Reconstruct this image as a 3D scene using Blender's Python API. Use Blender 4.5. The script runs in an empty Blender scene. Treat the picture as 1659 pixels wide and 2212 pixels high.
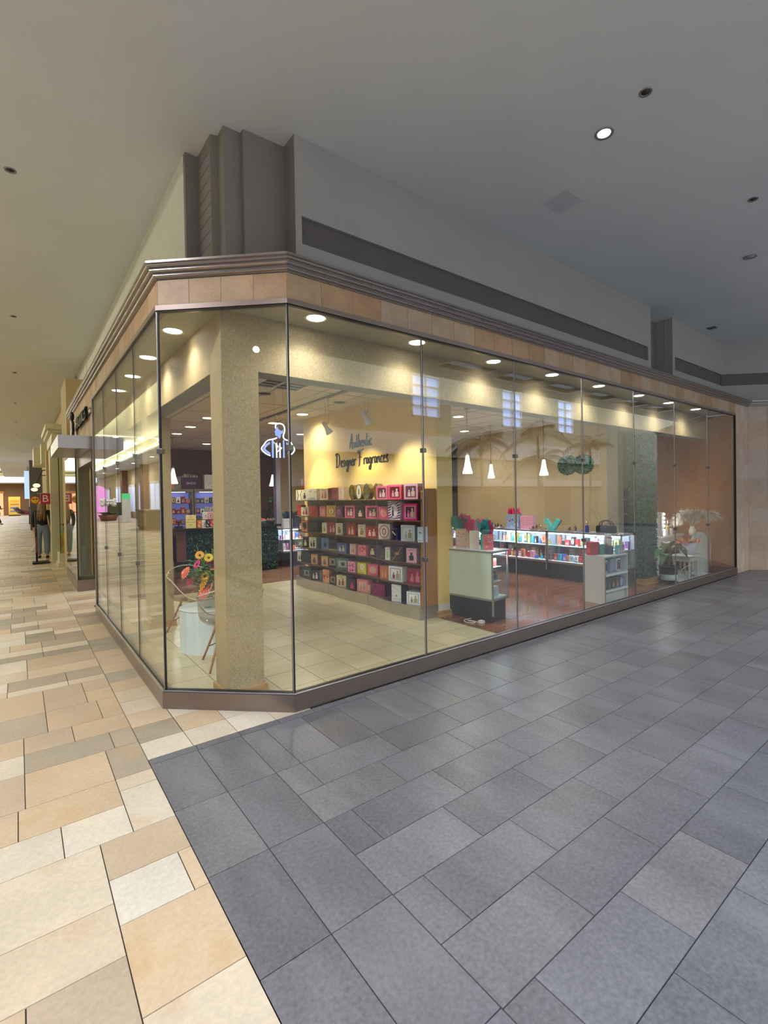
import bpy, bmesh, math, random
from mathutils import Vector, Matrix, Euler
S = bpy.context.scene
COL = S.collection
PI = math.pi
random.seed(11)

# ---------------------------------------------------------------- camera
def make_camera():
    yaw, pitch, roll, f = 0.66612, -0.01232, -0.01661, 1050.354
    fw = Vector((math.sin(yaw)*math.cos(pitch), math.cos(yaw)*math.cos(pitch), math.sin(pitch)))
    rt = Vector((math.cos(yaw), -math.sin(yaw), 0)); up = rt.cross(fw)
    r2 = math.cos(roll)*rt + math.sin(roll)*up; u2 = -math.sin(roll)*rt + math.cos(roll)*up
    cd = bpy.data.cameras.new('camera'); co = bpy.data.objects.new('camera', cd); COL.objects.link(co)
    m = Matrix((r2, u2, -fw)).transposed().to_4x4(); m.translation = Vector((-1.6091, -3.36902, 1.6))
    co.matrix_world = m
    cd.sensor_fit = 'HORIZONTAL'; cd.sensor_width = 36; cd.lens = 36*f/1659
    cd.shift_x = (829.5-863.808)/1659; cd.shift_y = (1086.01-1106)/1659
    cd.clip_start = .05; cd.clip_end = 300
    S.camera = co
make_camera()

def lin(c):
    c = [x/255 for x in c[:3]]
    return tuple((x/12.92 if x <= .04045 else ((x+.055)/1.055)**2.4) for x in c)

# ---------------------------------------------------------------- world, big lights, exposure
S.view_settings.view_transform = 'Standard'; S.view_settings.look = 'None'
S.view_settings.gamma = 1; S.view_settings.use_curve_mapping = False
S.view_settings.exposure = 0.0
S.cycles.transparent_max_bounces = 24; S.cycles.max_bounces = 10; S.cycles.diffuse_bounces = 4
S.cycles.caustics_reflective = False; S.cycles.caustics_refractive = False
W = bpy.data.worlds.new('world'); S.world = W; W.use_nodes = True
W.node_tree.nodes['Background'].inputs[0].default_value = (.55, .62, .80, 1)
W.node_tree.nodes['Background'].inputs[1].default_value = .38

def area(name, loc, rot, sx, sy, power, color, spread=PI):
    l = bpy.data.lights.new(name, 'AREA'); l.shape = 'RECTANGLE'; l.size = sx; l.size_y = sy
    l.energy = power; l.color = color; l.spread = spread
    o = bpy.data.objects.new(name, l); COL.objects.link(o); o.location = loc; o.rotation_euler = rot
    return o
def point(name, loc, power, color, r=.05):
    l = bpy.data.lights.new(name, 'POINT'); l.energy = power; l.color = color; l.shadow_soft_size = r
    o = bpy.data.objects.new(name, l); COL.objects.link(o); o.location = loc
    return o
def spot(name, loc, target, power, color, size=1.6, blend=.6, r=.04):
    l = bpy.data.lights.new(name, 'SPOT'); l.energy = power; l.color = color; l.spot_size = size; l.spot_blend = blend
    l.shadow_soft_size = r
    o = bpy.data.objects.new(name, l); COL.objects.link(o); o.location = loc
    o.rotation_euler = (Vector(target)-Vector(loc)).to_track_quat('-Z', 'Y').to_euler()
    return o
COOL = (.80, .88, 1.0); WARM = (1.0, .86, .62); NEUT = (1, .95, .86)
# daylight falling through the atrium roof beyond the grey concourse
area('atrium_daylight', (9, -8.4, 7.3), (0, 0, 0), 34, 4.6, 4100, COOL)
# added fill spots over the crossing behind and left of the camera
for cx_, cy_ in ((-3.2, -5), (-3.2, -2.4), (-3.2, .2), (-6, -5), (-6, -2.4), (-6, .2)):
    spot('crossing_fill_spot', (cx_, cy_, 4.6), (cx_, cy_, 0), 230, (.98, .98, 1), 2.7, .5, .06)
# the lit coffer over the beige concourse, near and far
# cove strips hidden behind the coffer lips, shining up and in
for sx, ry in ((-2.72, 2.45), (-6.30, -2.45)):
    area('cove_strip', (sx, 36, 4.86), (0, ry, 0), .12, 66, 950, (1, .98, .86))
area('coffer_skylight', (-4.5, 50, 5.42), (0, 0, 0), 3.4, 36, 420, COOL)
# daylight at the far end of the beige concourse
area('far_daylight', (-3, 72.6, 4.6), (0, 0, 0), 7, 4, 700, COOL)

# ---------------------------------------------------------------- materials
MATS = {}
def mat(name, color, rough=.5, metal=0., vary=0., scale=8., bump=0., bscale=40., emit=0., spec=.5, alpha=None, emitcol=None, coat=0.):
    if name in MATS: return MATS[name]
    m = bpy.data.materials.new(name); MATS[name] = m; m.use_nodes = True
    nt = m.node_tree; b = nt.nodes['Principled BSDF']; c = lin(color)
    b.inputs['Base Color'].default_value = (*c, 1); b.inputs['Roughness'].default_value = rough
    b.inputs['Metallic'].default_value = metal; b.inputs['Specular IOR Level'].default_value = spec
    b.inputs['Coat Weight'].default_value = coat
    tc = nt.nodes.new('ShaderNodeTexCoord')
    n = nt.nodes.new('ShaderNodeTexNoise'); n.inputs['Scale'].default_value = scale; n.inputs['Detail'].default_value = 4
    nt.links.new(tc.outputs['Object'], n.inputs['Vector'])
    r = nt.nodes.new('ShaderNodeMapRange'); v = max(vary, .03)
    r.inputs['From Min'].default_value = .3; r.inputs['From Max'].default_value = .7
    r.inputs['To Min'].default_value = 1-v; r.inputs['To Max'].default_value = 1+v
    nt.links.new(n.outputs['Fac'], r.inputs['Value'])
    x = nt.nodes.new('ShaderNodeVectorMath'); x.operation = 'SCALE'; x.inputs[0].default_value = c
    nt.links.new(r.outputs[0], x.inputs['Scale']); nt.links.new(x.outputs[0], b.inputs['Base Color'])
    if bump:
        n2 = nt.nodes.new('ShaderNodeTexNoise'); n2.inputs['Scale'].default_value = bscale; n2.inputs['Detail'].default_value = 5
        nt.links.new(tc.outputs['Object'], n2.inputs['Vector'])
        bp = nt.nodes.new('ShaderNodeBump'); bp.inputs['Strength'].default_value = bump; bp.inputs['Distance'].default_value = .01
        nt.links.new(n2.outputs['Fac'], bp.inputs['Height']); nt.links.new(bp.outputs[0], b.inputs['Normal'])
    if emit:
        b.inputs['Emission Color'].default_value = (*lin(emitcol or color), 1); b.inputs['Emission Strength'].default_value = emit
    return m
def flat(c, rough=.45):
    return mat('paint_%02x%02x%02x_%d' % (int(c[0]), int(c[1]), int(c[2]), int(rough*100)), c, rough)
def glass(name, tint=(.975, .985, .965), rough=0., ior=1.5):
    if name in MATS: return MATS[name]
    m = bpy.data.materials.new(name); MATS[name] = m; m.use_nodes = True; nt = m.node_tree
    for nd in list(nt.nodes): nt.nodes.remove(nd)
    o = nt.nodes.new('ShaderNodeOutputMaterial'); mx = nt.nodes.new('ShaderNodeMixShader')
    fr = nt.nodes.new('ShaderNodeFresnel'); fr.inputs['IOR'].default_value = ior
    g = nt.nodes.new('ShaderNodeNewGeometry'); # same reflectance from both sides of the sheet
    t = nt.nodes.new('ShaderNodeBsdfTransparent'); t.inputs[0].default_value = (*tint, 1)
    gl = nt.nodes.new('ShaderNodeBsdfGlossy'); gl.inputs['Roughness'].default_value = rough; gl.inputs[0].default_value = (1, 1, 1, 1)
    mi = nt.nodes.new('ShaderNodeMix'); mi.data_type = 'FLOAT'
    fr2 = nt.nodes.new('ShaderNodeFresnel'); fr2.inputs['IOR'].default_value = 1/ior if False else ior
    vt = nt.nodes.new('ShaderNodeVectorMath'); vt.operation = 'SCALE'
    sg = nt.nodes.new('ShaderNodeMapRange'); sg.inputs['To Min'].default_value = 1; sg.inputs['To Max'].default_value = 1/(ior*ior)
    # Fresnel on a back face inverts the IOR; feed it the reciprocal so both faces read as outer surfaces
    nt.links.new(g.outputs['Backfacing'], sg.inputs['Value'])
    ml = nt.nodes.new('ShaderNodeMath'); ml.operation = 'MULTIPLY'; ml.inputs[0].default_value = ior
    nt.links.new(sg.outputs[0], ml.inputs[1]); nt.links.new(ml.outputs[0], fr.inputs['IOR'])
    nt.links.new(fr.outputs[0], mx.inputs[0]); nt.links.new(t.outputs[0], mx.inputs[1]); nt.links.new(gl.outputs[0], mx.inputs[2])
    nt.links.new(mx.outputs[0], o.inputs[0])
    for nd in (mi, fr2, vt): nt.nodes.remove(nd)
    return m
def emis(name, color, strength):
    return mat(name, color, .5, emit=strength)
def wood(name, c1, c2, rough=.4, scale=1., axis=2):
    if name in MATS: return MATS[name]
    m = mat(name, c1, rough); nt = m.node_tree; b = nt.nodes['Principled BSDF']
    tc = nt.nodes.new('ShaderNodeTexCoord'); mp = nt.nodes.new('ShaderNodeMapping')
    s = [14*scale]*3; s[axis] = 1.2*scale; mp.inputs['Scale'].default_value = s
    n = nt.nodes.new('ShaderNodeTexNoise'); n.inputs['Scale'].default_value = 3; n.inputs['Detail'].default_value = 6
    cr = nt.nodes.new('ShaderNodeValToRGB'); cr.color_ramp.elements[0].position = .3; cr.color_ramp.elements[1].position = .7
    cr.color_ramp.elements[0].color = (*lin(c1), 1); cr.color_ramp.elements[1].color = (*lin(c2), 1)
    nt.links.new(tc.outputs['Object'], mp.inputs[0]); nt.links.new(mp.outputs[0], n.inputs['Vector'])
    nt.links.new(n.outputs['Fac'], cr.inputs[0]); nt.links.new(cr.outputs[0], b.inputs['Base Color'])
    return m
def tone_mat(name, ramp, rough, scale, amount, streak=None, spec=.5, bump=.0, blot=None):
    """tiles: each face carries its own tone, picked through a ramp, with mottling on top"""
    m = mat(name, (128, 128, 128), rough, spec=spec); nt = m.node_tree; b = nt.nodes['Principled BSDF']
    at = nt.nodes.new('ShaderNodeAttribute'); at.attribute_name = 'tone'
    cr = nt.nodes.new('ShaderNodeValToRGB'); cr.color_ramp.interpolation = 'LINEAR'
    while len(cr.color_ramp.elements) < len(ramp): cr.color_ramp.elements.new(.5)
    for i, c in enumerate(ramp):
        cr.color_ramp.elements[i].position = i/(len(ramp)-1); cr.color_ramp.elements[i].color = (*lin(c), 1)
    nt.links.new(at.outputs['Fac'], cr.inputs[0])
    tc = nt.nodes.new('ShaderNodeTexCoord'); mp = nt.nodes.new('ShaderNodeMapping')
    mp.inputs['Scale'].default_value = streak or (1, 1, 1)
    # shift the mottling tile by tile so no pattern runs across a joint
    off = nt.nodes.new('ShaderNodeVectorMath'); off.operation = 'SCALE'; off.inputs[0].default_value = (37, 53, 11)
    nt.links.new(at.outputs['Fac'], off.inputs['Scale']); nt.links.new(off.outputs[0], mp.inputs['Location'])
    nt.links.new(tc.outputs['Object'], mp.inputs[0])
    n = nt.nodes.new('ShaderNodeTexNoise'); n.inputs['Scale'].default_value = scale; n.inputs['Detail'].default_value = 8; n.inputs['Roughness'].default_value = .65
    nt.links.new(mp.outputs[0], n.inputs['Vector'])
    f = nt.nodes.new('ShaderNodeTexNoise'); f.inputs['Scale'].default_value = scale*22; f.inputs['Detail'].default_value = 5
    nt.links.new(tc.outputs['Object'], f.inputs['Vector'])
    ad = nt.nodes.new('ShaderNodeMath'); ad.operation = 'MULTIPLY_ADD'; ad.inputs[1].default_value = .7
    nt.links.new(f.outputs['Fac'], ad.inputs[0]); nt.links.new(n.outputs['Fac'], ad.inputs[2])
    mr = nt.nodes.new('ShaderNodeMapRange'); mr.inputs['From Min'].default_value = .6; mr.inputs['From Max'].default_value = 1.1
    mr.inputs['To Min'].default_value = 1-amount; mr.inputs['To Max'].default_value = 1+amount
    nt.links.new(ad.outputs[0], mr.inputs['Value'])
    mu = nt.nodes.new('ShaderNodeVectorMath'); mu.operation = 'SCALE'
    nt.links.new(cr.outputs[0], mu.inputs[0]); nt.links.new(mr.outputs[0], mu.inputs['Scale'])
    last = mu.outputs[0]
    if blot:
        n3 = nt.nodes.new('ShaderNodeTexNoise'); n3.inputs['Scale'].default_value = scale*1.6; n3.inputs['Detail'].default_value = 9
        nt.links.new(mp.outputs[0], n3.inputs['Vector'])
        r3 = nt.nodes.new('ShaderNodeMapRange'); r3.inputs['From Min'].default_value = .6; r3.inputs['From Max'].default_value = .75; r3.inputs['To Max'].default_value = .4
        nt.links.new(n3.outputs['Fac'], r3.inputs['Value'])
        mx = nt.nodes.new('ShaderNodeMix'); mx.data_type = 'RGBA'; mx.inputs[7].default_value = (*lin(blot), 1)
        nt.links.new(r3.outputs[0], mx.inputs[0]); nt.links.new(last, mx.inputs[6]); last = mx.outputs[2]
    nt.links.new(last, b.inputs['Base Color'])
    if bump:
        bp = nt.nodes.new('ShaderNodeBump'); bp.inputs['Strength'].default_value = bump; bp.inputs['Distance'].default_value = .004
        nt.links.new(ad.outputs[0], bp.inputs['Height']); nt.links.new(bp.outputs[0], b.inputs['Normal'])
    return m
def wallpaper(name, base, swirl):
    """beige wallpaper with a fine light squiggle"""
    m = mat(name, base, .7); nt = m.node_tree; b = nt.nodes['Principled BSDF']
    tc = nt.nodes.new('ShaderNodeTexCoord'); n = nt.nodes.new('ShaderNodeTexNoise'); n.inputs['Scale'].default_value = 25
    n.inputs['Detail'].default_value = 2; n.inputs['Distortion'].default_value = 2.5
    nt.links.new(tc.outputs['Object'], n.inputs['Vector'])
    cr = nt.nodes.new('ShaderNodeValToRGB'); e = cr.color_ramp.elements
    e[0].position = .43; e[0].color = (*lin(base), 1); e[1].position = .5; e[1].color = (*lin(swirl), 1)
    e2 = cr.color_ramp.elements.new(.57); e2.color = (*lin(base), 1)
    nt.links.new(n.outputs['Fac'], cr.inputs[0]); nt.links.new(cr.outputs[0], b.inputs['Base Color'])
    return m

M_BEIGE = tone_mat('limestone_tile', [(154, 144, 129), (174, 160, 142), (193, 172, 146), (200, 177, 148), (206, 193, 173), (212, 204, 192)], .38, 2.2, .14, blot=(190, 150, 100), spec=.4)
M_GREY = tone_mat('slate_tile', [(103, 103, 109), (108, 108, 115), (112, 112, 119), (114, 113, 117)], .33, 2.6, .36, streak=(1.0, .3, 1), bump=.15)
M_GROUT = mat('dark_grout', (62, 50, 48), .8)
M_GGROUT = mat('grey_grout', (52, 50, 56), .8)
M_SHOPT = tone_mat('shop_floor_tile', [(190, 180, 148), (194, 184, 152), (198, 188, 156)], .25, 2., .08)
M_SGROUT = mat('shop_grout', (84, 72, 56), .7)
M_CEIL = mat('ceiling_paint', (216, 221, 223), .75, vary=.03, scale=1.2, bump=.05, bscale=60)
M_BULK = mat('bulkhead_paint', (176, 173, 172), .7, vary=.02, scale=2, bump=.06, bscale=90)
M_CLUST = mat('pilaster_paint', (140, 134, 130), .7, vary=.02)
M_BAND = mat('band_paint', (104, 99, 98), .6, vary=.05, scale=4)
M_STONE = tone_mat('stone_wall_tile', [(168, 134, 102), (180, 146, 112), (188, 160, 130), (184, 162, 140)], .5, 5., .20, blot=(176, 142, 110))
M_STONE_LIT = tone_mat('lit_stone_wall_tile', [(196, 168, 148), (206, 180, 158), (200, 178, 164), (210, 188, 170)], .5, 4., .16, blot=(186, 152, 122))  # fascia stone again, its tones lightened in place of light on this wall
M_STJ = mat('stone_joint', (205, 195, 180), .7)
M_BRONZE = mat('bronze_metal', (142, 128, 122), .32, metal=.85, vary=.03)
M_SILVER = mat('silver_metal', (176, 172, 178), .3, metal=.9)
M_CORN = mat('cornice_metal', (160, 152, 150), .26, metal=.9)
M_STEEL = mat('brushed_steel', (192, 187, 180), .33, metal=.85, vary=.08, scale=3)
M_BLACK = mat('black_rubber', (14, 14, 16), .4)
M_WP = wallpaper('swirl_wallpaper', (174, 154, 117), (198, 181, 145))
M_WPL = mat('plain_beige_wall', (178, 158, 120), .6, vary=.03)
M_YEL = mat('yellow_wall', (224, 194, 118), .65, vary=.02)
M_TAN = mat('tan_wall', (186, 165, 124), .65, vary=.03)
M_BROWN = mat('brown_wall', (176, 118, 60), .65, vary=.03)
M_DBROWN = mat('dark_brown_wall', (116, 76, 50), .65)
M_ICEIL = mat('shop_ceiling', (214, 208, 196), .8)
M_SOFF = mat('soffit_paint', (178, 174, 150), .6)
M_TRIM = wood('oak_baseboard', (188, 150, 98), (168, 128, 80), .45, axis=0)
M_GLASS = glass('storefront_glass')
M_CGL = glass('case_glass', (.95, .98, .99))
M_WHITE = mat('white_laminate', (208, 216, 216), .4)
M_BLK = mat('black_laminate', (26, 24, 30), .4)
M_ALU = mat('aluminium_frame', (165, 165, 170), .3, metal=.8)
M_LED = emis('led_strip', (215, 232, 255), 6)
M_BULB = emis('lamp_glow', (255, 250, 240), 14)
M_BULBW = emis('warm_lamp_glow', (255, 236, 190), 7)
M_SHADE = emis('frosted_shade', (240, 246, 255), 3.2)
M_WM = mat('white_metal', (215, 212, 206), .4)
M_SKYP = emis('sky_pane', (190, 210, 255), 2.2)

# ---------------------------------------------------------------- mesh builder
class MB:
    def __init__(s):
        s.v = []; s.f = []; s.mi = []; s.mats = []; s.tone = []; s.T = Matrix.Identity(4); s.sm = []
    def at(s, loc=(0, 0, 0), rz=0, rx=0, ry=0, sc=1):
        s.T = Matrix.Translation(loc) @ Euler((rx, ry, rz)).to_matrix().to_4x4() @ Matrix.Scale(sc, 4); return s
    def m(s, mt):
        if mt is None: return 0
        if mt not in s.mats: s.mats.append(mt)
        return s.mats.index(mt)
    def add(s, vs, fs, mt=None, tone=0., smooth=False):
        o = len(s.v); k = s.m(mt)
        for p in vs: s.v.append(tuple(s.T @ Vector(p)))
        for f in fs: s.f.append([o+i for i in f]); s.mi.append(k); s.tone.append(tone); s.sm.append(smooth)
        return s
    def poly(s, pts, mt=None, tone=0.): return s.add(pts, [list(range(len(pts)))], mt, tone)
    def box(s, a, b, mt=None, tone=0.):
        x0, y0, z0 = a; x1, y1, z1 = b
        v = [(x0, y0, z0), (x1, y0, z0), (x1, y1, z0), (x0, y1, z0), (x0, y0, z1), (x1, y0, z1), (x1, y1, z1), (x0, y1, z1)]
        return s.add(v, [(3, 2, 1, 0), (4, 5, 6, 7), (0, 1, 5, 4), (1, 2, 6, 5), (2, 3, 7, 6), (3, 0, 4, 7)], mt, tone)
    def prism(s, pts, z0, z1, mt=None, tone=0., cap=True, smooth=False):
        n = len(pts); v = [(x, y, z0) for x, y in pts]+[(x, y, z1) for x, y in pts]
        s.add(v, [(i, (i+1) % n, n+(i+1) % n, n+i) for i in range(n)], mt, tone, smooth)
        if cap: s.add(v, [list(range(n-1, -1, -1)), list(range(n, 2*n))], mt, tone)
        return s
    def lathe(s, prof, n=24, mt=None, c=(0, 0), smooth=True):
        v = []; k = len(prof)
        for i in range(n):
            a = 2*PI*i/n
            for r, z in prof: v.append((c[0]+r*math.cos(a), c[1]+r*math.sin(a), z))
        f = []
        for i in range(n):
            j = (i+1) % n
            for q in range(k-1): f.append((i*k+q, j*k+q, j*k+q+1, i*k+q+1))
        return s.add(v, f, mt, 0, smooth)
    def cyl(s, c, r, z0, z1, n=16, mt=None, smooth=True):
        return s.lathe([(.0001, z0), (r, z0), (r, z0+1e-4), (r, z1-1e-4), (r, z1), (.0001, z1)], n, mt, (c[0], c[1]), False if n < 10 else False) if not smooth else s.lathe([(.0001, z0), (r, z0), (r, z1), (.0001, z1)], n, mt, (c[0], c[1]), False)
    def tube(s, pts, r, n=8, mt=None, closed=False, smooth=True):
        pts = [Vector(p) for p in pts]; k = len(pts); v = []
        rs = r if isinstance(r, (list, tuple)) else [r]*k
        pn = None
        for i, p in enumerate(pts):
            if closed: d = (pts[(i+1) % k]-pts[i-1])
            else: d = pts[min(i+1, k-1)]-pts[max(i-1, 0)]
            if d.length < 1e-9: d = Vector((0, 0, 1))
            d.normalize()
            if pn is None:
                a = Vector((0, 0, 1)) if abs(d.z) < .9 else Vector((1, 0, 0)); pn = d.cross(a).normalized()
            else:
                pn = (pn-d*pn.dot(d)); pn = pn.normalized() if pn.length > 1e-6 else d.orthogonal().normalized()
            bn = d.cross(pn)
            for j in range(n):
                a = 2*PI*j/n; v.append(tuple(p+(pn*math.cos(a)+bn*math.sin(a))*rs[i]))
        f = []
        for i in range(k if closed else k-1):
            for j in range(n):
                i2 = (i+1) % k; f.append((i*n+j, i*n+(j+1) % n, i2*n+(j+1) % n, i2*n+j))
        if not closed: f.append(list(range(n-1, -1, -1))); f.append([(k-1)*n+j for j in range(n)])
        return s.add(v, f, mt, 0, smooth)
    def ball(s, c, r, mt=None, n=12, sq=(1, 1, 1)):
        m = max(4, n//2); v = []; f = []
        for i in range(m+1):
            t = PI*i/m
            for j in range(n):
                a = 2*PI*j/n; v.append((c[0]+r*sq[0]*math.sin(t)*math.cos(a), c[1]+r*sq[1]*math.sin(t)*math.sin(a), c[2]+r*sq[2]*math.cos(t)))
        for i in range(m):
            for j in range(n): f.append((i*n+j, (i+1)*n+j, (i+1)*n+(j+1) % n, i*n+(j+1) % n))
        return s.add(v, f, mt, 0, True)
    def build(s, name, mt=None, parent=None, loc=None, rz=0, bevel=0, tone=False):
        me = bpy.data.meshes.new(name)
        if loc is not None and parent is None:
            inv = Matrix.Identity(4)
        me.from_pydata(s.v, [], s.f)
        mats = s.mats or [mt]
        for x in mats: me.materials.append(x or mt)
        me.polygons.foreach_set('material_index', s.mi); me.polygons.foreach_set('use_smooth', s.sm)
        if tone:
            a = me.attributes.new('tone', 'FLOAT', 'FACE'); a.data.foreach_set('value', s.tone)
        me.validate(); me.update()
        o = bpy.data.objects.new(name, me); COL.objects.link(o)
        if loc is not None: o.location = loc
        o.rotation_euler.z = rz
        if parent: o.parent = parent
        if bevel:
            b = o.modifiers.new('bevel', 'BEVEL'); b.width = bevel; b.segments = 2; b.limit_method = 'ANGLE'
        return o
def tag(o, label, cat, group=None, kind=None):
    o['label'] = label; o['category'] = cat
    if group: o['group'] = group
    if kind: o['kind'] = kind
    return o
def struct(o): o['kind'] = 'structure'; return o
def thing(name, label, cat, loc=(0, 0, 0), rz=0, group=None):
    o = bpy.data.objects.new(name, None); COL.objects.link(o); o.location = loc; o.rotation_euler.z = rz
    o.empty_display_size = .1
    return tag(o, label, cat, group)
def tree_copy(o, parent=None):
    c = o.copy(); COL.objects.link(c); c.parent = parent
    for ch in list(o.children): tree_copy(ch, c)
    return c
def cr_spline(pts, k=5):
    P = [Vector(p) for p in pts]
    if len(P) < 3: return P
    out = []
    for i in range(len(P)-1):
        a = P[max(i-1, 0)]; b = P[i]; c = P[i+1]; d = P[min(i+2, len(P)-1)]
        for j in range(k):
            t = j/k
            out.append(.5*((2*b)+(-a+c)*t+(2*a-5*b+4*c-d)*t*t+(-a+3*b-3*c+d)*t*t*t))
    out.append(P[-1]); return out
def text(name, body, size, extrude, m, loc, rot, parent=None, align='CENTER', sx=1):
    c = bpy.data.curves.new(name, 'FONT'); c.body = body; c.size = size; c.extrude = extrude
    c.align_x = align; c.align_y = 'CENTER'; c.materials.append(m)
    o = bpy.data.objects.new(name, c); COL.objects.link(o); o.location = loc; o.rotation_euler = rot; o.scale = (sx, 1, 1)
    bpy.context.view_layer.update()
    me = bpy.data.meshes.new_from_object(o.evaluated_get(bpy.context.evaluated_depsgraph_get())); me.name = name
    p = bpy.data.objects.new(name, me); COL.objects.link(p); p.location = loc; p.rotation_euler = rot; p.scale = (sx, 1, 1)
    bpy.data.objects.remove(o)
    if parent: p.parent = parent
    return p
# ================================================================ STRUCTURE
GX, GY = -.734, .7115      # the left glass plane and the chamfer's far corner
# ---- floors -----------------------------------------------------
def beige_floor():
    mb = MB(); g = .0022; rnd = random.Random(5)
    def t(x0, y0, x1, y1, tone=None):
        mb.box((x0+g, y0+g, -.01), (x1-g, y1-g, 0), M_BEIGE, rnd.random() if tone is None else tone)
    # near tiles, laid as they lie: (x0, y0, x1, y1, tone)
    near = [(-1.20, -.16, -1.01, .255, .15), (-1.20, -.305, -1.01, -.16, .75), (-1.20, -.72, -1.01, -.305, .85),
            (-1.61, -.16, -1.20, .255, .5), (-1.64, -.45, -1.20, -.16, .55), (-1.475, -.72, -1.20, -.45, .9), (-1.8, -.72, -1.475, -.45, .85),
            (-1.34, -1.0, -1.01, -.72, .35), (-1.34, -1.277, -1.069, -1.0, .95), (-1.069, -1.277, -1.01, -1.0, .62),
            (-1.34, -1.695, -1.01, -1.277, .6), (-1.9, -1.142, -1.34, -.72, .8), (-1.9, -1.425, -1.34, -1.142, .72),
            (-1.622, -1.9, -1.34, -1.425, .28), (-1.34, -2.1, -1.01, -1.695, .78), (-1.9, -1.6, -1.622, -1.425, .55), (-1.9, -1.9, -1.622, -1.6, .66),
            (-1.145, .255, -1.01, .53, .2), (-1.61, .255, -1.145, .53, .12), (-1.34, .53, -1.01, .81, .45), (-1.61, .53, -1.34, .81, .3),
            (-1.75, -.16, -1.61, .255, .3), (-1.9, -.16, -1.75, .255, .5), (-1.9, .255, -1.61, .53, .85), (-1.9, .53, -1.61, .81, .4),
            (-1.8, -.45, -1.64, -.16, .45), (-1.9, -.45, -1.8, -.16, .4), (-1.9, -.72, -1.8, -.45, .6),
            (-1.145, .81, -1.01, 1.22, .55), (-1.475, .81, -1.145, 1.22, .4), (-1.9, .81, -1.475, 1.22, .2),
            (-1.2, 1.22, -1.01, 1.5, .5), (-1.475, 1.22, -1.2, 1.76, .3), (-1.9, 1.22, -1.475, 1.76, .42), (-1.2, 1.5, -1.01, 1.76, .35)]
    for a in near: t(*a)
    y = -2.1
    while y > -6: # beneath and behind the camera
        y1 = y-.28
        x = -7
        while x < -1.01:
            w = rnd.choice([.28, .42, .56]); x2 = min(x+w, -1.01)
            if y < -1.9+.01 or x2 < -1.9: t(x, y1, x2, y)
            x = x2
        y = y1
    # ashlar bands further off: strips across, broken at random lengths
    y = 1.76
    while y < 84:
        big = y > 30
        h = rnd.choice([.14, .28, .28, .42]) if not big else .56
        x = -1.01
        while x > -8.2:
            w = rnd.choice([.28, .42, .42, .56]) if not big else rnd.choice([.56, .84, 1.12])
            x2 = max(x-w, -8.3)
            if h >= .4 and rnd.random() < .4 and not big:
                t(x2, y, x, y+h*.5); t(x2, y+h*.5, x, y+h)
            else: t(x2, y, x, y+h)
            x = x2
        y += h
    y = -1.9
    while y < 1.7:
        x = -1.9
        while x > -8.2:
            w = rnd.choice([.28, .42, .56]); t(max(x-w, -8.3), y, x, y+.28); x -= w
        y += .28
    # the strip between the long joint and the glass
    y = .21; rows = []
    ys = [.21, .49, .75]
    while ys[-1] < 84: ys.append(ys[-1]+(.28 if ys[-1] < 30 else .56))
    for a, b in zip(ys, ys[1:]):
        if a < 4.75: t(-1.01, a, -.742, b)
        else: t(-1.01, a, -.40, b)
    for x0, x1, tn in ((-1.01, -.74, .9), (-.74, -.45, .85), (-.45, -.17, .95), (-.17, .11, .8)): t(x0, -.045, x1, .21, tn)
    t(-.74, .21, -.45, .49, .55); t(-.45, .21, -.17, .49, .9); t(-.74, .49, -.45, .77, .9)
    o = mb.build('floor', tone=True); struct(o)
    gb = MB(); gb.box((-8.4, -6, -.05), (-1.0, 84, -.004), M_GROUT); gb.box((-1.0, -.045, -.05), (.3, 1.2, -.004), M_GROUT); gb.box((-1.0, 1.2, -.05), (-.45, 84, -.004), M_GROUT)
    struct(gb.build('floor_grout_beige'))
beige_floor()
def grey_floor():
    mb = MB(); g = .0022; rnd = random.Random(9)
    def t(x0, y0, x1, y1):
        mb.box((x0+g, y0+g, -.01), (x1-g, y1-g, 0), M_GREY, rnd.random())
    # narrow closer strip, then the border of two runs
    x = -1.01
    while x < 11.5:
        t(x, -.12, x+.281, -.045); x += .281
    y = -.12; ys = [-.12, -.69, -1.25, -1.81, -2.37, -2.93, -3.49, -4.05, -4.61, -5.17, -5.73]
    for a, b in zip(ys, ys[1:]):
        t(-1.01, b, -.737, a); t(-.737, b, -.455, a)
    x = -.455
    t(-.455, -.69, -.295, -.12); x = -.295
    while x < 22: t(x, -.69, x+.281, -.12); x += .281
    r = 0; y = -.69
    while y > -11:
        off = -.295 if r % 2 == 0 else .078
        if r % 2 == 0: t(-.455, y-.281, -.295, y)
        else: t(-.455, y-.281, .078, y)
        x = off
        while x < 22: t(x, y-.281, x+.558, y); x += .558
        y -= .281; r += 1
    o = mb.build('floor', tone=True); struct(o)
    gb = MB(); gb.box((-1.012, -11.2, -.05), (23, -.045, -.004), M_GGROUT); gb.box((9.2, -.06, -.05), (23, .5, -.003), M_GREY); struct(gb.build('floor_grout_grey'))
grey_floor()
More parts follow.
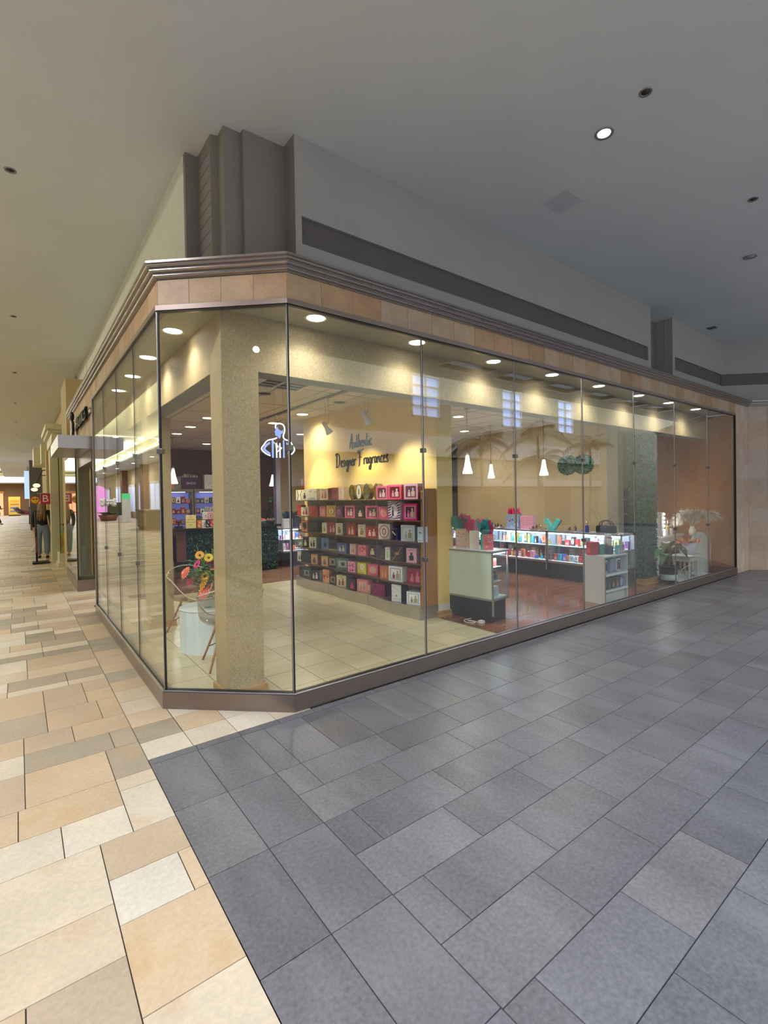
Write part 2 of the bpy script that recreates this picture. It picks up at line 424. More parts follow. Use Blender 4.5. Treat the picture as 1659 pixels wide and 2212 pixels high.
def shop_floor():
    mb = MB(); rnd = random.Random(2); g = .003
    x = -.31-.373
    i0 = -2
    for i in range(-2, 8):
        x0 = -.273+.373*i; x1 = x0+.373
        for j in range(-2, 15):
            y0 = .437+.373*(j-1); y1 = y0+.373
            xa, xb, ya, yb = max(x0, -.72), min(x1, 2.735), max(y0, .02), min(y1, 5.45)
            if xb-xa < .02 or yb-ya < .02: continue
            if xa+ya < -.01: # chamfered corner: clip to the glass line x + y = 0
                pts = [(xa, ya), (xb, ya), (xb, yb), (xa, yb)]; out = []
                for k in range(4):
                    p, q = pts[k], pts[(k+1) % 4]; dp, dq = p[0]+p[1]-.02, q[0]+q[1]-.02
                    if dp >= 0: out.append(p)
                    if (dp < 0) != (dq < 0): s_ = dp/(dp-dq); out.append((p[0]+(q[0]-p[0])*s_, p[1]+(q[1]-p[1])*s_))
                if len(out) > 2: mb.prism(out, -.01, 0, M_SHOPT, rnd.random())
                continue
            mb.box((xa+g, ya+g, -.01), (xb-g, yb-g, 0), M_SHOPT, rnd.random())
    struct(mb.build('floor', tone=True))
    gb = MB(); gb.prism([(-.7, .74), (0.04, .0), (2.74, .0), (2.74, 5.46), (-.7, 5.46)], -.05, -.002, M_SGROUT); struct(gb.build('floor_grout_shop'))
    # polished plank floor
    m = mat('plank_floor', (120, 76, 54), .11); nt = m.node_tree; b = nt.nodes['Principled BSDF']
    tc = nt.nodes.new('ShaderNodeTexCoord'); br = nt.nodes.new('ShaderNodeTexBrick'); br.inputs['Scale'].default_value = 1
    br.inputs['Brick Width'].default_value = 1.0; br.inputs['Row Height'].default_value = .085; br.inputs['Mortar Size'].default_value = .002
    br.inputs['Color1'].default_value = (*lin((140, 90, 64)), 1); br.inputs['Color2'].default_value = (*lin((108, 66, 46)), 1); br.inputs['Mortar'].default_value = (*lin((60, 34, 26)), 1)
    nt.links.new(tc.outputs['Object'], br.inputs['Vector']); nt.links.new(br.outputs['Color'], b.inputs['Base Color'])
    n = nt.nodes.new('ShaderNodeTexNoise'); n.inputs['Scale'].default_value = 14; nt.links.new(tc.outputs['Object'], n.inputs['Vector'])
    bp = nt.nodes.new('ShaderNodeBump'); bp.inputs['Strength'].default_value = .12; bp.inputs['Distance'].default_value = .01
    nt.links.new(n.outputs['Fac'], bp.inputs['Height']); nt.links.new(bp.outputs[0], b.inputs['Normal'])
    mb = MB(); mb.box((2.737, .0, -.05), (9.4, 12, 0), m); mb.box((-.5, 5.46, -.05), (2.737, 12, 0), m)
    struct(mb.build('floor_planks'))
shop_floor()

# ---- ceilings ---------------------------------------------------
CZ = 4.68
def ceilings():
    mb = MB()
    x0, x1, yf = -8.6, 24, -5.9
    mb.box((-2.62, 2.0, CZ), (-.30, 70, CZ+.12)); mb.box((-8.6, 2.0, CZ), (-6.4, 70, CZ+.12))
    # front field with openings for the coffers over the grey concourse
    mb.box((-8.6, yf, CZ), (6.2, 2.0, CZ+.12))
    for k in range(6):
        a = 6.2+k*2.0
        mb.box((a, yf, CZ), (a+1.45, -5.15, CZ+.12)); mb.box((a, -4.5, CZ), (a+1.45, 2.0, CZ+.12)); mb.box((a+1.45, yf, CZ), (a+2.0, 2.0, CZ+.12))
    mb.box((18.2, yf, CZ), (24, 2, CZ+.12))
    struct(mb.build('ceiling', M_CEIL))
    for k in range(6):
        a = 6.2+k*2.0; t = MB()
        t.box((a-.04, -5.19, CZ-.03), (a+1.49, -5.15, CZ+.3)); t.box((a-.04, -4.5, CZ-.03), (a+1.49, -4.46, CZ+.3))
        t.box((a-.04, -5.15, CZ-.03), (a, -4.5, CZ+.3)); t.box((a+1.45, -5.15, CZ-.03), (a+1.49, -4.5, CZ+.3))
        o = struct(t.build('trim_%d' % (20+k), M_WM))
        p = MB(); p.box((a, -5.15, CZ+.28), (a+1.45, -4.5, CZ+.3)); p.build('skylight_pane', M_SKYP, o)
    # coffer over the beige concourse: upstands and lid
    c = MB(); c.box((-2.64, 2.0, CZ+.12), (-2.60, 70, 5.45)); c.box((-6.42, 2.0, CZ+.12), (-6.38, 70, 5.45)); c.box((-6.42, 1.96, CZ+.1), (-2.6, 2.0, 5.45)); c.box((-6.42, 70, CZ+.1), (-2.6, 70.04, 5.45))
    c.box((-6.42, 1.96, 5.45), (-2.6, 70.04, 5.5)); struct(c.build('ceiling_coffer', mat('coffer_paint', (196, 194, 160), .75)))
    s = MB(); s.box((-2.72, 2.2, CZ+.13), (-2.68, 69.8, CZ+.16), emis('cove_glow', (250, 240, 170), 3)); s.box((-6.34, 2.2, CZ+.13), (-6.30, 69.8, CZ+.16), MATS['cove_glow'])
    struct(s.build('trim_40'))
    l = MB(); l.box((-2.76, 2.05, CZ), (-2.62, 69.95, CZ+.1)); l.box((-6.4, 2.05, CZ), (-6.26, 69.95, CZ+.1)); struct(l.build('trim_41', M_CEIL))
    # atrium lid, high
    a = MB(); a.box((-8.6, -11.4, 7.5), (24, -5.9, 7.6)); a.box((-8.6, -5.95, CZ+.12), (24, -5.9, 7.5)); struct(a.build('ceiling_atrium', M_CEIL))
    # far end
    f = MB(); f.box((-8.6, 76, 4.2), (-.3, 84, 4.3)); f.box((-8.6, 70, 5.2), (-.3, 76, 5.3)); struct(f.build('ceiling_far', M_CEIL))
    w = MB(); w.box((-8.6, 75.96, 4.3), (-.3, 76, 5.2), M_SKYP); struct(w.build('window_30'))
ceilings()
# ---- bulkhead and pilaster cluster ------------------------------
def polywall(mb, pts, z0, z1, t, mt=None):
    """a wall following a plan polyline, thickness t to the left of travel"""
    n = len(pts); off = []
    for i, p in enumerate(pts):
        p = Vector(p); ds = []
        if i > 0: ds.append((p-Vector(pts[i-1])).normalized())
        if i < n-1: ds.append((Vector(pts[i+1])-p).normalized())
        ns = [Vector((-d.y, d.x)) for d in ds]
        if len(ns) == 2:
            b = (ns[0]+ns[1]); b = b.normalized() if b.length > 1e-4 else ns[0]
            off.append(p+b*t/max(.35, b.dot(ns[0])))
        else: off.append(p+ns[0]*t)
    for i in range(n-1):
        a, b = pts[i], pts[i+1]; c, d = off[i+1], off[i]
        mb.prism([(a[0], a[1]), (b[0], b[1]), (c.x, c.y), (d.x, d.y)], z0, z1, mt)
def bulkhead():
    z0, z1 = 3.25, CZ+.02
    mb = MB(); polywall(mb, [(-.385, 8.9), (-.385, 1.215)], z0, z1, .1); struct(mb.build('wall_left', mat('left_bulkhead_paint', (226, 228, 214), .7)))
    mb = MB(); polywall(mb, [(-.386, 1.24), (-.386, 1.184), (-.275, 1.19), (-.275, .835), (-.217, .82), (-.217, .675), (-.075, .672), (-.075, .615), (.287, .605), (.287, .4115)], z0, z1, .05)
    struct(mb.build('wall_corner', M_CLUST))
    g = MB() # slanting board joints on the narrow face of the cluster
    for k in range(11):
        z = 3.45+k*.11; g.prism([(-.277, .85), (-.275, .85), (-.275, 1.17), (-.277, 1.17)], z, z+.004, M_BAND)
    struct(g.build('trim_42'))
    # right bulkhead in horizontal courses so the long groove is really recessed
    mb = MB()
    def run(a, b, za, zb, rec=0): mb.box((a, .41+rec, za), (b, .55, zb))
    for a, b, g0, g1 in ((.289, 6.73, .347, 6.63), (7.55, 9.87, 7.645, 9.87)):
        run(a, b, z0, 3.775); run(a, b, 4.01, z1); run(a, g0, 3.775, 4.01); 
        if g1 < b: run(g1, b, 3.775, 4.01)
    mb.box((6.73, .75, z0), (7.55, .8, z1)); mb.box((6.70, .56, z0), (6.729, .8, z1)); mb.box((7.551, .56, z0), (7.57, .8, z1))
    s2 = Vector((1, -1)).normalized()
    def diag(za, zb, rec):
        p = Vector((9.87, .41))+Vector((.7071, .7071))*rec; q = p+s2*4
        o_ = Vector((.7071, .7071))*(.14-rec)
        mb.prism([(p.x, p.y), (q.x, q.y), (q.x+o_.x, q.y+o_.y), (p.x+o_.x, p.y+o_.y)], za, zb)
    diag(z0, 3.775, 0); diag(4.01, z1, 0)
    struct(mb.build('wall_right', M_BULK))
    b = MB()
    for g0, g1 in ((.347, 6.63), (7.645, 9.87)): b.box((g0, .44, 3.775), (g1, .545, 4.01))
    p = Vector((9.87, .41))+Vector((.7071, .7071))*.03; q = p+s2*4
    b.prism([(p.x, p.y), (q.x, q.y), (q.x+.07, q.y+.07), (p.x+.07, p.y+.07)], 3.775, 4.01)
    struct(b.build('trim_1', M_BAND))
    # dark recess wall beside the pilaster
    r = MB(); r.box((6.735, .70, z0), (7.545, .745, z1)); struct(r.build('trim_2', M_CLUST))
bulkhead()
# ---- cornice, tile fascia, head and sill ------------------------
PATH = [(GX, 8.65), (GX, GY), (0, 0), (10.0, 0), (13.2, -3.2)]
def offset_path(path, d):
    out = []; n = len(path)
    for i, p in enumerate(path):
        p = Vector(p); ns = []
        if i > 0: e = (p-Vector(path[i-1])).normalized(); ns.append(Vector((e.y, -e.x)))
        if i < n-1: e = (Vector(path[i+1])-p).normalized(); ns.append(Vector((e.y, -e.x)))
        if len(ns) == 2: b = (ns[0]+ns[1]).normalized(); out.append(p-b*(-d)/b.dot(ns[0]) if False else p+b*(-d)/b.dot(ns[0])*-1)
        else: out.append(p+ns[0]*d)
    return out
def sweep(name, path, prof, mt, smooth=False):
    """prof: closed list of (outward, z)"""
    mb = MB(); rings = [offset_path(path, o) for o, z in prof]; n = len(path); k = len(prof); v = []
    for i in range(n):
        for j in range(k): v.append((rings[j][i].x, rings[j][i].y, prof[j][1]))
    f = [(i*k+j, i*k+(j+1) % k, (i+1)*k+(j+1) % k, (i+1)*k+j) for i in range(n-1) for j in range(k)]
    f += [list(range(k)), [(n-1)*k+j for j in range(k-1, -1, -1)]]
    mb.add(v, f, mt, 0, smooth); return mb.build(name)
def rounds(o0, z0, o1, z1, b=.012, n=6):
    out = []
    for i in range(n+1):
        t = i/n; out.append((o0+(o1-o0)*t+b*math.sin(PI*t), z0+(z1-z0)*t-b*.3*math.sin(PI*t)))
    return out
prof = [(-.12, 3.29), (.008, 3.29)]+rounds(.008, 3.295, .03, 3.322)+rounds(.03, 3.326, .055, 3.352)+rounds(.055, 3.356, .075, 3.38)+[(.085, 3.385), (.085, 3.40), (-.12, 3.40)]
struct(sweep('trim_3', PATH, prof, M_CORN))
struct(sweep('trim_4', [(GX, 4.785), (GX, GY), (0, 0), (9.235, 0)], [(-.06, 3.052), (.02, 3.052), (.02, 3.09), (-.06, 3.09)], M_BRONZE))
struct(sweep('trim_5', [(GX, 4.80), (GX, GY), (0, 0), (9.25, 0)], [(-.05, 0), (.03, 0), (.03, .128), (.02, .134), (-.05, .134)], M_BRONZE))
struct(sweep('trim_6', [(GX, 4.79), (GX, GY), (0, 0), (9.24, 0)], [(-.02, 3.044), (.012, 3.044), (.012, 3.053), (-.02, 3.053)], M_BLACK))
struct(sweep('trim_7', [(GX, 4.79), (GX, GY), (0, 0), (9.24, 0)], [(-.02, .134), (.012, .134), (.012, .142), (-.02, .142)], M_BLACK))
struct(sweep('trim_8', [(GX, 4.79), (GX, GY), (0, 0), (9.24, 0)], [(.012, .134), (.03, .134), (.028, .140), (.014, .140)], M_SILVER))
def tile_run(mb, bk, a, b, z0, z1, w, hh, t=.03, mt=None):
    """tiled wall strip from plan point a to b, outward side to the right of travel"""
    a, b = Vector(a), Vector(b); L = (b-a).length; d = (b-a)/L; n = Vector((d.y, -d.x)); g = .0025
    x = 0
    while x < L-.01:
        x2 = min(x+w, L); z = z1
        while z > z0+.01:
            zb = max(z-hh, z0)
            p, q = a+d*(x+g), a+d*(x2-g)
            mb.prism([(p.x, p.y), (q.x, q.y), (q.x-n.x*t, q.y-n.y*t), (p.x-n.x*t, p.y-n.y*t)], zb+g, z-g, mt or M_STONE, random.random())
            z = zb
        x = x2
    p, q = a-n*.004, b-n*.004
    bk.prism([(p.x, p.y), (q.x, q.y), (q.x-n.x*.02, q.y-n.y*.02), (p.x-n.x*.02, p.y-n.y*.02)], z0, z1, M_STJ)
def fascia():
    mb, bk = MB(), MB()
    tile_run(mb, bk, (GX, 8.65), (GX, 4.83), 3.09, 3.29, .29, .2)
    tile_run(mb, bk, (GX, 4.83), (GX, GY), 3.09, 3.29, .29, .2)
    tile_run(mb, bk, (GX, GY), (0, 0), 3.09, 3.29, .2556, .2)
    tile_run(mb, bk, (0, 0), (9.28, 0), 3.09, 3.29, .29, .2)
    tile_run(mb, bk, (GX, 8.65), (GX, 4.83), 2.55, 3.09, .29, .29)
    tile_run(mb, bk, (9.28, 0), (10.0, 0), 0, 3.29, .24, .29, .03, M_STONE_LIT)
    tile_run(mb, bk, (10.0, 0), (13.2, -3.2), 0, 3.29, .36, .29, .03, M_STONE_LIT)
    o = struct(mb.build('wall_fascia', tone=True)); b = bk.build('joint_bed', None, o); 
fascia()
# ---- glazing ----------------------------------------------------
def glazing():
    PW, LW = 1.3192, 1.0184; z0, z1 = .138, 3.051; n = 0
    runs = []
    for i in range(4): runs.append(((GX, GY+LW*(i+1)), (GX, GY+LW*i)))
    runs.append(((GX, GY), (0, 0)))
    for i in range(7): runs.append(((PW*i, 0), (PW*(i+1), 0)))
    for k, (a, b) in enumerate(runs):
        a, b = Vector(a), Vector(b); d = (b-a).normalized(); nn = Vector((-d.y, d.x)); L = (b-a).length
        e = thing_struct('window_%d' % (k+1), (a.x, a.y, 0), math.atan2(d.y, d.x))
        g = MB(); g.box((.004, -.005, z0), (L-.004, .005, z1)); g.build('glass_pane', M_GLASS, e)
        j = MB(); wj = .006 if k in (4, 5) else .0045
        j.box((-wj, -.0065, z0), (wj, .0065, z1)); 
        if k == 11: j.box((L-.006, -.02, z0), (L+.012, .02, z1))
        j.build('joint_seal', M_BLACK, e)
        if k >= 5 or k == 4:
            s_ = MB(); s_.box((-wj-.006, -.0068, z0), (-wj, .0068, z1)); s_.build('polished_edge', M_SILVER, e)
        for zc in ((2.02, 1.02) if k not in (4, 5) else (1.98,)):
            c = MB(); c.box((-.022, -.022, zc-.02), (.022, .022, zc+.02)); c.build('clip', mat('clip_metal', (120, 116, 110), .3, metal=.8), e, bevel=.003)
    p = MB(); p.box((GX-.02, 4.785, 0), (GX+.04, 4.83, 3.09)); struct(p.build('trim_9', M_BRONZE))
    p = MB(); p.box((9.24, -.015, 0), (9.27, .05, 3.09)); struct(p.build('trim_10', M_BRONZE))
def thing_struct(name, loc, rz):
    o = bpy.data.objects.new(name, None); COL.objects.link(o); o.location = loc; o.rotation_euler.z = rz; o['kind'] = 'structure'; return o
glazing()
# ---- display soffit, header, pillars ----------------------------
SZ, HZ = 3.10, 2.648
CH = [(-.39, 11.8), (-.33, 4.9)]
def header():
    s = MB(); s.prism([(GX+.03, GY+.02), (.03, .03), (9.25, .03), (9.25, .52), (-.31, .52), (-.31, 4.8), (GX+.03, 4.8)], SZ, SZ+.05)
    struct(s.build('ceiling_display', M_SOFF))
    h = MB(); h.box((-.33, .5, HZ), (9.3, .7, SZ+.02)); struct(h.build('wall_header_right', M_WP))
    h = MB(); h.box((-.329, .7, HZ), (-.13, 4.8, SZ+.02)); struct(h.build('wall_header_left', M_WPL))
    u = MB(); u.box((-.12, .505, HZ-.003), (9.3, .695, HZ)); u.box((-.325, .7, HZ-.003), (-.135, 4.8, HZ)); struct(u.build('trim_11', mat('header_underside', (150, 148, 138), .7)))
    def pillar(name, x0, y0, x1, y1, front, side):
        p = MB(); p.box((x0, y0, 0), (x1, y1, HZ)); struct(p.build(name, front))
        q = MB(); q.box((x0-.0015, y0+.001, .09), (x0, y1, HZ)); struct(q.build(name+'_side', side))
    pillar('wall_pillar_front', -.33, .5, -.03, .78, M_WP, M_WPL)
    pillar('wall_pillar_back', -.33, 3.32, -.06, 3.62, M_TAN, M_WPL)
    for i, (x0, y0, x1, y1) in enumerate(((-.33, .5, -.03, .78), (-.33, 3.32, -.06, 3.62), (2.74, 1.37, 3.05, 1.7))):
        b = MB(); b.box((x0-.022, y0-.022, 0), (x1+.022, y1+.022, .075)); b.box((x0-.03, y0-.03, 0), (x1+.03, y1+.03, .02)); struct(b.build('baseboard_pillar_%d' % (i+1), M_TRIM))
header()
# ---- interior shell ---------------------------------------------
def interior():
    w = MB(); w.box((2.75, 1.38, 0), (3.03, 5.15, SZ)); struct(w.build('wall_partition', M_YEL))
    pt = MB(); pt.prism([(2.745, 1.3785), (2.80, 1.3785), (2.98, 1.3785), (3.03, 1.3785), (3.03, 1.3795), (2.745, 1.3795)], .075, .16, M_WM); struct(pt.build('trim_12'))
    c = MB(); c.box((-.13, .7, SZ), (9.35, 11.9, SZ+.06)); c.box((-.5, 4.8, SZ), (-.1, 11.9, SZ+.06)); struct(c.build('ceiling_shop', M_ICEIL))
    g = MB() # ceiling grid
    x = .6
    while x < 9.3: g.box((x-.006, .7, SZ-.003), (x+.006, 11.8, SZ)); x += 1.2 if False else .6
    y = 1.45
    while y < 11.8: g.box((-.13, y-.005, SZ-.003), (9.3, y+.005, SZ)); y += 1.25
    struct(g.build('trim_13', mat('ceiling_grid', (150, 144, 132), .7)))
    w = MB(); w.box((7.5, 1.55, 0), (7.62, 11.8, SZ)); struct(w.build('wall_tan', M_TAN))
    p = MB(); p.box((7.46, 1.38, 0), (7.66, 1.6, SZ)); struct(p.build('wall_pilaster', mat('grey_pilaster', (150, 142, 122), .6)))
    w = MB(); w.box((9.35, .05, 0), (9.45, 3.2, SZ)); w.box((7.6, 3.1, 0), (9.45, 3.2, SZ)); struct(w.build('wall_brown', M_BROWN))
    b = MB(); b.box((9.33, .1, 0), (9.35, 3.1, .1)); b.box((9.335, .1, .1), (9.35, 3.1, .115)); struct(b.build('baseboard_brown', wood('red_wood', (130, 72, 46), (110, 58, 38), .4, axis=1)))
    w = MB(); w.box((-.5, 11.8, 0), (7.5, 11.9, SZ)); struct(w.build('wall_back', M_DBROWN))
    w = MB(); w.box((3.95, 9.0, 0), (7.5, 9.1, SZ)); struct(w.build('wall_inner', M_TAN))
    w = MB(); w.box((-.47, 7.05, 0), (-.42, 11.9, SZ)); struct(w.build('wall_shop_left', M_TAN))
    m = MB(); m.box((3.86, 8.96, 0), (3.95, 9.14, SZ)); m.box((3.95, 8.985, 0), (4.0, 9.0, SZ), M_SILVER) ; struct(m.build('trim_14', mat('plum_post', (58, 44, 56), .3)))
    # dark figured panel by the back corner
    m = mat('dark_figured', (50, 32, 40), .35, vary=.6, scale=30)
    d = MB(); d.box((7.44, 5.75, 1.05), (7.5, 7.2, 2.95)); o = d.build('wall_panel', m); tag(o, 'dark figured wall panel at the left end of the tan wall', 'panel')
interior()
BOXROWS = [
    (0, 4.955, 4.692, 0.19, 'curve', (214, 214, 200), (30, 30, 30), None, 'white gift box with bold black curved lines', 0),
    (0, 4.683, 4.53, 0.19, 'bottle', (196, 196, 176), (70, 60, 60), None, 'cream carton with a dark bottle drawing', 1),
    (0, 4.485, 4.201, 0.2, 'leaf', (214, 216, 214), (40, 44, 60), (190, 192, 204), 'white gift box with black leaves over lavender', 1),
    (0, 4.036, 3.774, 0.19, 'bottles', (216, 210, 198), (196, 110, 110), None, 'white carton showing two pink bottles', 0),
    (0, 3.758, 3.621, 0.195, 'plain', (128, 60, 66), (150, 80, 80), None, 'narrow dark red carton', 0),
    (0, 3.614, 3.35, 0.2, 'plain', (160, 92, 98), (140, 80, 86), None, 'mauve gift box', 0),
    (0, 3.336, 3.182, 0.2, 'plain', (205, 186, 180), (180, 160, 160), None, 'pale pink narrow carton', 0),
    (0, 2.317, 2.056, 0.19, 'window', (226, 120, 150), (150, 40, 70), (200, 90, 130), 'pink window gift box, first of the three on the right', 0),
    (0, 2.051, 1.801, 0.2, 'window', (236, 92, 126), (170, 20, 60), (190, 30, 70), 'rose window gift box with a red side', 1),
    (0, 1.743, 1.498, 0.205, 'window', (238, 180, 208), (150, 40, 80), (140, 64, 100), 'pale pink window gift box with a mauve side', 1),
    (1, 4.906, 4.748, 0.19, 'plain', (186, 34, 34), (220, 60, 60), None, 'red foil carton', 0),
    (1, 4.735, 4.512, 0.155, 'bottles', (220, 214, 200), (180, 30, 34), (24, 18, 20), 'white carton with red bottles and black side', 1),
    (1, 4.38, 4.151, 0.18, 'diag', (188, 60, 42), (160, 40, 34), (110, 16, 24), 'red-orange gift box with dark red side', 1),
    (1, 4.044, 3.859, 0.175, 'bottles', (206, 124, 140), (230, 150, 160), None, 'dusty pink carton with a light bottle', 0),
    (1, 3.828, 3.532, 0.19, 'oval', (206, 164, 52), (150, 110, 24), None, 'mustard yellow gift box with an oval medallion', 0),
    (1, 3.51, 3.336, 0.175, 'oval', (140, 60, 120), (100, 40, 90), (130, 44, 100), 'violet carton with an oval', 1),
    (1, 3.169, 2.902, 0.19, 'window', (236, 110, 168), (110, 30, 60), None, 'bright pink window box left of the small black one', 0),
    (1, 2.889, 2.686, 0.165, 'bottle', (34, 28, 30), (236, 190, 186), None, 'black carton with a pale pink tube', 0),
    (1, 2.674, 2.405, 0.19, 'window', (236, 110, 168), (130, 30, 50), (120, 30, 36), 'bright pink window box with dark red side', 1),
    (1, 2.256, 2.03, 0.18, 'oval', (190, 76, 120), (226, 120, 80), None, 'magenta gift box with an orange oval', 0),
    (1, 2.024, 1.765, 0.255, 'stripes', (232, 216, 240), (70, 24, 84), None, 'tall white gift box with purple diagonal stripes', 0),
    (1, 1.76, 1.518, 0.22, 'window', (230, 30, 130), (240, 230, 240), (160, 16, 100), 'hot pink gift box with two white panels', 1),
    (2, 4.879, 4.702, 0.19, 'bottle', (34, 52, 56), (190, 210, 220), None, 'dark teal carton with a pale bottle', 0),
    (2, 4.692, 4.468, 0.19, 'diamond', (206, 120, 92), (30, 30, 34), None, 'salmon carton with a black shard', 0),
    (2, 4.413, 4.167, 0.185, 'leaf', (38, 38, 42), (110, 110, 114), (16, 16, 20), 'black gift box with a grey flourish', 1),
    (2, 3.977, 3.828, 0.175, 'bottle', (222, 220, 208), (170, 130, 40), None, 'white carton with a gold bottle, leftmost of three alike', 0),
    (2, 3.817, 3.603, 0.185, 'bottles', (160, 24, 54), (226, 200, 190), (130, 16, 44), 'crimson gift box with two pale bottles', 1),
    (2, 3.502, 3.336, 0.185, 'bottle', (222, 220, 208), (170, 130, 40), (196, 198, 200), 'white carton with a gold bottle and a white slashed side', 1),
    (2, 3.128, 2.891, 0.195, 'bottles', (162, 34, 36), (220, 180, 160), None, 'red gift box with two cream tubes', 0),
    (2, 2.876, 2.711, 0.185, 'bottle', (222, 220, 208), (170, 130, 40), None, 'white carton with a gold bottle beside the dark red box', 1),
    (2, 2.661, 2.354, 0.17, 'bottles', (160, 26, 30), (240, 190, 200), None, 'dark red gift box with pink tubes', 0),
    (2, 2.31, 2.083, 0.215, 'ring', (222, 218, 222), (176, 60, 70), (206, 212, 226), 'white gift box with an ornate red ring', 1),
    (2, 1.976, 1.821, 0.17, 'diag2', (66, 46, 130), (16, 14, 24), None, 'indigo box with a black panel', 0),
    (2, 1.811, 1.564, 0.215, 'windoww', (206, 220, 236), (170, 190, 200), (176, 196, 220), 'pale blue window gift box', 1),
    (2, 1.46, 1.354, 0.2, 'plain', (186, 202, 222), (60, 70, 90), None, 'pale blue carton at the right end', 0),
    (3, 4.638, 4.45, 0.18, 'bottle', (40, 36, 32), (210, 200, 160), None, 'black and cream carton', 0),
    (3, 4.406, 4.208, 0.19, 'bottles', (222, 216, 202), (20, 18, 20), (196, 198, 200), 'white carton with two black bottles', 1),
    (3, 4.019, 3.781, 0.2, 'star', (96, 120, 176), (24, 34, 84), None, 'denim blue gift box with a dark star', 0),
    (3, 3.772, 3.502, 0.18, 'band', (48, 46, 34), (150, 150, 60), None, 'olive black gift box with a green base', 0),
    (3, 3.422, 3.147, 0.155, 'bottles', (86, 98, 164), (200, 200, 186), None, 'blue tin with two cream tubes', 0),
    (3, 3.049, 2.891, 0.16, 'bottles', (230, 196, 198), (190, 120, 120), None, 'pale pink carton with small bottles', 0),
    (3, 2.863, 2.661, 0.155, 'dots', (236, 134, 148), (200, 40, 64), None, 'pink carton with red squiggles', 0),
    (3, 2.642, 2.456, 0.17, 'bottle', (84, 36, 56), (232, 220, 180), (220, 200, 218), 'plum gift box with a pale bottle and pink side', 1),
    (3, 2.243, 2.127, 0.16, 'dots', (44, 44, 42), (90, 90, 84), None, 'charcoal textured carton', 0),
    (3, 2.105, 1.992, 0.175, 'bottle', (226, 226, 222), (180, 190, 120), None, 'white carton with a small drawing', 0),
    (3, 1.982, 1.715, 0.205, 'speckle', (40, 38, 38), (150, 104, 84), None, 'black speckled gift box with copper straps', 0),
    (3, 1.71, 1.528, 0.19, 'bottle', (230, 176, 192), (24, 16, 22), (206, 160, 182), 'pink gift box with a black bottle', 1),
    (4, 4.936, 4.729, 0.17, 'bottles', (220, 216, 206), (16, 16, 16), None, 'white carton with black tubes', 0),
    (4, 4.711, 4.397, 0.205, 'leaf', (40, 52, 50), (90, 110, 110), None, 'dark green gift box', 0),
    (4, 4.347, 4.167, 0.175, 'bottle', (196, 158, 104), (90, 80, 60), (150, 114, 76), 'tan carton with its tan side showing', 1),
    (4, 4.024, 3.812, 0.165, 'bottle', (200, 162, 108), (110, 110, 120), None, 'tan carton with a grey emblem', 0),
    (4, 3.797, 3.545, 0.185, 'frame', (36, 34, 32), (190, 160, 90), None, 'black gift box with a gold picture', 0),
    (4, 3.51, 3.214, 0.185, 'frame', (92, 120, 118), (170, 170, 110), (200, 196, 200), 'grey teal gift box with white side', 1),
    (4, 3.109, 2.91, 0.165, 'dots', (234, 160, 196), (190, 30, 60), None, 'light pink carton with red hearts', 0),
    (4, 2.891, 2.661, 0.165, 'flower', (214, 206, 50), (244, 240, 220), None, 'yellow gift box with a white daisy', 0),
    (4, 2.653, 2.445, 0.16, 'oval', (232, 96, 134), (220, 190, 110), (226, 30, 56), 'pink gift box with an eye shape and red side', 1),
    (4, 2.249, 2.051, 0.185, 'bottles', (196, 108, 66), (220, 150, 110), None, 'copper orange gift box', 0),
    (4, 2.04, 1.743, 0.205, 'windoww', (222, 230, 242), (120, 60, 80), None, 'white window gift box with dark hearts inside', 0),
    (4, 1.715, 1.432, 0.205, 'bottles', (134, 28, 60), (200, 110, 120), (120, 24, 56), 'burgundy gift box at the right end', 1),
    (5, 4.86, 4.692, 0.18, 'plain', (44, 46, 52), (120, 120, 130), None, 'black carton with a white top', 0),
    (5, 4.681, 4.38, 0.195, 'frame', (50, 58, 54), (62, 70, 64), None, 'dark green plain gift box', 0),
    (5, 4.371, 4.134, 0.18, 'bottles', (28, 28, 32), (200, 200, 200), (200, 202, 206), 'black gift box with white tubes and white side', 1),
    (5, 3.987, 3.781, 0.22, 'dots', (214, 150, 110), (190, 50, 44), None, 'red and cream patterned gift box', 0),
    (5, 3.766, 3.554, 0.16, 'frame', (30, 22, 26), (196, 116, 96), None, 'black carton with a salmon window', 0),
    (5, 3.51, 3.28, 0.185, 'bottles', (220, 204, 164), (150, 100, 90), (204, 206, 212), 'cream gift box with a white side', 1),
    (5, 3.095, 2.915, 0.17, 'bottle', (52, 16, 34), (210, 40, 90), None, 'dark plum carton with a pink bottle', 0),
    (5, 2.91, 2.625, 0.19, 'windoww', (226, 130, 150), (190, 150, 90), None, 'pink gift box with a gold lined window', 0),
    (5, 2.522, 2.277, 0.17, 'dots2', (140, 20, 90), (80, 10, 50), (120, 16, 80), 'magenta gift box', 1),
    (5, 2.002, 1.821, 0.235, 'lines', (226, 228, 232), (60, 60, 64), (60, 70, 90), 'tall white gift box with a dark side', 1),
    (5, 1.725, 1.482, 0.17, 'windoww', (226, 232, 240), (150, 140, 120), (206, 220, 238), 'white gift box with a window at the right end', 1),
]
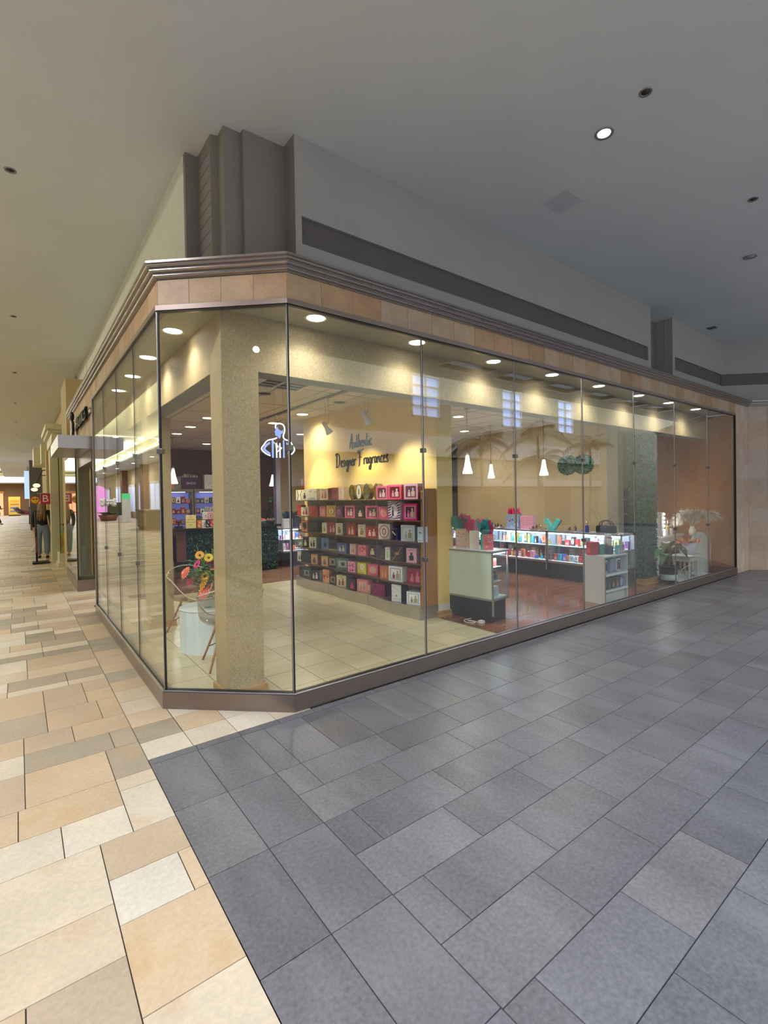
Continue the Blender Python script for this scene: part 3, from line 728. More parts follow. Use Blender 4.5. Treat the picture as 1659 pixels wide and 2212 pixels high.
# ================================================================ SHOP CONTENTS
def hexname(c): return flat(c, .4)
BOTTLE = [(-.5, 0), (.5, 0), (.5, .58), (.16, .66), (.16, .74), (.24, .75), (.24, 1), (-.24, 1), (-.24, .75), (-.16, .74), (-.16, .66), (-.5, .58)]
def disc(n=14, k=1.): return [(.5*math.cos(2*PI*i/n)*k, .5+.5*math.sin(2*PI*i/n)) for i in range(n)]
def face_art(mb, w, h, y, style, ac, body):
    """printed panels on the front face, which looks along -y; local x across, z up"""
    A = hexname(ac); rnd = random.Random(int(w*1e4)+ac[0])
    lt = hexname(tuple(min(255, int(c*.6+255*.4)) for c in body)); dk = hexname(tuple(int(c*.45) for c in body))
    lay = [y]
    def P(pts, cx, cz, sx, sz, m, dy=.0006):
        q = [(cx*w+px*sx*w, y-dy, cz*h+pz*sz*h) for px, pz in pts]
        mb.poly(q, m)
    R = [(-.5, 0), (.5, 0), (.5, 1), (-.5, 1)]
    if style in ('window', 'windoww'):
        P(R, 0, .12, .74, .74, A); P(R, 0, .15, .66, .68, dk if style == 'window' else lt, .0012)
        P(BOTTLE, -.12, .18, .18, .42, lt if style == 'window' else A, .0018); P(BOTTLE, .16, .18, .26, .55, hexname((226, 196, 186)) if style == 'window' else hexname((170, 160, 130)), .0018)
    elif style == 'bottle': P(BOTTLE, 0, .15, .45, .55, A); P(R, 0, .86, .5, .03, dk)
    elif style == 'bottles': P(BOTTLE, -.18, .14, .2, .5, A); P(BOTTLE, .16, .14, .24, .62, A); P(R, 0, .88, .4, .025, dk)
    elif style == 'oval': P(disc(), 0, .16, .74, .68, A); P(disc(), 0, .24, .52, .52, lt, .0012); P(BOTTLE, 0, .34, .14, .3, A, .0018)
    elif style == 'ring': P(disc(), 0, .08, .86, .84, A); P(disc(), 0, .13, .72, .74, lt, .0012); P(disc(), 0, .26, .34, .46, A, .0018); P(disc(), 0, .34, .2, .3, lt, .0024)
    elif style == 'curve':
        for sgn in (-1, 1): P([(sgn*.25, 0), (sgn*.12, .5), (sgn*.28, 1), (sgn*.36, 1), (sgn*.2, .5), (sgn*.33, 0)], 0, .02, 1, .96, A)
        P(R, 0, .5, .4, .025, A)
    elif style == 'leaf':
        for k in range(6):
            a = rnd.uniform(-1, 1); cx = rnd.uniform(-.3, .3); cz = rnd.uniform(.55, .8)
            P([(0, 0), (.5*math.cos(a), .5*math.sin(a)+.05), (math.cos(a), math.sin(a)), (.5*math.cos(a), .5*math.sin(a)-.12)], cx, cz, .3, .18, A)
        P([(-.5, 0), (.5, 0), (.3, .4), (-.2, .3)], 0, .02, .9, .6, dk if sum(body) < 200 else hexname((170, 172, 206)))
    elif style in ('diag', 'diag2'):
        P([(-.5, 0), (.1, 0), (.5, .8), (.5, 1)], 0, .02, .94, .94, A)
        if style == 'diag2': P(R, 0, .12, .76, .74, A); P([(-.5, .8), (-.3, .9), (.5, .3), (.4, .2)], 0, .3, .6, .5, hexname((226, 226, 232)), .0012)
    elif style == 'diamond': P([(-.35, .9), (.3, 1), (.45, .3), (.05, 0), (-.4, .5)], 0, .12, .8, .76, A)
    elif style == 'star': P([(0, 1), (.12, .6), (.5, .55), (.2, .35), (.35, 0), (0, .2), (-.35, 0), (-.2, .35), (-.5, .55), (-.12, .6)], 0, .15, .5, .7, A)
    elif style == 'band': P(R, 0, .03, 1, .14, A); P(disc(), 0, .4, .4, .35, dk, .001)
    elif style == 'frame': P(R, 0, .2, .7, .6, A); P(R, 0, .25, .6, .5, lt, .0012); P(disc(), .05, .32, .3, .34, dk, .0018)
    elif style in ('dots', 'dots2', 'speckle'):
        n = {'dots': 12, 'dots2': 4, 'speckle': 40}[style]
        for k in range(n):
            s_ = rnd.uniform(.1, .26) if style != 'speckle' else rnd.uniform(.03, .06)
            P(disc(7), rnd.uniform(-.38, .38), rnd.uniform(.06, .74), s_, s_*.8, A if style != 'speckle' else hexname((120, 112, 108)))
        if style == 'speckle':
            P([(-.5, 0), (-.38, 0), (.5, 1), (.38, 1)], 0, .03, .9, .94, A, .0012); P(R, 0, .42, .34, .16, hexname((190, 130, 96)), .0018)
    elif style == 'stripes':
        for k in range(9):
            z = -.25+k*.14; pts = [(-.5, z), (-.5, z+.07), (.5, z+.42), (.5, z+.35)]
            pts = [(px, min(max(pz, 0), 1)) for px, pz in pts]; P(pts, 0, 0, 1, 1, A)
        P(disc(), 0, .12, .62, .72, lt, .0012); P(BOTTLE, -.1, .2, .16, .5, A, .0018); P(BOTTLE, .14, .2, .2, .5, hexname((240, 240, 244)), .0018)
    elif style == 'flower':
        for k in range(7): a = 2*PI*k/7; P(disc(8), .05+.16*math.cos(a), .5+.2*math.sin(a), .2, .24, A)
        P(disc(8), .05, .54, .14, .16, hexname((230, 190, 60)), .0012); P(R, 0, .1, .5, .03, dk)
    elif style == 'lines':
        P([(-.5, 1), (.5, .6), (.5, .58), (-.5, .98)], 0, .1, .9, .8, A)
        for k in range(9): P(disc(6), -.3+.15*(k % 5), .14+.16*(k//5), .05, .04, A)
        P(BOTTLE, 0, .3, .1, .14, A, .001)
def carton(name, label, group, loc, w, d, h, rz, body, style='plain', ac=(200, 200, 200), side=None, cat='gift box', rough=.4, lid=True):
    mb = MB(); B = flat(body, rough); Sd = flat(side, rough) if side else B
    b = .0015
    v = [(-w/2, -d/2, 0), (w/2, -d/2, 0), (w/2, d/2, 0), (-w/2, d/2, 0), (-w/2, -d/2, h), (w/2, -d/2, h), (w/2, d/2, h), (-w/2, d/2, h)]
    mb.add(v, [(3, 2, 1, 0), (4, 5, 6, 7), (0, 1, 5, 4), (2, 3, 7, 6)], B); mb.add(v, [(1, 2, 6, 5), (3, 0, 4, 7)], Sd)
    if side: # seams that show the stack of cartons behind
        for k in (1, 2): mb.poly([(w/2+.0008, -d/2+d*k/3-.001, .01), (w/2+.0008, -d/2+d*k/3+.001, .01), (w/2+.0008, -d/2+d*k/3+.001, h-.01), (w/2+.0008, -d/2+d*k/3-.001, h-.01)], flat(tuple(int(c*.6) for c in side)))
    if style != 'plain': face_art(mb, w, h, -d/2, style, ac, body)
    elif h > .1: # an embossed frame line on plain cartons
        A = hexname(ac); e = .1
        mb.poly([(-w*.35, -d/2-.0006, h*.12), (w*.35, -d/2-.0006, h*.12), (w*.35, -d/2-.0006, h*.14), (-w*.35, -d/2-.0006, h*.14)], A)
        mb.poly([(-w*.2, -d/2-.0006, h*.6), (w*.2, -d/2-.0006, h*.6), (w*.2, -d/2-.0006, h*.66), (-w*.2, -d/2-.0006, h*.66)], A)
    o = mb.build(name, B, None, loc, rz); tag(o, label, cat, group); return o

# ---- curved wall display ---------------------------------------
SH_Z = [1.565, 1.285, 1.005, .725, .445]
Y0, Y1 = 1.40, 4.95
def front_x(y, deep=0):   # three gentle bows, one per bay
    t = (y-Y0)/((Y1-Y0)/3)
    return 2.435-deep-.055*math.sin(PI*(t % 1))**2+.012*(t/3)
def wall_display():
    t = thing('wall_display', 'curved maple shelf unit with brushed steel plinth against the yellow wall', 'shelving')
    W1 = wood('maple_veneer', (172, 122, 66), (150, 102, 54), .35, axis=2); WD = wood('dark_veneer', (96, 66, 44), (80, 54, 36), .4)
    mb = MB(); mb.prism([(2.70, Y0+.02), (2.742, Y0+.02), (2.742, Y1), (2.70, Y1)], .16, 1.56); 
    mb.build('back_panel', W1, t)
    # end panel with the clipped corner
    e = MB(); pr = [(2.47, .0), (2.742, .0), (2.742, 1.70), (2.55, 1.70), (2.50, 1.66)]
    v = [(x, Y0-.005, z) for x, z in pr]+[(x, Y0+.02, z) for x, z in pr]; n = len(pr)
    e.add(v, [list(range(n)), list(range(2*n-1, n-1, -1))]+[(i, i+n, (i+1) % n+n, (i+1) % n) for i in range(n)]); e.build('end_panel', W1, t)
    for k in (1, 2):
        y = Y0+(Y1-Y0)*k/3; u = MB(); u.box((2.62, y-.02, .16), (2.70, y+.02, 1.62)); u.build('upright', wood('maple_edge', (206, 162, 96), (190, 146, 84), .4), t)
    N = 48; ys = [Y0+(Y1-Y0)*i/N for i in range(N+1)]
    pl = MB(); v = []
    for y in ys: x = front_x(y); v += [(x, y, 0), (x, y, .165), (2.70, y, .165), (2.70, y, 0)]
    f = []
    for i in range(N):
        a = i*4; f += [(a, a+1, a+5, a+4), (a+1, a+2, a+6, a+5), (a+3, a, a+4, a+7)]
    f += [(3, 2, 1, 0), (N*4, N*4+1, N*4+2, N*4+3)]
    pl.add(v, f, None, 0, False); pl.build('plinth', M_STEEL, t)
    st = MB(); st.box((2.435, Y0-.012, 0), (2.742, Y0-.006, .168)); st.build('plinth_return', M_STEEL, t)
    for y in (Y0+(Y1-Y0)/3, Y0+(Y1-Y0)*2/3):
        q = MB(); x = front_x(y); q.box((x-.0015, y-.0015, .001), (x+.002, y+.0015, .165)); q.build('plinth_joint', M_BLACK, t)
    for z in SH_Z:
        s = MB(); v = []
        for y in ys: x = front_x(y)-.01; v += [(x, y, z-.014), (x, y, z), (2.70, y, z), (2.70, y, z-.014)]
        f = []
        for i in range(N):
            a = i*4; f += [(a, a+1, a+5, a+4), (a+1, a+2, a+6, a+5), (a+3, a, a+4, a+7)]
        f += [(3, 2, 1, 0), (N*4, N*4+1, N*4+2, N*4+3)]
        s.add(v, f); s.build('shelf', WD, t)
    for y in (Y0+.3, Y0+1.45, Y0+2.6):
        b = MB(); pr = [(2.5, 1.549), (2.70, 1.549), (2.70, 1.36), (2.66, 1.42)]; v = [(x, y, z) for x, z in pr]+[(x, y+.02, z) for x, z in pr]; n = 4
        b.add(v, [(0, 1, 2, 3), (7, 6, 5, 4)]+[(i, i+n, (i+1) % n+n, (i+1) % n) for i in range(n)]); b.build('bracket', MATS['maple_edge'], t)
wall_display()
ROWW = ['top', 'second', 'third', 'fourth', 'fifth', 'bottom']
for (r, ya, yb, h, st, bo, ac, si, lab, sd) in BOXROWS:
    z = ([1.565]+SH_Z[1:]+[.166])[r]; w = max(ya-yb-.012, .04); yc = (ya+yb)/2
    d = .17 if sd else .10
    yaw = -PI/2+(.32 if sd and w > .1 else .12)
    w2 = w*.93
    x = front_x(yc)+.02+d/2+w2*.5*math.sin(yaw+PI/2)
    carton('gift_box', '%s, %s shelf, curved display' % (lab, ROWW[r]), 'gift boxes on the curved wall display', (min(x, 2.69-d/2-w2*.5*math.sin(yaw+PI/2)), yc, z+.001), w2, d, h, yaw, bo, st, ac, si)
# oval tins and the other odd shapes on the display
def oval_tin(label, y, x, face, rim):
    t = thing('oval_tin', label, 'tin', (x, y, 1.566), -PI/2+.1, 'oval tins on the top shelf')
    n = 28
    def ring(sx, sz, yy): return [(sx*math.cos(2*PI*i/n), yy, .118+sz*math.sin(2*PI*i/n)) for i in range(n)]
    b = MB(); v = ring(.068, .115, -.045)+ring(.068, .115, .045); b.add(v, [(i, (i+1) % n, n+(i+1) % n, n+i) for i in range(n)], None, 0, True); b.add(v, [list(range(n)), list(range(2*n-1, n-1, -1))]); b.build('body', rim, t)
    r = MB(); r.tube(ring(.070, .117, -.046), .005, 8, closed=True); r.build('rim', mat('tin_rim', (190, 176, 120), .2, metal=.9), t)
    f = MB(); f.add(ring(.058, .102, -.0475)+[(0, -.0475, .118)], [(i, n, (i+1) % n) for i in range(n)][::1]); f.build('face_label', face, t)
    q = MB(); q.poly([(-.012, -.049, .08), (.012, -.049, .08), (.012, -.049, .15), (0, -.049, .175), (-.012, -.049, .15)]); q.build('emblem', mat('tin_emblem', (120, 110, 90), .4), t)
GOLDT = mat('gold_tin', (176, 150, 84), .18, metal=.9)
oval_tin('gold oval tin left of the white faced oval tin', 3.0, 2.50, mat('smoky_gold', (120, 108, 66), .15, metal=.5), GOLDT)
oval_tin('oval tin with a white face between two gold ones', 2.79, 2.49, flat((222, 224, 222)), mat('silver_tin', (190, 188, 176), .15, metal=.9))
oval_tin('silvery oval tin right of the white faced one', 2.585, 2.49, mat('clear_silver', (150, 150, 120), .12, metal=.6), mat('silver_tin', (190, 188, 176)))
oval_tin('gold oval tin half hidden at the right of the oval tins', 2.43, 2.56, mat('warm_gold', (176, 140, 70), .2, metal=.6), GOLDT)
def bottle_carton():
    t = thing('bottle_carton', 'white bottle shaped carton with black neck line on the bottom shelf', 'carton', (2.52, 1.975, .167), -.3)
    b = MB(); b.lathe([(.001, 0), (.055, 0), (.058, .01), (.058, .165), (.05, .175), (.001, .175)], 24); b.build('body', flat((224, 228, 232)), t)
    b = MB(); b.lathe([(.001, .176), (.052, .176), (.052, .184), (.001, .184)], 24); b.build('neck_band', flat((30, 30, 34)), t)
    b = MB(); b.lathe([(.001, .185), (.056, .185), (.056, .225), (.052, .232), (.001, .232)], 24); b.build('cap', flat((220, 222, 226)), t)
    b = MB(); b.at((0, 0, 0), rz=-1.2).add([(.0 + .058*math.cos(a)-0, -.0-.0585*1 if False else .0585*math.sin(a), .09+z) for a, z in [(-1.57+.45*math.cos(k*PI/5), .03*math.sin(k*PI/5)) for k in range(10)]], [list(range(10))]); b.build('medallion', flat((96, 80, 64)), t)
bottle_carton()
def round_tin():
    t = thing('round_tin', 'slim beige oval compact leaning before the magenta gift box', 'tin', (2.42, 2.52, .167), -PI/2+.1)
    n = 20; v = [(.022*math.cos(2*PI*i/n), -.01, .075+.075*math.sin(2*PI*i/n)) for i in range(n)]+[(.022*math.cos(2*PI*i/n), .012, .075+.075*math.sin(2*PI*i/n)) for i in range(n)]
    b = MB(); b.add(v, [(i, (i+1) % n, n+(i+1) % n, n+i) for i in range(n)]+[list(range(n)), list(range(2*n-1, n-1, -1))]); b.build('body', flat((206, 170, 130)), t)
    q = MB(); q.poly([(-.008, -.011, .02), (.008, -.011, .02), (.004, -.011, .08), (-.004, -.011, .08)]); q.build('motif', flat((80, 40, 40)), t)
round_tin()

# ---- script lettering on the yellow wall ------------------------
GL = {
 'A': (.62, [[(-.02, 0), (.1, .1), (.34, .95), (.38, 1.0), (.4, .9), (.42, .0), (.5, 0)], [(.05, .38), (.25, .42), (.55, .36)]]),
 'D': (.66, [[(.12, 1.0), (.1, .5), (.08, .02), (.12, 0)], [(-.05, .85), (.1, 1.02), (.4, .9), (.5, .5), (.36, .1), (.1, -.02), (-.02, .06)]]),
 'F': (.62, [[(.14, .95), (.12, .5), (.06, 0), (-.06, -.08)], [(-.1, .8), (0, 1.0), (.3, .98), (.56, 1.06)], [(-.02, .5), (.2, .54), (.38, .5)]]),
 'u': (.34, [[(0, .42), (.02, .1), (.1, 0), (.2, .12), (.24, .42)], [(.24, .42), (.25, .1), (.34, .02)]]),
 't': (.26, [[(.1, .9), (.08, .3), (.12, .02), (.26, .06)], [(-.06, .6), (.24, .64)]]),
 'h': (.34, [[(.08, 1.0), (.06, .5), (.02, 0)], [(.03, .22), (.14, .42), (.22, .38), (.22, .1), (.32, .02)]]),
 'e': (.3, [[(.02, .2), (.16, .28), (.22, .38), (.14, .46), (.04, .34), (.04, .12), (.14, 0), (.3, .08)]]),
 'n': (.36, [[(.02, .42), (.02, 0)], [(.03, .22), (.14, .42), (.22, .38), (.23, .1), (.35, .03)]]),
 'i': (.2, [[(.06, .42), (.05, .1), (.2, .03)], [(.1, .62), (.12, .66)]]),
 'c': (.28, [[(.24, .38), (.14, .46), (.04, .3), (.05, .08), (.14, 0), (.28, .08)]]),
 's': (.26, [[(.02, .05), (.16, .0), (.2, .14), (.1, .28), (.14, .48), (.2, .36)]]),
 'g': (.34, [[(.24, .38), (.12, .44), (.03, .24), (.1, .04), (.22, .16), (.25, .42)], [(.25, .42), (.23, -.1), (.14, -.38), (.02, -.3), (.1, -.12), (.34, .05)]]),
 'r': (.27, [[(.04, .42), (.03, .2), (.03, 0)], [(.03, .24), (.1, .4), (.2, .44), (.24, .36)]]),
 'a': (.34, [[(.24, .38), (.12, .44), (.03, .24), (.1, .03), (.22, .14), (.25, .42)], [(.25, .42), (.24, .1), (.34, .03)]])}
def script(mb, word, x0, z0, size, thick, origin_y):
    """ribbon pen strokes in the local xz plane with a small thickness in y"""
    x = x0
    for ch in word:
        adv, strokes = GL[ch]
        for st in strokes:
            P = cr_spline([(x+px*size, 0, z0+pz*size) for px, pz in st], 6); n = len(P); v = []
            for i, p in enumerate(P):
                d = (P[min(i+1, n-1)]-P[max(i-1, 0)]).normalized(); nrm = Vector((-d.z, 0, d.x))
                wdt = thick*(.35+.75*abs(d.z)**1.5)*(.6 if i in (0, n-1) else 1)
                for s_, yy in ((1, 0), (-1, 0), (-1, -.004), (1, -.004)): v.append((p.x+nrm.x*wdt*s_, yy, p.z+nrm.z*wdt*s_))
            f = []
            for i in range(n-1):
                a = i*4; f += [(a+j, a+(j+1) % 4, a+4+(j+1) % 4, a+4+j) for j in range(4)]
            mb.add(v, f)
        x += adv*size
    return x
def wlen(w, s): return sum(GL[c][0] for c in w)*s
def lettering():
    m = flat((16, 14, 16), .5); k = .255
    t = thing('wall_lettering', 'black brush script lettering on the yellow wall above the curved display', 'lettering', (2.748, 3.19, 2.2), -PI/2)
    for word, cx, z, s_ in (('Authentic', .01, .215, .225),):
        mb = MB(); script(mb, word, cx-wlen(word, s_)/2, z, s_, .0145, 0); mb.build('word', m, t)
    s_ = .235
    a, b = wlen('Designer', s_), wlen('Fragrances', s_); tot = a+b+.08
    mb = MB(); script(mb, 'Designer', -tot/2, -.075, s_, .0145, 0); mb.build('word', m, t)
    mb = MB(); script(mb, 'Fragrances', -tot/2+a+.08, -.075, s_, .0145, 0); mb.build('word', m, t)
lettering()

# ---- lamps ------------------------------------------------------
def can(name, x, y, z, lit, label, group, r=.085, power=0, col=(1, .95, .84), size=2.2):
    t = thing(name, label, 'ceiling light', (x, y, z), 0, group)
    b = MB(); b.lathe([(r*.82, .0), (r*.82, -.002), (r, -.008), (r*1.12, -.006), (r*1.16, 0)], 28); b.build('trim_ring', mat('lamp_ring', (196, 192, 184), .35, metal=.3), t)
    b = MB(); b.lathe([(.0001, -.004), (r*.82, -.004), (r*.82, .0)], 28); b.build('lens' if lit else 'baffle', (M_BULB if lit == 1 else M_BULBW) if lit else flat((40, 38, 38)), t)
    if power: spot(name+'_light', (x, y, z-.03), (x, y, 0), power, col, size, .9, .06)
    return t
SOFF_R = [(.375, .245), (1.48, .25), (2.62, .27), (3.7, .25), (4.8, .25), (5.95, .25), (7.0, .25), (8.1, .25)]
ordn = ['first', 'second', 'third', 'fourth', 'fifth', 'sixth', 'seventh', 'eighth', 'ninth', 'tenth', 'eleventh', 'twelfth', 'thirteenth', 'fourteenth', 'fifteenth', 'sixteenth', 'seventeenth', 'eighteenth', 'nineteenth', 'twentieth', 'twenty-first', 'twenty-second', 'twenty-third', 'twenty-fourth']
for i, (x, y) in enumerate(SOFF_R):
    can('recessed_downlight', x, y, SZ, 1, 'bright recessed downlight in the right window soffit, %s from the glass corner' % ordn[i], 'soffit downlights along the windows', .09, 27, (1, .95, .86), 2.5)
for i, (x, y) in enumerate([(-.5, 1.25), (-.51, 2.25), (-.5, 3.2), (-.51, 4.15)]):
    can('recessed_downlight', x, y, SZ, 1, 'bright recessed downlight in the left window soffit, %s from the glass corner' % ordn[i], 'soffit downlights along the windows', .09, 27, (1, .94, .84), 2.5)
ceil_d = [(1.2, 7.09), (1.17, 5.8), (1.24, 8.33), (2.4, 10.07), (2.42, 4.53), (2.41, 5.75), (3.63, 7.0), (4.9, 5.3), (5.0, 3.2), (6.6, 4.6), (4.0, 2.2), (5.8, 1.6), (.6, 10.2)]
names = ['by the front left', 'nearest the front pillar', 'over the left end of the counter', 'before the back wall shelves', 'right above the end of the yellow wall', 'left above the yellow wall end', 'deep behind the yellow wall', 'in the middle of the showcase room', 'over the showcase aisle', 'over the far showcase', 'behind the partition end', 'near the hanging greenery', 'before the dark back wall']
for i, (x, y) in enumerate(ceil_d):
    can('round_downlight', x, y, SZ, 2, 'warm round ceiling downlight in the shop, %s' % names[i], 'downlights in the shop ceiling', .12, 84, (1, .96, .89), 2.7)
for i, (x, y, l) in enumerate([(2.4, 3.22, 'over the curved display'), (1.18, 3.26, 'below the ceiling grille')]):
    can('ceiling_speaker', x, y, SZ, 0, 'dark round ceiling speaker %s' % l, 'ceiling speakers', .11)
def grille():
    t = thing('air_grille', 'square white ceiling air grille with an open corner behind the front pillar', 'ceiling grille', (1.15, 2.5, SZ))
    f = MB()
    for a, b in (((-.33, -.33), (.33, -.29)), ((-.33, .29), (.33, .33)), ((-.33, -.33), (-.29, .33)), ((.29, -.33), (.33, .33)), ((-.06, -.3), (-.03, .3))): f.box((*a, -.018), (*b, 0))
    f.build('frame', M_WM, t); s = MB()
    for k in range(4): s.box((-.28, -.26+k*.14, -.012), (.28, -.22+k*.14, -.002))
    s.build('louvre', flat((170, 168, 160)), t); p = MB(); p.box((-.29, -.29, -.003), (.29, .29, -.001)); p.build('throat', flat((40, 40, 42)), t)
grille()
def track():
    t = thing('light_track', 'long grey lighting track on the shop ceiling before the yellow wall', 'light track')
    b = MB(); b.box((1.99, 1.6, SZ-.03), (2.03, 5.6, SZ)); b.build('rail', flat((120, 116, 108)), t)
    b = MB(); b.box((2.08, 1.6, SZ-.012), (2.095, 5.6, SZ)); b.build('cable_duct', flat((170, 166, 156)), t)
track()
def spotlamp(x, y, z, aim, label, col=(1, .94, .76)):
    t = thing('spotlight', label, 'spotlight', (x, y, SZ-.03), 0, 'grey track spotlights')
    d = MB(); d.box((-.025, -.025, -.05), (.025, .025, 0)); d.build('adapter', M_WM, t)
    h = SZ-.03-z
    s = MB(); s.tube([(-.022, 0, -.05), (-.022, 0, -h+.1)], .0025, 6); s.tube([(.022, 0, -.05), (.022, 0, -h+.1)], .0025, 6); s.build('suspension_rod', M_ALU, t)
    hd = MB(); q = Vector(aim)-Vector((x, y, z)); q.normalize(); R = q.to_track_quat('-Z', 'Y').to_matrix().to_4x4()
    hd.T = Matrix.Translation((0, 0, -h)) @ R
    hd.lathe([(.001, .12), (.024, .12), (.028, .05), (.032, .02), (.055, -.05), (.058, -.072), (.053, -.072), (.0001, -.062)], 20); hd.build('head', mat('lamp_grey', (216, 214, 210), .4), t)
    l = MB(); l.T = hd.T; l.lathe([(.0001, -.072), (.053, -.072), (.056, -.066)], 20); l.build('lens', M_BULB, t)
    yk = MB(); yk.tube([(-.022, 0, -h+.11), (0, 0, -h+.06), (.022, 0, -h+.11)], .006, 6); yk.build('yoke', M_ALU, t)
    P = Vector((x, y, z))+q*.10
    spot('spotlight_beam', P, aim, 72, col, 1.5, .8, .05)
spotlamp(2.02, 2.96, 2.62, (2.75, 2.9, 1.6), 'grey track spotlight hanging left above the wall lettering', (1, .86, .55))
spotlamp(2.02, 1.93, 2.63, (2.75, 1.85, 1.6), 'grey track spotlight hanging right above the wall lettering', (1, .98, .92))
spotlamp(2.02, 4.75, 2.52, (2.75, 4.4, 1.6), 'grey track spotlight seen beside the glass corner joint', (1, .84, .5))
def pendant(x, y, zb, h, r, label):
    t = thing('pendant_lamp', label, 'pendant lamp', (x, y, SZ), 0, 'white cone pendant lamps'); L = SZ-zb
    c = MB(); c.tube([(0, 0, 0), (0, 0, -L+h)], .004, 6); c.build('cord', flat((40, 38, 36)), t)
    c = MB(); c.lathe([(.0001, 0), (.05, 0), (.05, -.02), (.0001, -.025)], 18); c.build('canopy', M_ALU, t)
    c = MB(); c.lathe([(.02, -L+h), (.028, -L+h-.02), (r*.62, -L+h*.42), (r, -L+.015), (r*.97, -L), (r*.9, -L+.012), (.02, -L+h-.04)], 24); c.build('shade', M_SHADE, t)
    c = MB(); c.lathe([(.0001, -L+h+.03), (.015, -L+h+.03), (.022, -L+h-.005), (.0001, -L+h-.005)], 12); c.build('cap', flat((90, 88, 86)), t)
    point('pendant_glow', (x, y, zb-.08), 9, (.95, .96, 1), .06)
pendant(4.5, 2.5, 1.98, .32, .085, 'white cone pendant lamp nearest, left of the showcase room')
pendant(6.4, 3.63, 1.97, .30, .075, 'white cone pendant lamp in the middle over the far showcase')
pendant(6.3, 2.23, 1.965, .30, .085, 'white cone pendant lamp right of the middle, left of the hanging greenery')
pendant(1.3, 9.0, 2.0, .36, .10, 'white cone pendant lamp in front of the orange bag')
pendant(4.35, 10.3, 1.98, .34, .10, 'white cone pendant lamp beside the plum post, above the plant')
def neon():
    t = thing('hanging_logo_sign', 'lit pale blue logo sign of a striped torso hanging behind the corner glass', 'sign', (.625, 1.62, 2.10), -.30)
    B = emis('neon_blue', (150, 176, 240), .9); Wt = emis('neon_white', (236, 240, 255), 1.6); k = .33
    def plate(name, pts, m, y=0):
        n = len(pts); mb = MB(); v = [(px*k, y, pz*k) for px, pz in pts]+[(px*k, y+.012, pz*k) for px, pz in pts]
        mb.add(v, [list(range(n)), list(range(2*n-1, n-1, -1))]+[(i, i+n, (i+1) % n+n, (i+1) % n) for i in range(n)]); return mb.build(name, m, t)
    plate('face', [(-.02, .80), (.03, .86), (.06, .78), (.16, .72), (.2, .78), (.2, .66), (.13, .62), (.12, .52), (.09, .47), (.03, .55), (-.04, .57), (-.06, .62), (-.05, .66), (-.07, .69), (-.05, .74)], B)
    def line(name, pts, w=.012, m=Wt, closed=False):
        mb = MB(); mb.tube([tuple(p) for p in cr_spline([(px*k, -.006, pz*k) for px, pz in pts], 5)], w*k*2, 6); mb.build(name, m, t)
    line('outline_head', [(-.04, .80), (-.03, .92), (.08, .97), (.2, .93), (.25, .82), (.24, .68), (.2, .56), (.24, .46), (.33, .42)])
    line('outline_shoulder', [(.0, .5), (-.08, .46), (-.3, .40), (-.42, .26), (-.5, .12), (-.38, -.02), (-.22, -.10)])
    line('outline_shoulder', [(.33, .42), (.42, .38), (.52, .22), (.56, .1), (.48, -.02), (.36, -.08)])
    for x0, x1, zt, zb in ((-.17, -.11, .42, -.16), (-.04, .0, .32, -.16), (.07, .11, .32, -.16), (.19, .24, .42, -.16)): plate('stripe', [(x0, zb), (x1, zb), (x1, zt), (x0, zt)], Wt if zt < .4 else B, -.004)
    plate('arm', [(-.24, .36), (-.38, .26), (-.46, .12), (-.36, .02), (-.22, -.06), (-.22, 0), (-.34, .08), (-.38, .14), (-.3, .24), (-.22, .3)], B)
    plate('arm', [(.3, .36), (.42, .26), (.5, .12), (.42, .02), (.34, -.04), (.34, .02), (.42, .1), (.4, .16), (.36, .24), (.3, .3)], B)
    w = MB(); w.tube([(-.02, 0, .33), (-.02, 0, SZ-2.10)], .0012, 5); w.tube([(.07, 0, .3), (.07, 0, SZ-2.10)], .0012, 5); w.build('suspension_wire', M_ALU, t)
neon()
# ================================================================ COUNTERS, SHOWCASES, FURNITURE
def leaf_cloud(mb, n, fn, size, mats, rnd):
    for _ in range(n):
        p, nn = fn(rnd); nn = Vector(nn)+Vector((rnd.uniform(-.8, .8), rnd.uniform(-.8, .8), rnd.uniform(-.5, .9))); nn.normalize()
        a = nn.orthogonal().normalized(); a.rotate(Matrix.Rotation(rnd.uniform(0, 6.28), 3, nn)); b = nn.cross(a); s = size*rnd.uniform(.6, 1.25)
        p = Vector(p)
        mb.add([tuple(p-a*s*.5), tuple(p+b*s*.35+nn*s*.12), tuple(p+a*s*.6), tuple(p-b*s*.35+nn*s*.12)], [(0, 1, 2, 3)], rnd.choice(mats))
GRN = [flat((20, 52, 38), .5), flat((30, 72, 50), .5), flat((16, 40, 32), .5), flat((42, 92, 60), .5)]
GRN2 = [flat((50, 110, 50), .45), flat((36, 84, 44), .45), flat((80, 140, 60), .45)]
def boxy(x0, y0, z0, x1, y1, z1, top=False):
    def fn(r):
        ax, ay = x1-x0, y1-y0
        k = r.random()*(2*ax+2*ay)
        z = r.uniform(z0, z1)
        if k < ax: return (x0+k, y0, z), (0, -1, 0)
        k -= ax
        if k < ay: return (x1, y0+k, z), (1, 0, 0)
        k -= ay
        if k < ax: return (x0+k, y1, z), (0, 1, 0)
        return (x0, y0+k-ax, z), (-1, 0, 0)
    return fn
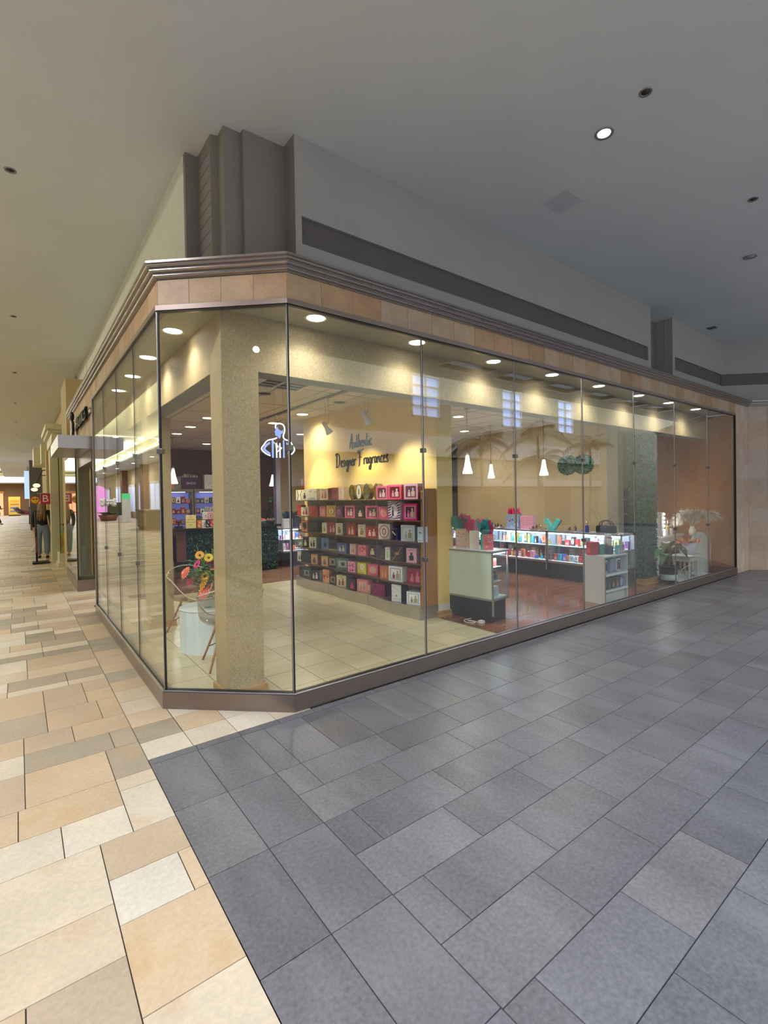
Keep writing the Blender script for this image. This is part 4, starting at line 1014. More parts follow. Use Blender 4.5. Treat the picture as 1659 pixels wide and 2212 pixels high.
def green_column():
    t = thing('foliage_column', 'tall square column clad in dark artificial hedge leaves by the window', 'column', (6.95, .85, 0))
    rnd = random.Random(3)
    c = MB(); c.box((.02, -.17, .0), (.46, .06, 2.62)); c.build('core', flat((18, 40, 30), .8), t)
    l = MB(); leaf_cloud(l, 6000, boxy(.0, -.19, .1, .48, .08, 2.63), .05, GRN, rnd); l.build('hedge_leaves', GRN[0], t)
    b = MB(); b.box((-.06, -.24, 0), (.54, .12, .09)); b.box((-.08, -.26, 0), (.56, .14, .02)); b.build('base_board', M_TRIM, t)
green_column()
def wreath():
    t = thing('hanging_greenery', 'pair of round green leaf balls joined by a band hanging in the showcase room', 'hanging decoration', (5.35, .97, 2.06), .1)
    rnd = random.Random(4); G3 = [flat((24, 92, 60), .5), flat((40, 130, 84), .5), flat((16, 70, 48), .5), flat((90, 170, 130), .5)]
    for s in (-1, 1):
        def fn(r, s=s):
            a, b = r.uniform(0, 6.28), math.acos(r.uniform(-1, 1)); v = Vector((math.sin(b)*math.cos(a), math.sin(b)*math.sin(a), math.cos(b)))
            return (v.x*.13, s*.13+v.y*.15, v.z*.145), v
        l = MB(); l.ball((0, s*.13, 0), .12, flat((14, 60, 40)), 12); leaf_cloud(l, 1300, fn, .045, G3, rnd); l.build('leaf_ball', G3[0], t)
    b = MB(); b.box((-.16, -.22, -.015), (-.14, .22, .015)); b.build('band', flat((30, 84, 66)), t)
    w = MB(); w.tube([(0, -.13, .1), (0, -.13, 1.04)], .002, 5); w.tube([(0, .13, .1), (0, .13, 1.04)], .002, 5); w.build('hanging_wire', flat((50, 50, 48)), t)
wreath()
def sales_counter():
    t = thing('sales_counter', 'sales counter clad in dark green artificial hedge with a black top', 'counter', (2.0, 7.35, 0))
    rnd = random.Random(8)
    b = MB(); b.box((-.92, -.26, .0), (1.02, .3, .98)); b.build('body', flat((18, 34, 28), .8), t)
    l = MB(); leaf_cloud(l, 5200, boxy(-.92, -.29, .05, 1.04, .3, .99), .055, GRN, rnd); l.build('hedge_leaves', GRN[0], t)
    tp = MB(); tp.box((-1.14, -.36, .985), (1.1, .4, 1.03)); tp.build('countertop', mat('black_stone', (22, 22, 24), .15), t, bevel=.01)
    w = MB(); w.prism([(-1.1, -.2), (-.93, -.27), (-.93, .2), (-1.1, .2)], .35, .985); w.build('wooden_end', wood('red_wood2', (112, 70, 48), (92, 56, 38), .5), t)
    k = MB(); k.prism([(-1.06, -.1), (-.93, -.2), (-.93, .2), (-1.06, .2)], 0, .35); k.build('plinth', M_BLK, t)
    # black till desk to the left
    t2 = thing('till_desk', 'black low desk to the left of the hedge covered counter', 'desk', (.42, 7.5, 0))
    d = MB(); d.box((-.5, -.3, 0), (.42, .3, .84)); d.build('body', M_BLK, t2); d = MB(); d.box((-.53, -.33, .84), (.44, .33, .88)); d.build('desktop', MATS['black_stone'], t2)
sales_counter()
def store_sign():
    t = thing('counter_notice', 'pale yellow paper notice standing on the hedge covered counter', 'sign', (1.16, 7.06, 1.03), .05)
    b = MB(); b.prism([(-.1, -.006), (.1, -.006), (.1, .006), (-.1, .006)], 0, .27); b.build('sheet', flat((226, 216, 140), .6), t)
    for k, w in enumerate(('NO', 'REFUNDS', 'EXCHANGE', 'ONLY')): text('printed_line', w, .034, .0005, flat((110, 100, 60)), (0, -.0075, .225-k*.052), (PI/2, 0, 0), t)
store_sign()
cols = [((236, 120, 30), 'orange'), ((226, 220, 206), 'cream'), ((30, 28, 30), 'black'), ((206, 40, 50), 'red'), ((220, 190, 180), 'pale pink'), ((190, 60, 60), 'brick red')]
for i, (c, w) in enumerate(cols):
    carton('small_carton', '%s patterned small carton on the counter right of the notice' % w, 'small cartons beside the notice', (1.33+i*.085, 7.1, 1.031), .07, .06, .15, 0, c, 'dots', (240, 230, 220) if sum(c) < 500 else (60, 50, 50), cat='carton')
for i, (c, w) in enumerate([((226, 222, 216), 'white'), ((230, 160, 170), 'pink'), ((230, 228, 224), 'white and black'), ((200, 170, 60), 'gold edged')]):
    carton('small_carton', '%s carton on the raised stand behind the counter row' % w, 'cartons on the raised stand', (1.52+i*.105, 7.35, 1.19), .095, .06, .15, 0, c, 'frame', (60, 50, 60), cat='carton')
s = MB(); s.box((-.25, -.06, 0), (.25, .06, .158)); tag(s.build('riser', flat((60, 44, 60)), None, (1.68, 7.36, 1.031)), 'low dark riser behind the small cartons on the counter', 'riser')
def bag(name, label, group, loc, w, d, h, rz, body, tissue=None, brand=None, tsize=.16, pattern=None, handles=False, side=None, seed=1, tilt=0):
    t = thing(name, label, 'gift bag', loc, rz, group); rnd = random.Random(seed)
    B = flat(body, .45); Sd = flat(side or tuple(int(c*.92) for c in body), .45)
    mb = MB(); x0, x1 = w/2, w/2*1.02
    v = [(-x0, -d/2, 0), (x0, -d/2, 0), (x0, d/2, 0), (-x0, d/2, 0), (-x1, -d/2, h), (x1, -d/2, h), (x1, d/2, h), (-x1, d/2, h), (-x1+.004, -d/2+.004, h), (x1-.004, -d/2+.004, h), (x1-.004, d/2-.004, h), (-x1+.004, d/2-.004, h)]
    mb.add(v, [(3, 2, 1, 0), (0, 1, 5, 4), (2, 3, 7, 6), (4, 5, 9, 8), (5, 6, 10, 9), (6, 7, 11, 10), (7, 4, 8, 11)], B)
    mb.add([(x0, -d/2, 0), (x0, 0, 0), (x0-.0, d/2, 0), (x1, d/2, h), (x1-.012, 0, h), (x1, -d/2, h)], [(0, 1, 4, 5), (1, 2, 3, 4)], Sd)
    mb.add([(-x0, -d/2, 0), (-x0, 0, 0), (-x0, d/2, 0), (-x1, d/2, h), (-x1+.012, 0, h), (-x1, -d/2, h)], [(5, 4, 1, 0), (4, 3, 2, 1)], Sd)
    mb.add([(-x0, -d/2+.004, h*.8), (x0, -d/2+.004, h*.8), (x0, d/2-.004, h*.8), (-x0, d/2-.004, h*.8)], [(0, 1, 2, 3)], Sd)
    if pattern:
        ms = [flat(c) for c in pattern]
        if len(pattern) == 1: # neat rows of small marks
            for r in range(6):
                for c in range(8):
                    px, pz = (-.42+c*.12)*w, (.1+r*.15)*h; s_ = w*.035
                    mb.poly([(px-s_, -d/2-.001, pz), (px, -d/2-.001, pz-s_), (px+s_, -d/2-.001, pz), (px, -d/2-.001, pz+s_)], ms[0])
        else:
            for k in range(int(34)):
                px, pz, s_ = rnd.uniform(-.43, .43)*w, rnd.uniform(.06, .93)*h, w*rnd.uniform(.03, .08)
                mb.poly([(px+s_*math.cos(a)*rnd.uniform(.5, 1), -d/2-.0008-.00005*k, pz+s_*math.sin(a)*rnd.uniform(.6, 1.2)) for a in [j*PI/3 for j in range(6)]], ms[k % len(ms)])
    mb.build('paper_body', B, t)
    if tissue:
        for q, tc in enumerate(tissue):
            tm = MB(); m = flat(tc, .6)
            for k in range(15):
                cx = rnd.uniform(-.3, .3)*w + (q-(len(tissue)-1)/2)*w*.2; cy = rnd.uniform(-.3, .3)*d; a = rnd.uniform(-1, 1)
                lean = Vector((rnd.uniform(-.45, .45), rnd.uniform(-.3, .3), 1)); H = tsize*rnd.uniform(.5, .85); ww = tsize*rnd.uniform(.2, .36)
                u = Vector((math.cos(a*3), math.sin(a*3), 0)); P = Vector((cx, cy, h*.82)); Q = P+lean*H*.6; T = P+lean*H+Vector((0, 0, h*.1))
                tm.add([tuple(P-u*ww*.2), tuple(P+u*ww*.2), tuple(Q+u*ww*.8+Vector((0, .02, 0))), tuple(T+u*ww*.35), tuple(T-u*ww*.2+Vector((0, -.02, -.02))), tuple(Q-u*ww*.7)], [(0, 1, 2, 5), (5, 2, 3, 4)], m)
            tm.build('tissue', m, t)
    if handles:
        for s_ in (-1, 1):
            hm = MB(); hm.tube(cr_spline([(-w*.25, s_*d/2, h), (-w*.22, s_*d/2, h+.07), (0, s_*d/2, h+.11), (w*.22, s_*d/2, h+.07), (w*.25, s_*d/2, h)], 4), .003, 6); hm.build('handle', Sd, t)
    if brand: text('printed_name', brand, h*.26, .0006, flat((226, 214, 214)), (0, -d/2-.0015, h*.5), (PI/2, 0, 0), t)
    return t
# wall shelving behind the counter
def back_shelves():
    P = flat((120, 108, 88), .5); PL = mat('violet_backlight', (120, 120, 190), .5, emit=.5)
    for i, x0 in enumerate((1.5, 2.42)):
        t = thing('wall_shelving', 'beige shelving with violet lit niches behind the counter, %s unit' % ('left' if i == 0 else 'right'), 'shelving', (x0, 11.4, 0), 0, 'shelving behind the counter')
        f = MB(); f.box((0, 0, 0), (.04, .38, 1.92)); f.box((.86, 0, 0), (.90, .38, 1.92)); f.box((0, -.02, 1.84), (.9, .38, 1.92)); f.box((0, .36, 0), (.9, .38, 1.92)); f.build('carcass', P, t)
        b = MB(); b.box((.045, .35, .4), (.855, .358, 1.83)); b.build('lit_back', PL, t)
        for z in (1.52, 1.22, .92, .62): s_ = MB(); s_.box((.042, .02, z-.015), (.858, .35, z)); s_.build('shelf', flat((70, 66, 72)), t)
        l = MB(); l.box((.2, .1, 1.83), (.7, .2, 1.838)); l.build('light_strip', M_LED, t)
    rnd = random.Random(21); C = [((28, 26, 30), 'black'), ((180, 60, 40), 'rust red'), ((216, 208, 196), 'ivory'), ((230, 230, 226), 'white'), ((60, 56, 60), 'charcoal'), ((130, 24, 44), 'wine red'), ((96, 90, 96), 'grey'), ((150, 110, 60), 'bronze')]
    for i, x0 in enumerate((1.5, 2.42)):
        for zi, z in enumerate((1.52, 1.22, .92)):
            for k in range(6):
                c, w = rnd.choice(C); hh = rnd.uniform(.11, .19)
                carton('shelf_carton', '%s carton, %s from left, %s shelf, %s wall unit' % (w, ordn[k], ('top', 'middle', 'lower')[zi], ('left', 'right')[i]), 'cartons in the wall shelving', (x0+.11+k*.13, 11.52, z+.001), .115, .1, hh, 0, c, rnd.choice(['bottle', 'frame', 'oval', 'bottles']), (190, 170, 140) if sum(c) < 400 else (60, 50, 60), cat='carton')
back_shelves()
bag('gift_bag', 'plum paper bag with cream tissue and printed name above the wall shelving', 'bags above the wall shelving', (2.34, 11.5, 1.925), .52, .2, .33, 0, (62, 22, 42), [(214, 196, 170), (196, 176, 150)], 'GUCCI', .17, seed=2)
bag('gift_bag', 'white paper bag with purple tissue above the wall shelving', 'bags above the wall shelving', (2.9, 11.5, 1.925), .36, .18, .42, 0, (216, 208, 196), [(76, 56, 116)], None, .16, pattern=[(180, 176, 180), (196, 190, 190)], seed=3)
bag('gift_bag', 'orange paper bag with navy tissue above the wall shelving', 'bags above the wall shelving', (1.72, 11.5, 1.925), .32, .18, .36, 0, (206, 112, 56), [(34, 32, 80)], None, .2, seed=4)
carton('storage_carton', 'grey green carton between the orange bag and the plum bag', None, (1.98, 11.52, 1.925), .2, .18, .36, 0, (120, 122, 100), 'plain', (110, 112, 92), cat='carton')
def yellow_bag():
    bag('gift_bag', 'bright yellow paper bag on the black till desk at the left', None, (.66, 7.35, .881), .16, .12, .24, .5, (216, 176, 44), None, None, handles=True)
yellow_bag()
def till():
    t = thing('till_stand', 'small black stand with lever top left of the yellow notice', 'till stand', (.96, 7.2, 1.031))
    b = MB(); b.box((-.07, -.06, 0), (.07, .06, .05)); b.build('base', M_BLK, t); b = MB(); b.tube([(0, 0, .05), (0, 0, .12)], .018, 8); b.build('post', M_BLK, t); b = MB(); b.tube([(-.06, 0, .13), (.06, 0, .13)], .012, 8); b.tube([(0, 0, .1), (0, 0, .16)], .02, 8); b.build('lever', M_BLK, t)
    t = thing('office_chair', 'black round backed office chair behind the counter', 'chair', (1.62, 8.3, 0))
    b = MB(); b.ball((0, 0, .98), .24, None, 16, (1, .25, 1.1)); b.build('backrest', M_BLK, t); b = MB(); b.ball((0, -.22, .5), .26, None, 16, (1, 1, .2)); b.build('seat', M_BLK, t)
    b = MB(); b.tube([(0, -.2, .06), (0, -.2, .48)], .03, 10); b.tube([(0, .0, .5), (0, .04, .8)], .02, 8); b.build('column', M_BLK, t); b = MB()
    for k in range(5): a = 2*PI*k/5; b.tube([(0, -.2, .09), (.28*math.cos(a), -.2+.28*math.sin(a), .04)], .018, 6)
    for k in range(5): a = 2*PI*k/5; b.ball((.28*math.cos(a), -.2+.28*math.sin(a), .03), .03, None, 8)
    b.build('star_base', M_BLK, t)
till()
for i, (x, c, rc, lab) in enumerate([(2.72, (150, 146, 140), (206, 60, 60), 'grey bowl of red wrapped sweets on the counter'), (2.94, (96, 88, 80), (130, 90, 70), 'dark wicker bowl on the right end of the counter')]):
    t = thing('bowl', lab, 'bowl', (x, 7.2, 1.031)); b = MB(); b.lathe([(.0001, 0), (.05, 0), (.1, .07), (.11, .1), (.1, .1), (.09, .07), (.0001, .02)], 20); b.build('shell', flat(c), t)
    f = MB(); r = random.Random(i)
    for _ in range(16): f.ball((r.uniform(-.07, .07), r.uniform(-.07, .07), .09+r.uniform(0, .03)), .02, None, 6)
    o = f.build('filling', flat(rc), t); o['kind'] = 'stuff'
def leafblade(mb, base, d, L, w, droop, m, n=6, fold=.15):
    """one curved leaf blade"""
    d = Vector(d).normalized(); up = Vector((0, 0, 1)); side = d.cross(up); side = side.normalized() if side.length > .01 else Vector((1, 0, 0))
    v = []; base = Vector(base)
    for i in range(n+1):
        t = i/n; p = base+d*L*t-up*droop*L*t*t; ww = w*math.sin(PI*min(1, .06+.94*t**.8))*.5
        v += [tuple(p-side*ww+up*ww*fold), tuple(p), tuple(p+side*ww+up*ww*fold)]
    f = []
    for i in range(n): a = i*3; f += [(a, a+1, a+4, a+3), (a+1, a+2, a+5, a+4)]
    mb.add(v, f, m, 0, True)
def inner_plant():
    t = thing('potted_plant', 'leafy plant with glossy blades standing behind the counter right end', 'plant', (4.3, 10.9, 0)); rnd = random.Random(12)
    p = MB(); p.lathe([(.0001, 0), (.14, 0), (.18, .35), (.16, .35), (.15, .3), (.0001, .3)], 20); p.build('pot', flat((70, 60, 54)), t)
    s = MB(); l = MB()
    for k in range(5):
        a = rnd.uniform(0, 6.28); top = Vector((.28*math.cos(a), .2*math.sin(a), rnd.uniform(1.2, 1.85))); s.tube([(0, 0, .3), tuple(top*.5+Vector((0, 0, .3))), tuple(top)], [.02, .014, .008], 6)
        for j in range(9):
            b = rnd.uniform(0, 6.28); leafblade(l, tuple(top-Vector((0, 0, rnd.uniform(0, .5)))), (math.cos(b), math.sin(b), .5), rnd.uniform(.25, .42), .1, .5, rnd.choice(GRN2))
    s.build('stem', flat((60, 60, 36)), t); l.build('leaves', GRN2[0], t)
inner_plant()
p = MB(); p.prism([(4.62, 8.975), (4.80, 8.975), (4.80, 8.985), (4.62, 8.985)], 1.72, 2.32, flat((226, 130, 100))); p.ball((4.64, 8.978, 2.05), .05, flat((230, 220, 214)), 10, (1, .2, 2.2)); tag(p.build('wall_poster', None), 'salmon poster strip on the tan wall behind the corner glass', 'poster')

# ---- glass showcases -------------------------------------------
PAL = [((236, 240, 244), 'white'), ((236, 150, 190), 'pink'), ((60, 90, 190), 'blue'), ((190, 40, 50), 'red'), ((120, 70, 160), 'purple'), ((210, 224, 240), 'pale blue'), ((200, 180, 90), 'gold'), ((60, 170, 200), 'turquoise'), ((50, 44, 50), 'black'), ((230, 120, 90), 'coral'), ((150, 150, 110), 'olive'), ((240, 226, 220), 'cream')]
def bottle_obj(name, label, group, loc, r, h, c, rz=0):
    t = thing(name, label, 'perfume bottle', loc, rz, group)
    b = MB(); b.box((-r, -r*.6, 0), (r, r*.6, h*.64)); b.build('flask', mat('scent_%02x%02x%02x' % tuple(int(q) for q in c), c, .12), t, bevel=r*.15)
    n = MB(); n.lathe([(.0001, h*.64), (r*.35, h*.64), (r*.35, h*.7), (r*.5, h*.71), (r*.5, h), (.0001, h)], 12); n.build('cap', mat('cap_gold', (190, 180, 150), .25, metal=.8), t)
    return t
def showcase(label, loc, w, d, h, rz, zb=.32, zshelf=.6, lit=True, group='glass showcases', solid_left=False):
    """front along local -y, width along x, origin at the middle of the foot"""
    t = thing('glass_showcase', label, 'showcase', loc, rz, group); e = .014
    k = MB(); k.box((-w/2+.02, -d/2+.05, 0), (w/2-.02, d/2-.02, zb-.03)); k.build('plinth', M_BLK, t)
    f = MB()
    for x in (-w/2, w/2-e*1.4):
        for y in (-d/2, d/2-e*1.4): f.box((x, y, zb-.03), (x+e*1.4, y+e*1.4, h))
    for z0, z1 in ((zb-.035, zb), (h-.026, h)):
        f.box((-w/2, -d/2, z0), (w/2, -d/2+e*1.4, z1)); f.box((-w/2, d/2-e*1.4, z0), (w/2, d/2, z1)); f.box((-w/2, -d/2, z0), (-w/2+e*1.4, d/2, z1)); f.box((w/2-e*1.4, -d/2, z0), (w/2, d/2, z1))
    f.build('frame', M_ALU, t)
    b = MB(); b.box((-w/2+.02, -d/2+.02, zb-.03), (w/2-.02, d/2-.02, zb)); b.build('deck', M_WHITE, t)
    b = MB(); b.box((-w/2+.02, d/2-.025, zb), (w/2-.02, d/2-.02, h-.03)); b.build('back_panel', mat('case_back', (206, 214, 228), .3), t)
    g = MB(); g.box((-w/2+.02, -d/2+.004, zb), (w/2-.02, -d/2+.009, h-.026)); g.build('front_glass', M_CGL, t)
    g = MB(); g.box((-w/2+.005, -d/2+.005, h-.004), (w/2-.005, d/2-.005, h+.002)); g.build('top_glass', M_CGL, t)
    for i, x in enumerate((-w/2+.004, w/2-.009)):
        g = MB(); g.box((x, -d/2+.02, zb), (x+.005, d/2-.02, h-.026))
        g.build('side_panel' if (solid_left and i == 0) else 'side_glass', M_WHITE if (solid_left and i == 0) else M_CGL, t)
    if zshelf:
        g = MB(); g.box((-w/2+.02, -d/2+.12, zshelf-.004), (w/2-.02, d/2-.03, zshelf+.002)); g.build('glass_shelf', mat('shelf_glass_edge', (190, 214, 220), .2), t)
        g = MB()
        for x in (-w/2+.1, 0, w/2-.1): g.box((x-.006, d/2-.05, zb), (x+.006, d/2-.03, h-.05))
        g.build('shelf_upright', M_ALU, t)
    if lit:
        l = MB(); l.box((-w/2+.03, -d/2+.022, h-.048), (w/2-.03, -d/2+.04, h-.03)); l.build('light_strip', M_LED, t)
        M = Matrix.Translation(loc) @ Matrix.Rotation(rz, 4, 'Z')
        p = M @ Vector((0, -d/2+.06, h-.05)); a = area('case_strip_light', p, (0.35, 0, rz), w-.1, .02, 9*w, (.78, .88, 1))
    return t
def fill_case(where, loc, w, d, rz, z, hmin, hmax, n, rnd, shelfword, ydepth, wmin=.05, wmax=.1):
    M = Matrix.Translation(loc) @ Matrix.Rotation(rz, 4, 'Z'); x = -w/2+.07; i = 0
    while i < n and x < w/2-.07:
        ww = rnd.uniform(wmin, wmax); c, cn = rnd.choice(PAL); hh = rnd.uniform(hmin, hmax); p = M @ Vector((x+ww/2, ydepth+rnd.uniform(-.02, .02), z+.004))
        if rnd.random() < .25: bottle_obj('perfume_bottle', '%s perfume bottle, %s from left, %s of %s' % (cn, ordn[min(i, 23)], shelfword, where), 'perfumes in the %s' % where, p, min(ww, .06)*.45, hh*.9, c, rz)
        else: carton('perfume_carton', '%s perfume carton, %s from left, %s of %s' % (cn, ordn[min(i, 23)], shelfword, where), 'perfumes in the %s' % where, p, ww*.9, .06, hh, rz+rnd.uniform(-.15, .15), c, rnd.choice(['plain', 'bottle', 'oval', 'frame', 'band', 'bottles']), (60, 50, 70) if sum(c) > 380 else (220, 210, 200), cat='perfume carton')
        x += ww+rnd.uniform(.004, .03); i += 1
RZ = -PI/2
rnd = random.Random(77)
cases = [((6.56, 4.42, 0), 1.5, 'left showcase'), ((6.56, 2.93, 0), 1.46, 'middle showcase'), ((6.56, 1.46, 0), 1.46, 'right showcase')]
for loc, w, wh in cases:
    showcase('long lit glass showcase with black plinth, the %s of the row of three' % wh.replace(' showcase', ''), loc, w, .5, .90, RZ, .34, .62)
    fill_case(wh, loc, w, .5, RZ, .34, .09, .17, 16, rnd, 'bottom front row', -.12)
    fill_case(wh, loc, w, .5, RZ, .34, .15, .24, 13, rnd, 'bottom back row', .06, .06, .11)
    fill_case(wh, loc, w, .5, RZ, .622, .10, .2, 15, rnd, 'upper shelf', .02)
# handle drop below the joint of the two right cases
for y in (2.2,): 
    b = MB(); b.box((6.298, y-.012, .16), (6.304, y+.012, .31)); tag(b.build('cable_cover', M_ALU), 'vertical silver cable strip on the black plinth at the showcase joint', 'cable cover')
# short showcase by the partition
sc = (3.16, 1.07, 0); srz = .12
def short_case():
    t = thing('display_cabinet', 'white sided glass display cabinet on black plinth just inside the window', 'showcase', (3.17, 1.10, 0), srz)
    w, d, h, zb = .36, .78, .89, .30; e = .018
    k = MB(); k.box((-w/2+.0, -d/2+.02, 0), (w/2-.05, d/2, zb-.03)); k.build('plinth', M_BLK, t)
    s = MB(); s.box((-w/2, -d/2+.01, zb-.02), (-w/2+.012, d/2, h-.01)); s.build('side_panel', mat('pale_green_white', (200, 214, 202), .35), t)
    s = MB(); s.box((-w/2, d/2-.012, zb-.02), (w/2, d/2, h-.01)); s.build('back_panel', M_WHITE, t)
    f = MB()
    for x, y in ((-w/2-.002, -d/2), (w/2-e, -d/2), (w/2-e, d/2-e), (-w/2-.002, d/2-e)): f.box((x, y, zb-.03), (x+e, y+e, h))
    for z0, z1 in ((zb-.035, zb-.01), (h-.022, h)):
        f.box((-w/2-.003, -d/2-.002, z0), (w/2, -d/2+e, z1)); f.box((-w/2-.003, -d/2, z0), (-w/2+e, d/2, z1)); f.box((w/2-e, -d/2, z0), (w/2, d/2, z1))
    f.build('frame', M_ALU, t)
    v = MB(); v.box((-w/2-.006, -d/2-.006, .08), (-w/2+.014, -d/2+.012, zb)); v.build('corner_strip', M_ALU, t)
    b = MB(); b.box((-w/2+.02, -d/2+.02, zb-.02), (w/2-.02, d/2-.02, zb)); b.build('deck', M_WHITE, t)
    g = MB(); g.box((-w/2+.02, -d/2+.002, zb), (w/2-.02, -d/2+.007, h-.022)); g.build('front_glass', M_CGL, t)
    g = MB(); g.box((w/2-.008, -d/2+.02, zb), (w/2-.003, d/2-.02, h-.022)); g.build('side_glass', M_CGL, t)
    g = MB(); g.box((-w/2, -d/2, h), (w/2+.02, d/2+.01, h+.008)); g.build('top_glass', mat('frosted_top', (214, 226, 232), .25), t)
    for z in (.5, .68): g = MB(); g.box((-w/2+.02, -d/2+.04, z-.004), (w/2-.1, d/2-.03, z+.002)); g.build('glass_shelf', MATS['shelf_glass_edge'], t)
    l = MB(); l.box((-w/2+.03, -d/2+.02, h-.04), (w/2-.04, -d/2+.035, h-.024)); l.build('light_strip', M_LED, t)
    M = Matrix.Translation((3.17, 1.10, 0)) @ Matrix.Rotation(srz, 4, 'Z'); area('cabinet_strip_light', M @ Vector((0, -d/2+.06, h-.05)), (.3, 0, srz), .3, .02, 5, (.86, .93, 1))
    def put(x, y, z, ww, dd, hh, c, cn, wh, st='plain'):
        p = M @ Vector((x, y, z)); carton('perfume_carton', '%s carton %s, white sided cabinet' % (cn, wh), 'cartons in the white sided cabinet', p, ww, dd, hh, srz, c, st, (150, 60, 60) if sum(c) > 500 else (220, 220, 220), cat='perfume carton')
    for i in range(3): put(-.12+i*.075, -.25, .301, .07, .12, .12, (214, 226, 234), 'pale blue', ('left', 'middle', 'right')[i]+' of the bottom front')
    for i in range(2): put(-.1+i*.09, -.05, .301, .08, .1, .16, (232, 214, 220), 'blush', ('left', 'right')[i]+' of the bottom rear')
    for i in range(4): put(-.12+i*.055, -.22, .504, .05, .14, .12, [(206, 216, 226), (40, 46, 56), (40, 46, 56), (36, 40, 50)][i], ['pale grey', 'slate', 'navy black', 'ink black'][i], ordn[i]+' on the middle shelf')
    for i in range(2): put(-.09+i*.09, -.24, .684, .08, .12, .10, (226, 90, 84), 'coral red', ('left', 'right')[i]+' on the top shelf')
short_case()
bag('gift_bag', 'cream gift bag with glitter and magenta tissue at the left of the cabinet top', 'gift bags on the white sided cabinet', (3.12, 1.30, .899), .16, .09, .26, -.7, (206, 176, 150), [(30, 140, 140), (196, 60, 110)], None, .28, pattern=[(190, 80, 110), (170, 120, 110), (206, 150, 140)], seed=5)
bag('gift_bag', 'ivory gift bag with pink tissue in the middle of the cabinet top', 'gift bags on the white sided cabinet', (3.13, 1.09, .899), .13, .08, .24, -.6, (216, 208, 196), [(200, 40, 110), (220, 120, 170)], None, .24, seed=6)
bag('gift_bag', 'teal sided gift bag with patterned front and teal tissue on the cabinet', 'gift bags on the white sided cabinet', (3.15, .88, .899), .14, .09, .20, -.45, (214, 120, 130), [(0, 140, 150), (220, 40, 120)], None, .26, pattern=[(230, 220, 220), (226, 90, 120), (206, 50, 90)], side=(60, 176, 160), seed=7)
# things standing on the lit row
bag('gift_bag', 'blue floral gift bag with bright pink tissue on the lit showcases', 'bags on the lit showcases', (6.46, 3.08, .903), .3, .12, .30, RZ+.05, (150, 176, 214), [(226, 60, 120), (240, 100, 150)], None, .22, pattern=[(60, 50, 80), (226, 226, 226), (150, 70, 70), (220, 170, 90)], seed=8)
bag('gift_bag', 'pink gift bag with rows of small red hearts on the lit showcases', 'bags on the lit showcases', (6.46, 2.73, .903), .27, .14, .27, RZ+.2, (232, 160, 190), None, None, pattern=[(150, 40, 60)], side=(236, 170, 206), seed=9)
def vstand():
    t = thing('bottle_stand', 'turquoise V shaped bottle stand on the lit showcases', 'stand', (6.46, 2.17, .903), RZ)
    for s in (-1, 1):
        a = MB(); a.at((0, 0, .02), ry=s*.62); a.box((-.035, -.04, 0), (.035, .04, .24)); a.build('arm', flat((90, 206, 200), .3), t)
        b = MB(); b.at((s*.02, 0, .03), ry=s*.62); b.box((-.02, .045, .02), (.03, .06, .22)); b.build('inlay', flat((40, 44, 80)), t)
    b = MB(); b.box((-.06, -.05, 0), (.06, .05, .06)); b.build('foot', flat((70, 190, 186), .3), t)
vstand()
def tray(y, seed, lab, boxes=False):
    t = thing('display_tray', lab, 'tray', (6.46, y, .903), RZ, 'mirrored trays on the lit showcases')
    b = MB(); b.lathe([(.0001, 0), (.15, 0), (.165, .012), (.15, .012), (.0001, .01)], 24); b.build('plate', mat('tray_silver', (190, 190, 200), .2, metal=.9), t)
    r = MB(); n = 40; r.tube([(.16*math.cos(2*PI*i/n), .16*math.sin(2*PI*i/n), .025+.012*math.sin(i*PI/2)) for i in range(n)], .006, 6, closed=True); r.build('rim', mat('tray_rim', (216, 206, 190), .25, metal=.6), t)
    rr = random.Random(seed)
    for k in range(8):
        a = rr.uniform(0, 6.28); q = rr.uniform(.03, .11); c, cn = rr.choice([((120, 70, 30), 'amber'), ((190, 150, 80), 'golden'), ((60, 40, 40), 'dark'), ((210, 200, 190), 'clear')])
        M = Matrix.Translation((6.46, y, .903)) @ Matrix.Rotation(RZ, 4, 'Z'); p = M @ Vector((q*math.cos(a), q*math.sin(a), .013))
        bottle_obj('perfume_bottle', '%s small perfume bottle, %s on %s' % (cn, ordn[k], lab), 'small bottles on trays', p, .018, rr.uniform(.05, .10), c, RZ)
tray(3.55, 1, 'silver tray of amber bottles left of the floral bag'); tray(2.5, 2, 'silver tray between the pink bag and the V stand'); tray(1.72, 3, 'silver tray right of the V stand')
for i, (y, c, lab) in enumerate([(4.15, (230, 120, 150), 'pink bottle'), (4.02, (200, 160, 70), 'amber bottle'), (3.86, (220, 180, 190), 'rosy bottle'), (1.42, (50, 60, 140), 'cobalt blue bottle')]):
    bottle_obj('perfume_bottle', 'single %s standing on the lit showcase row' % lab, 'single bottles on the lit showcases', (6.42, y, .903), .03, .15 if i < 3 else .2, c, RZ)
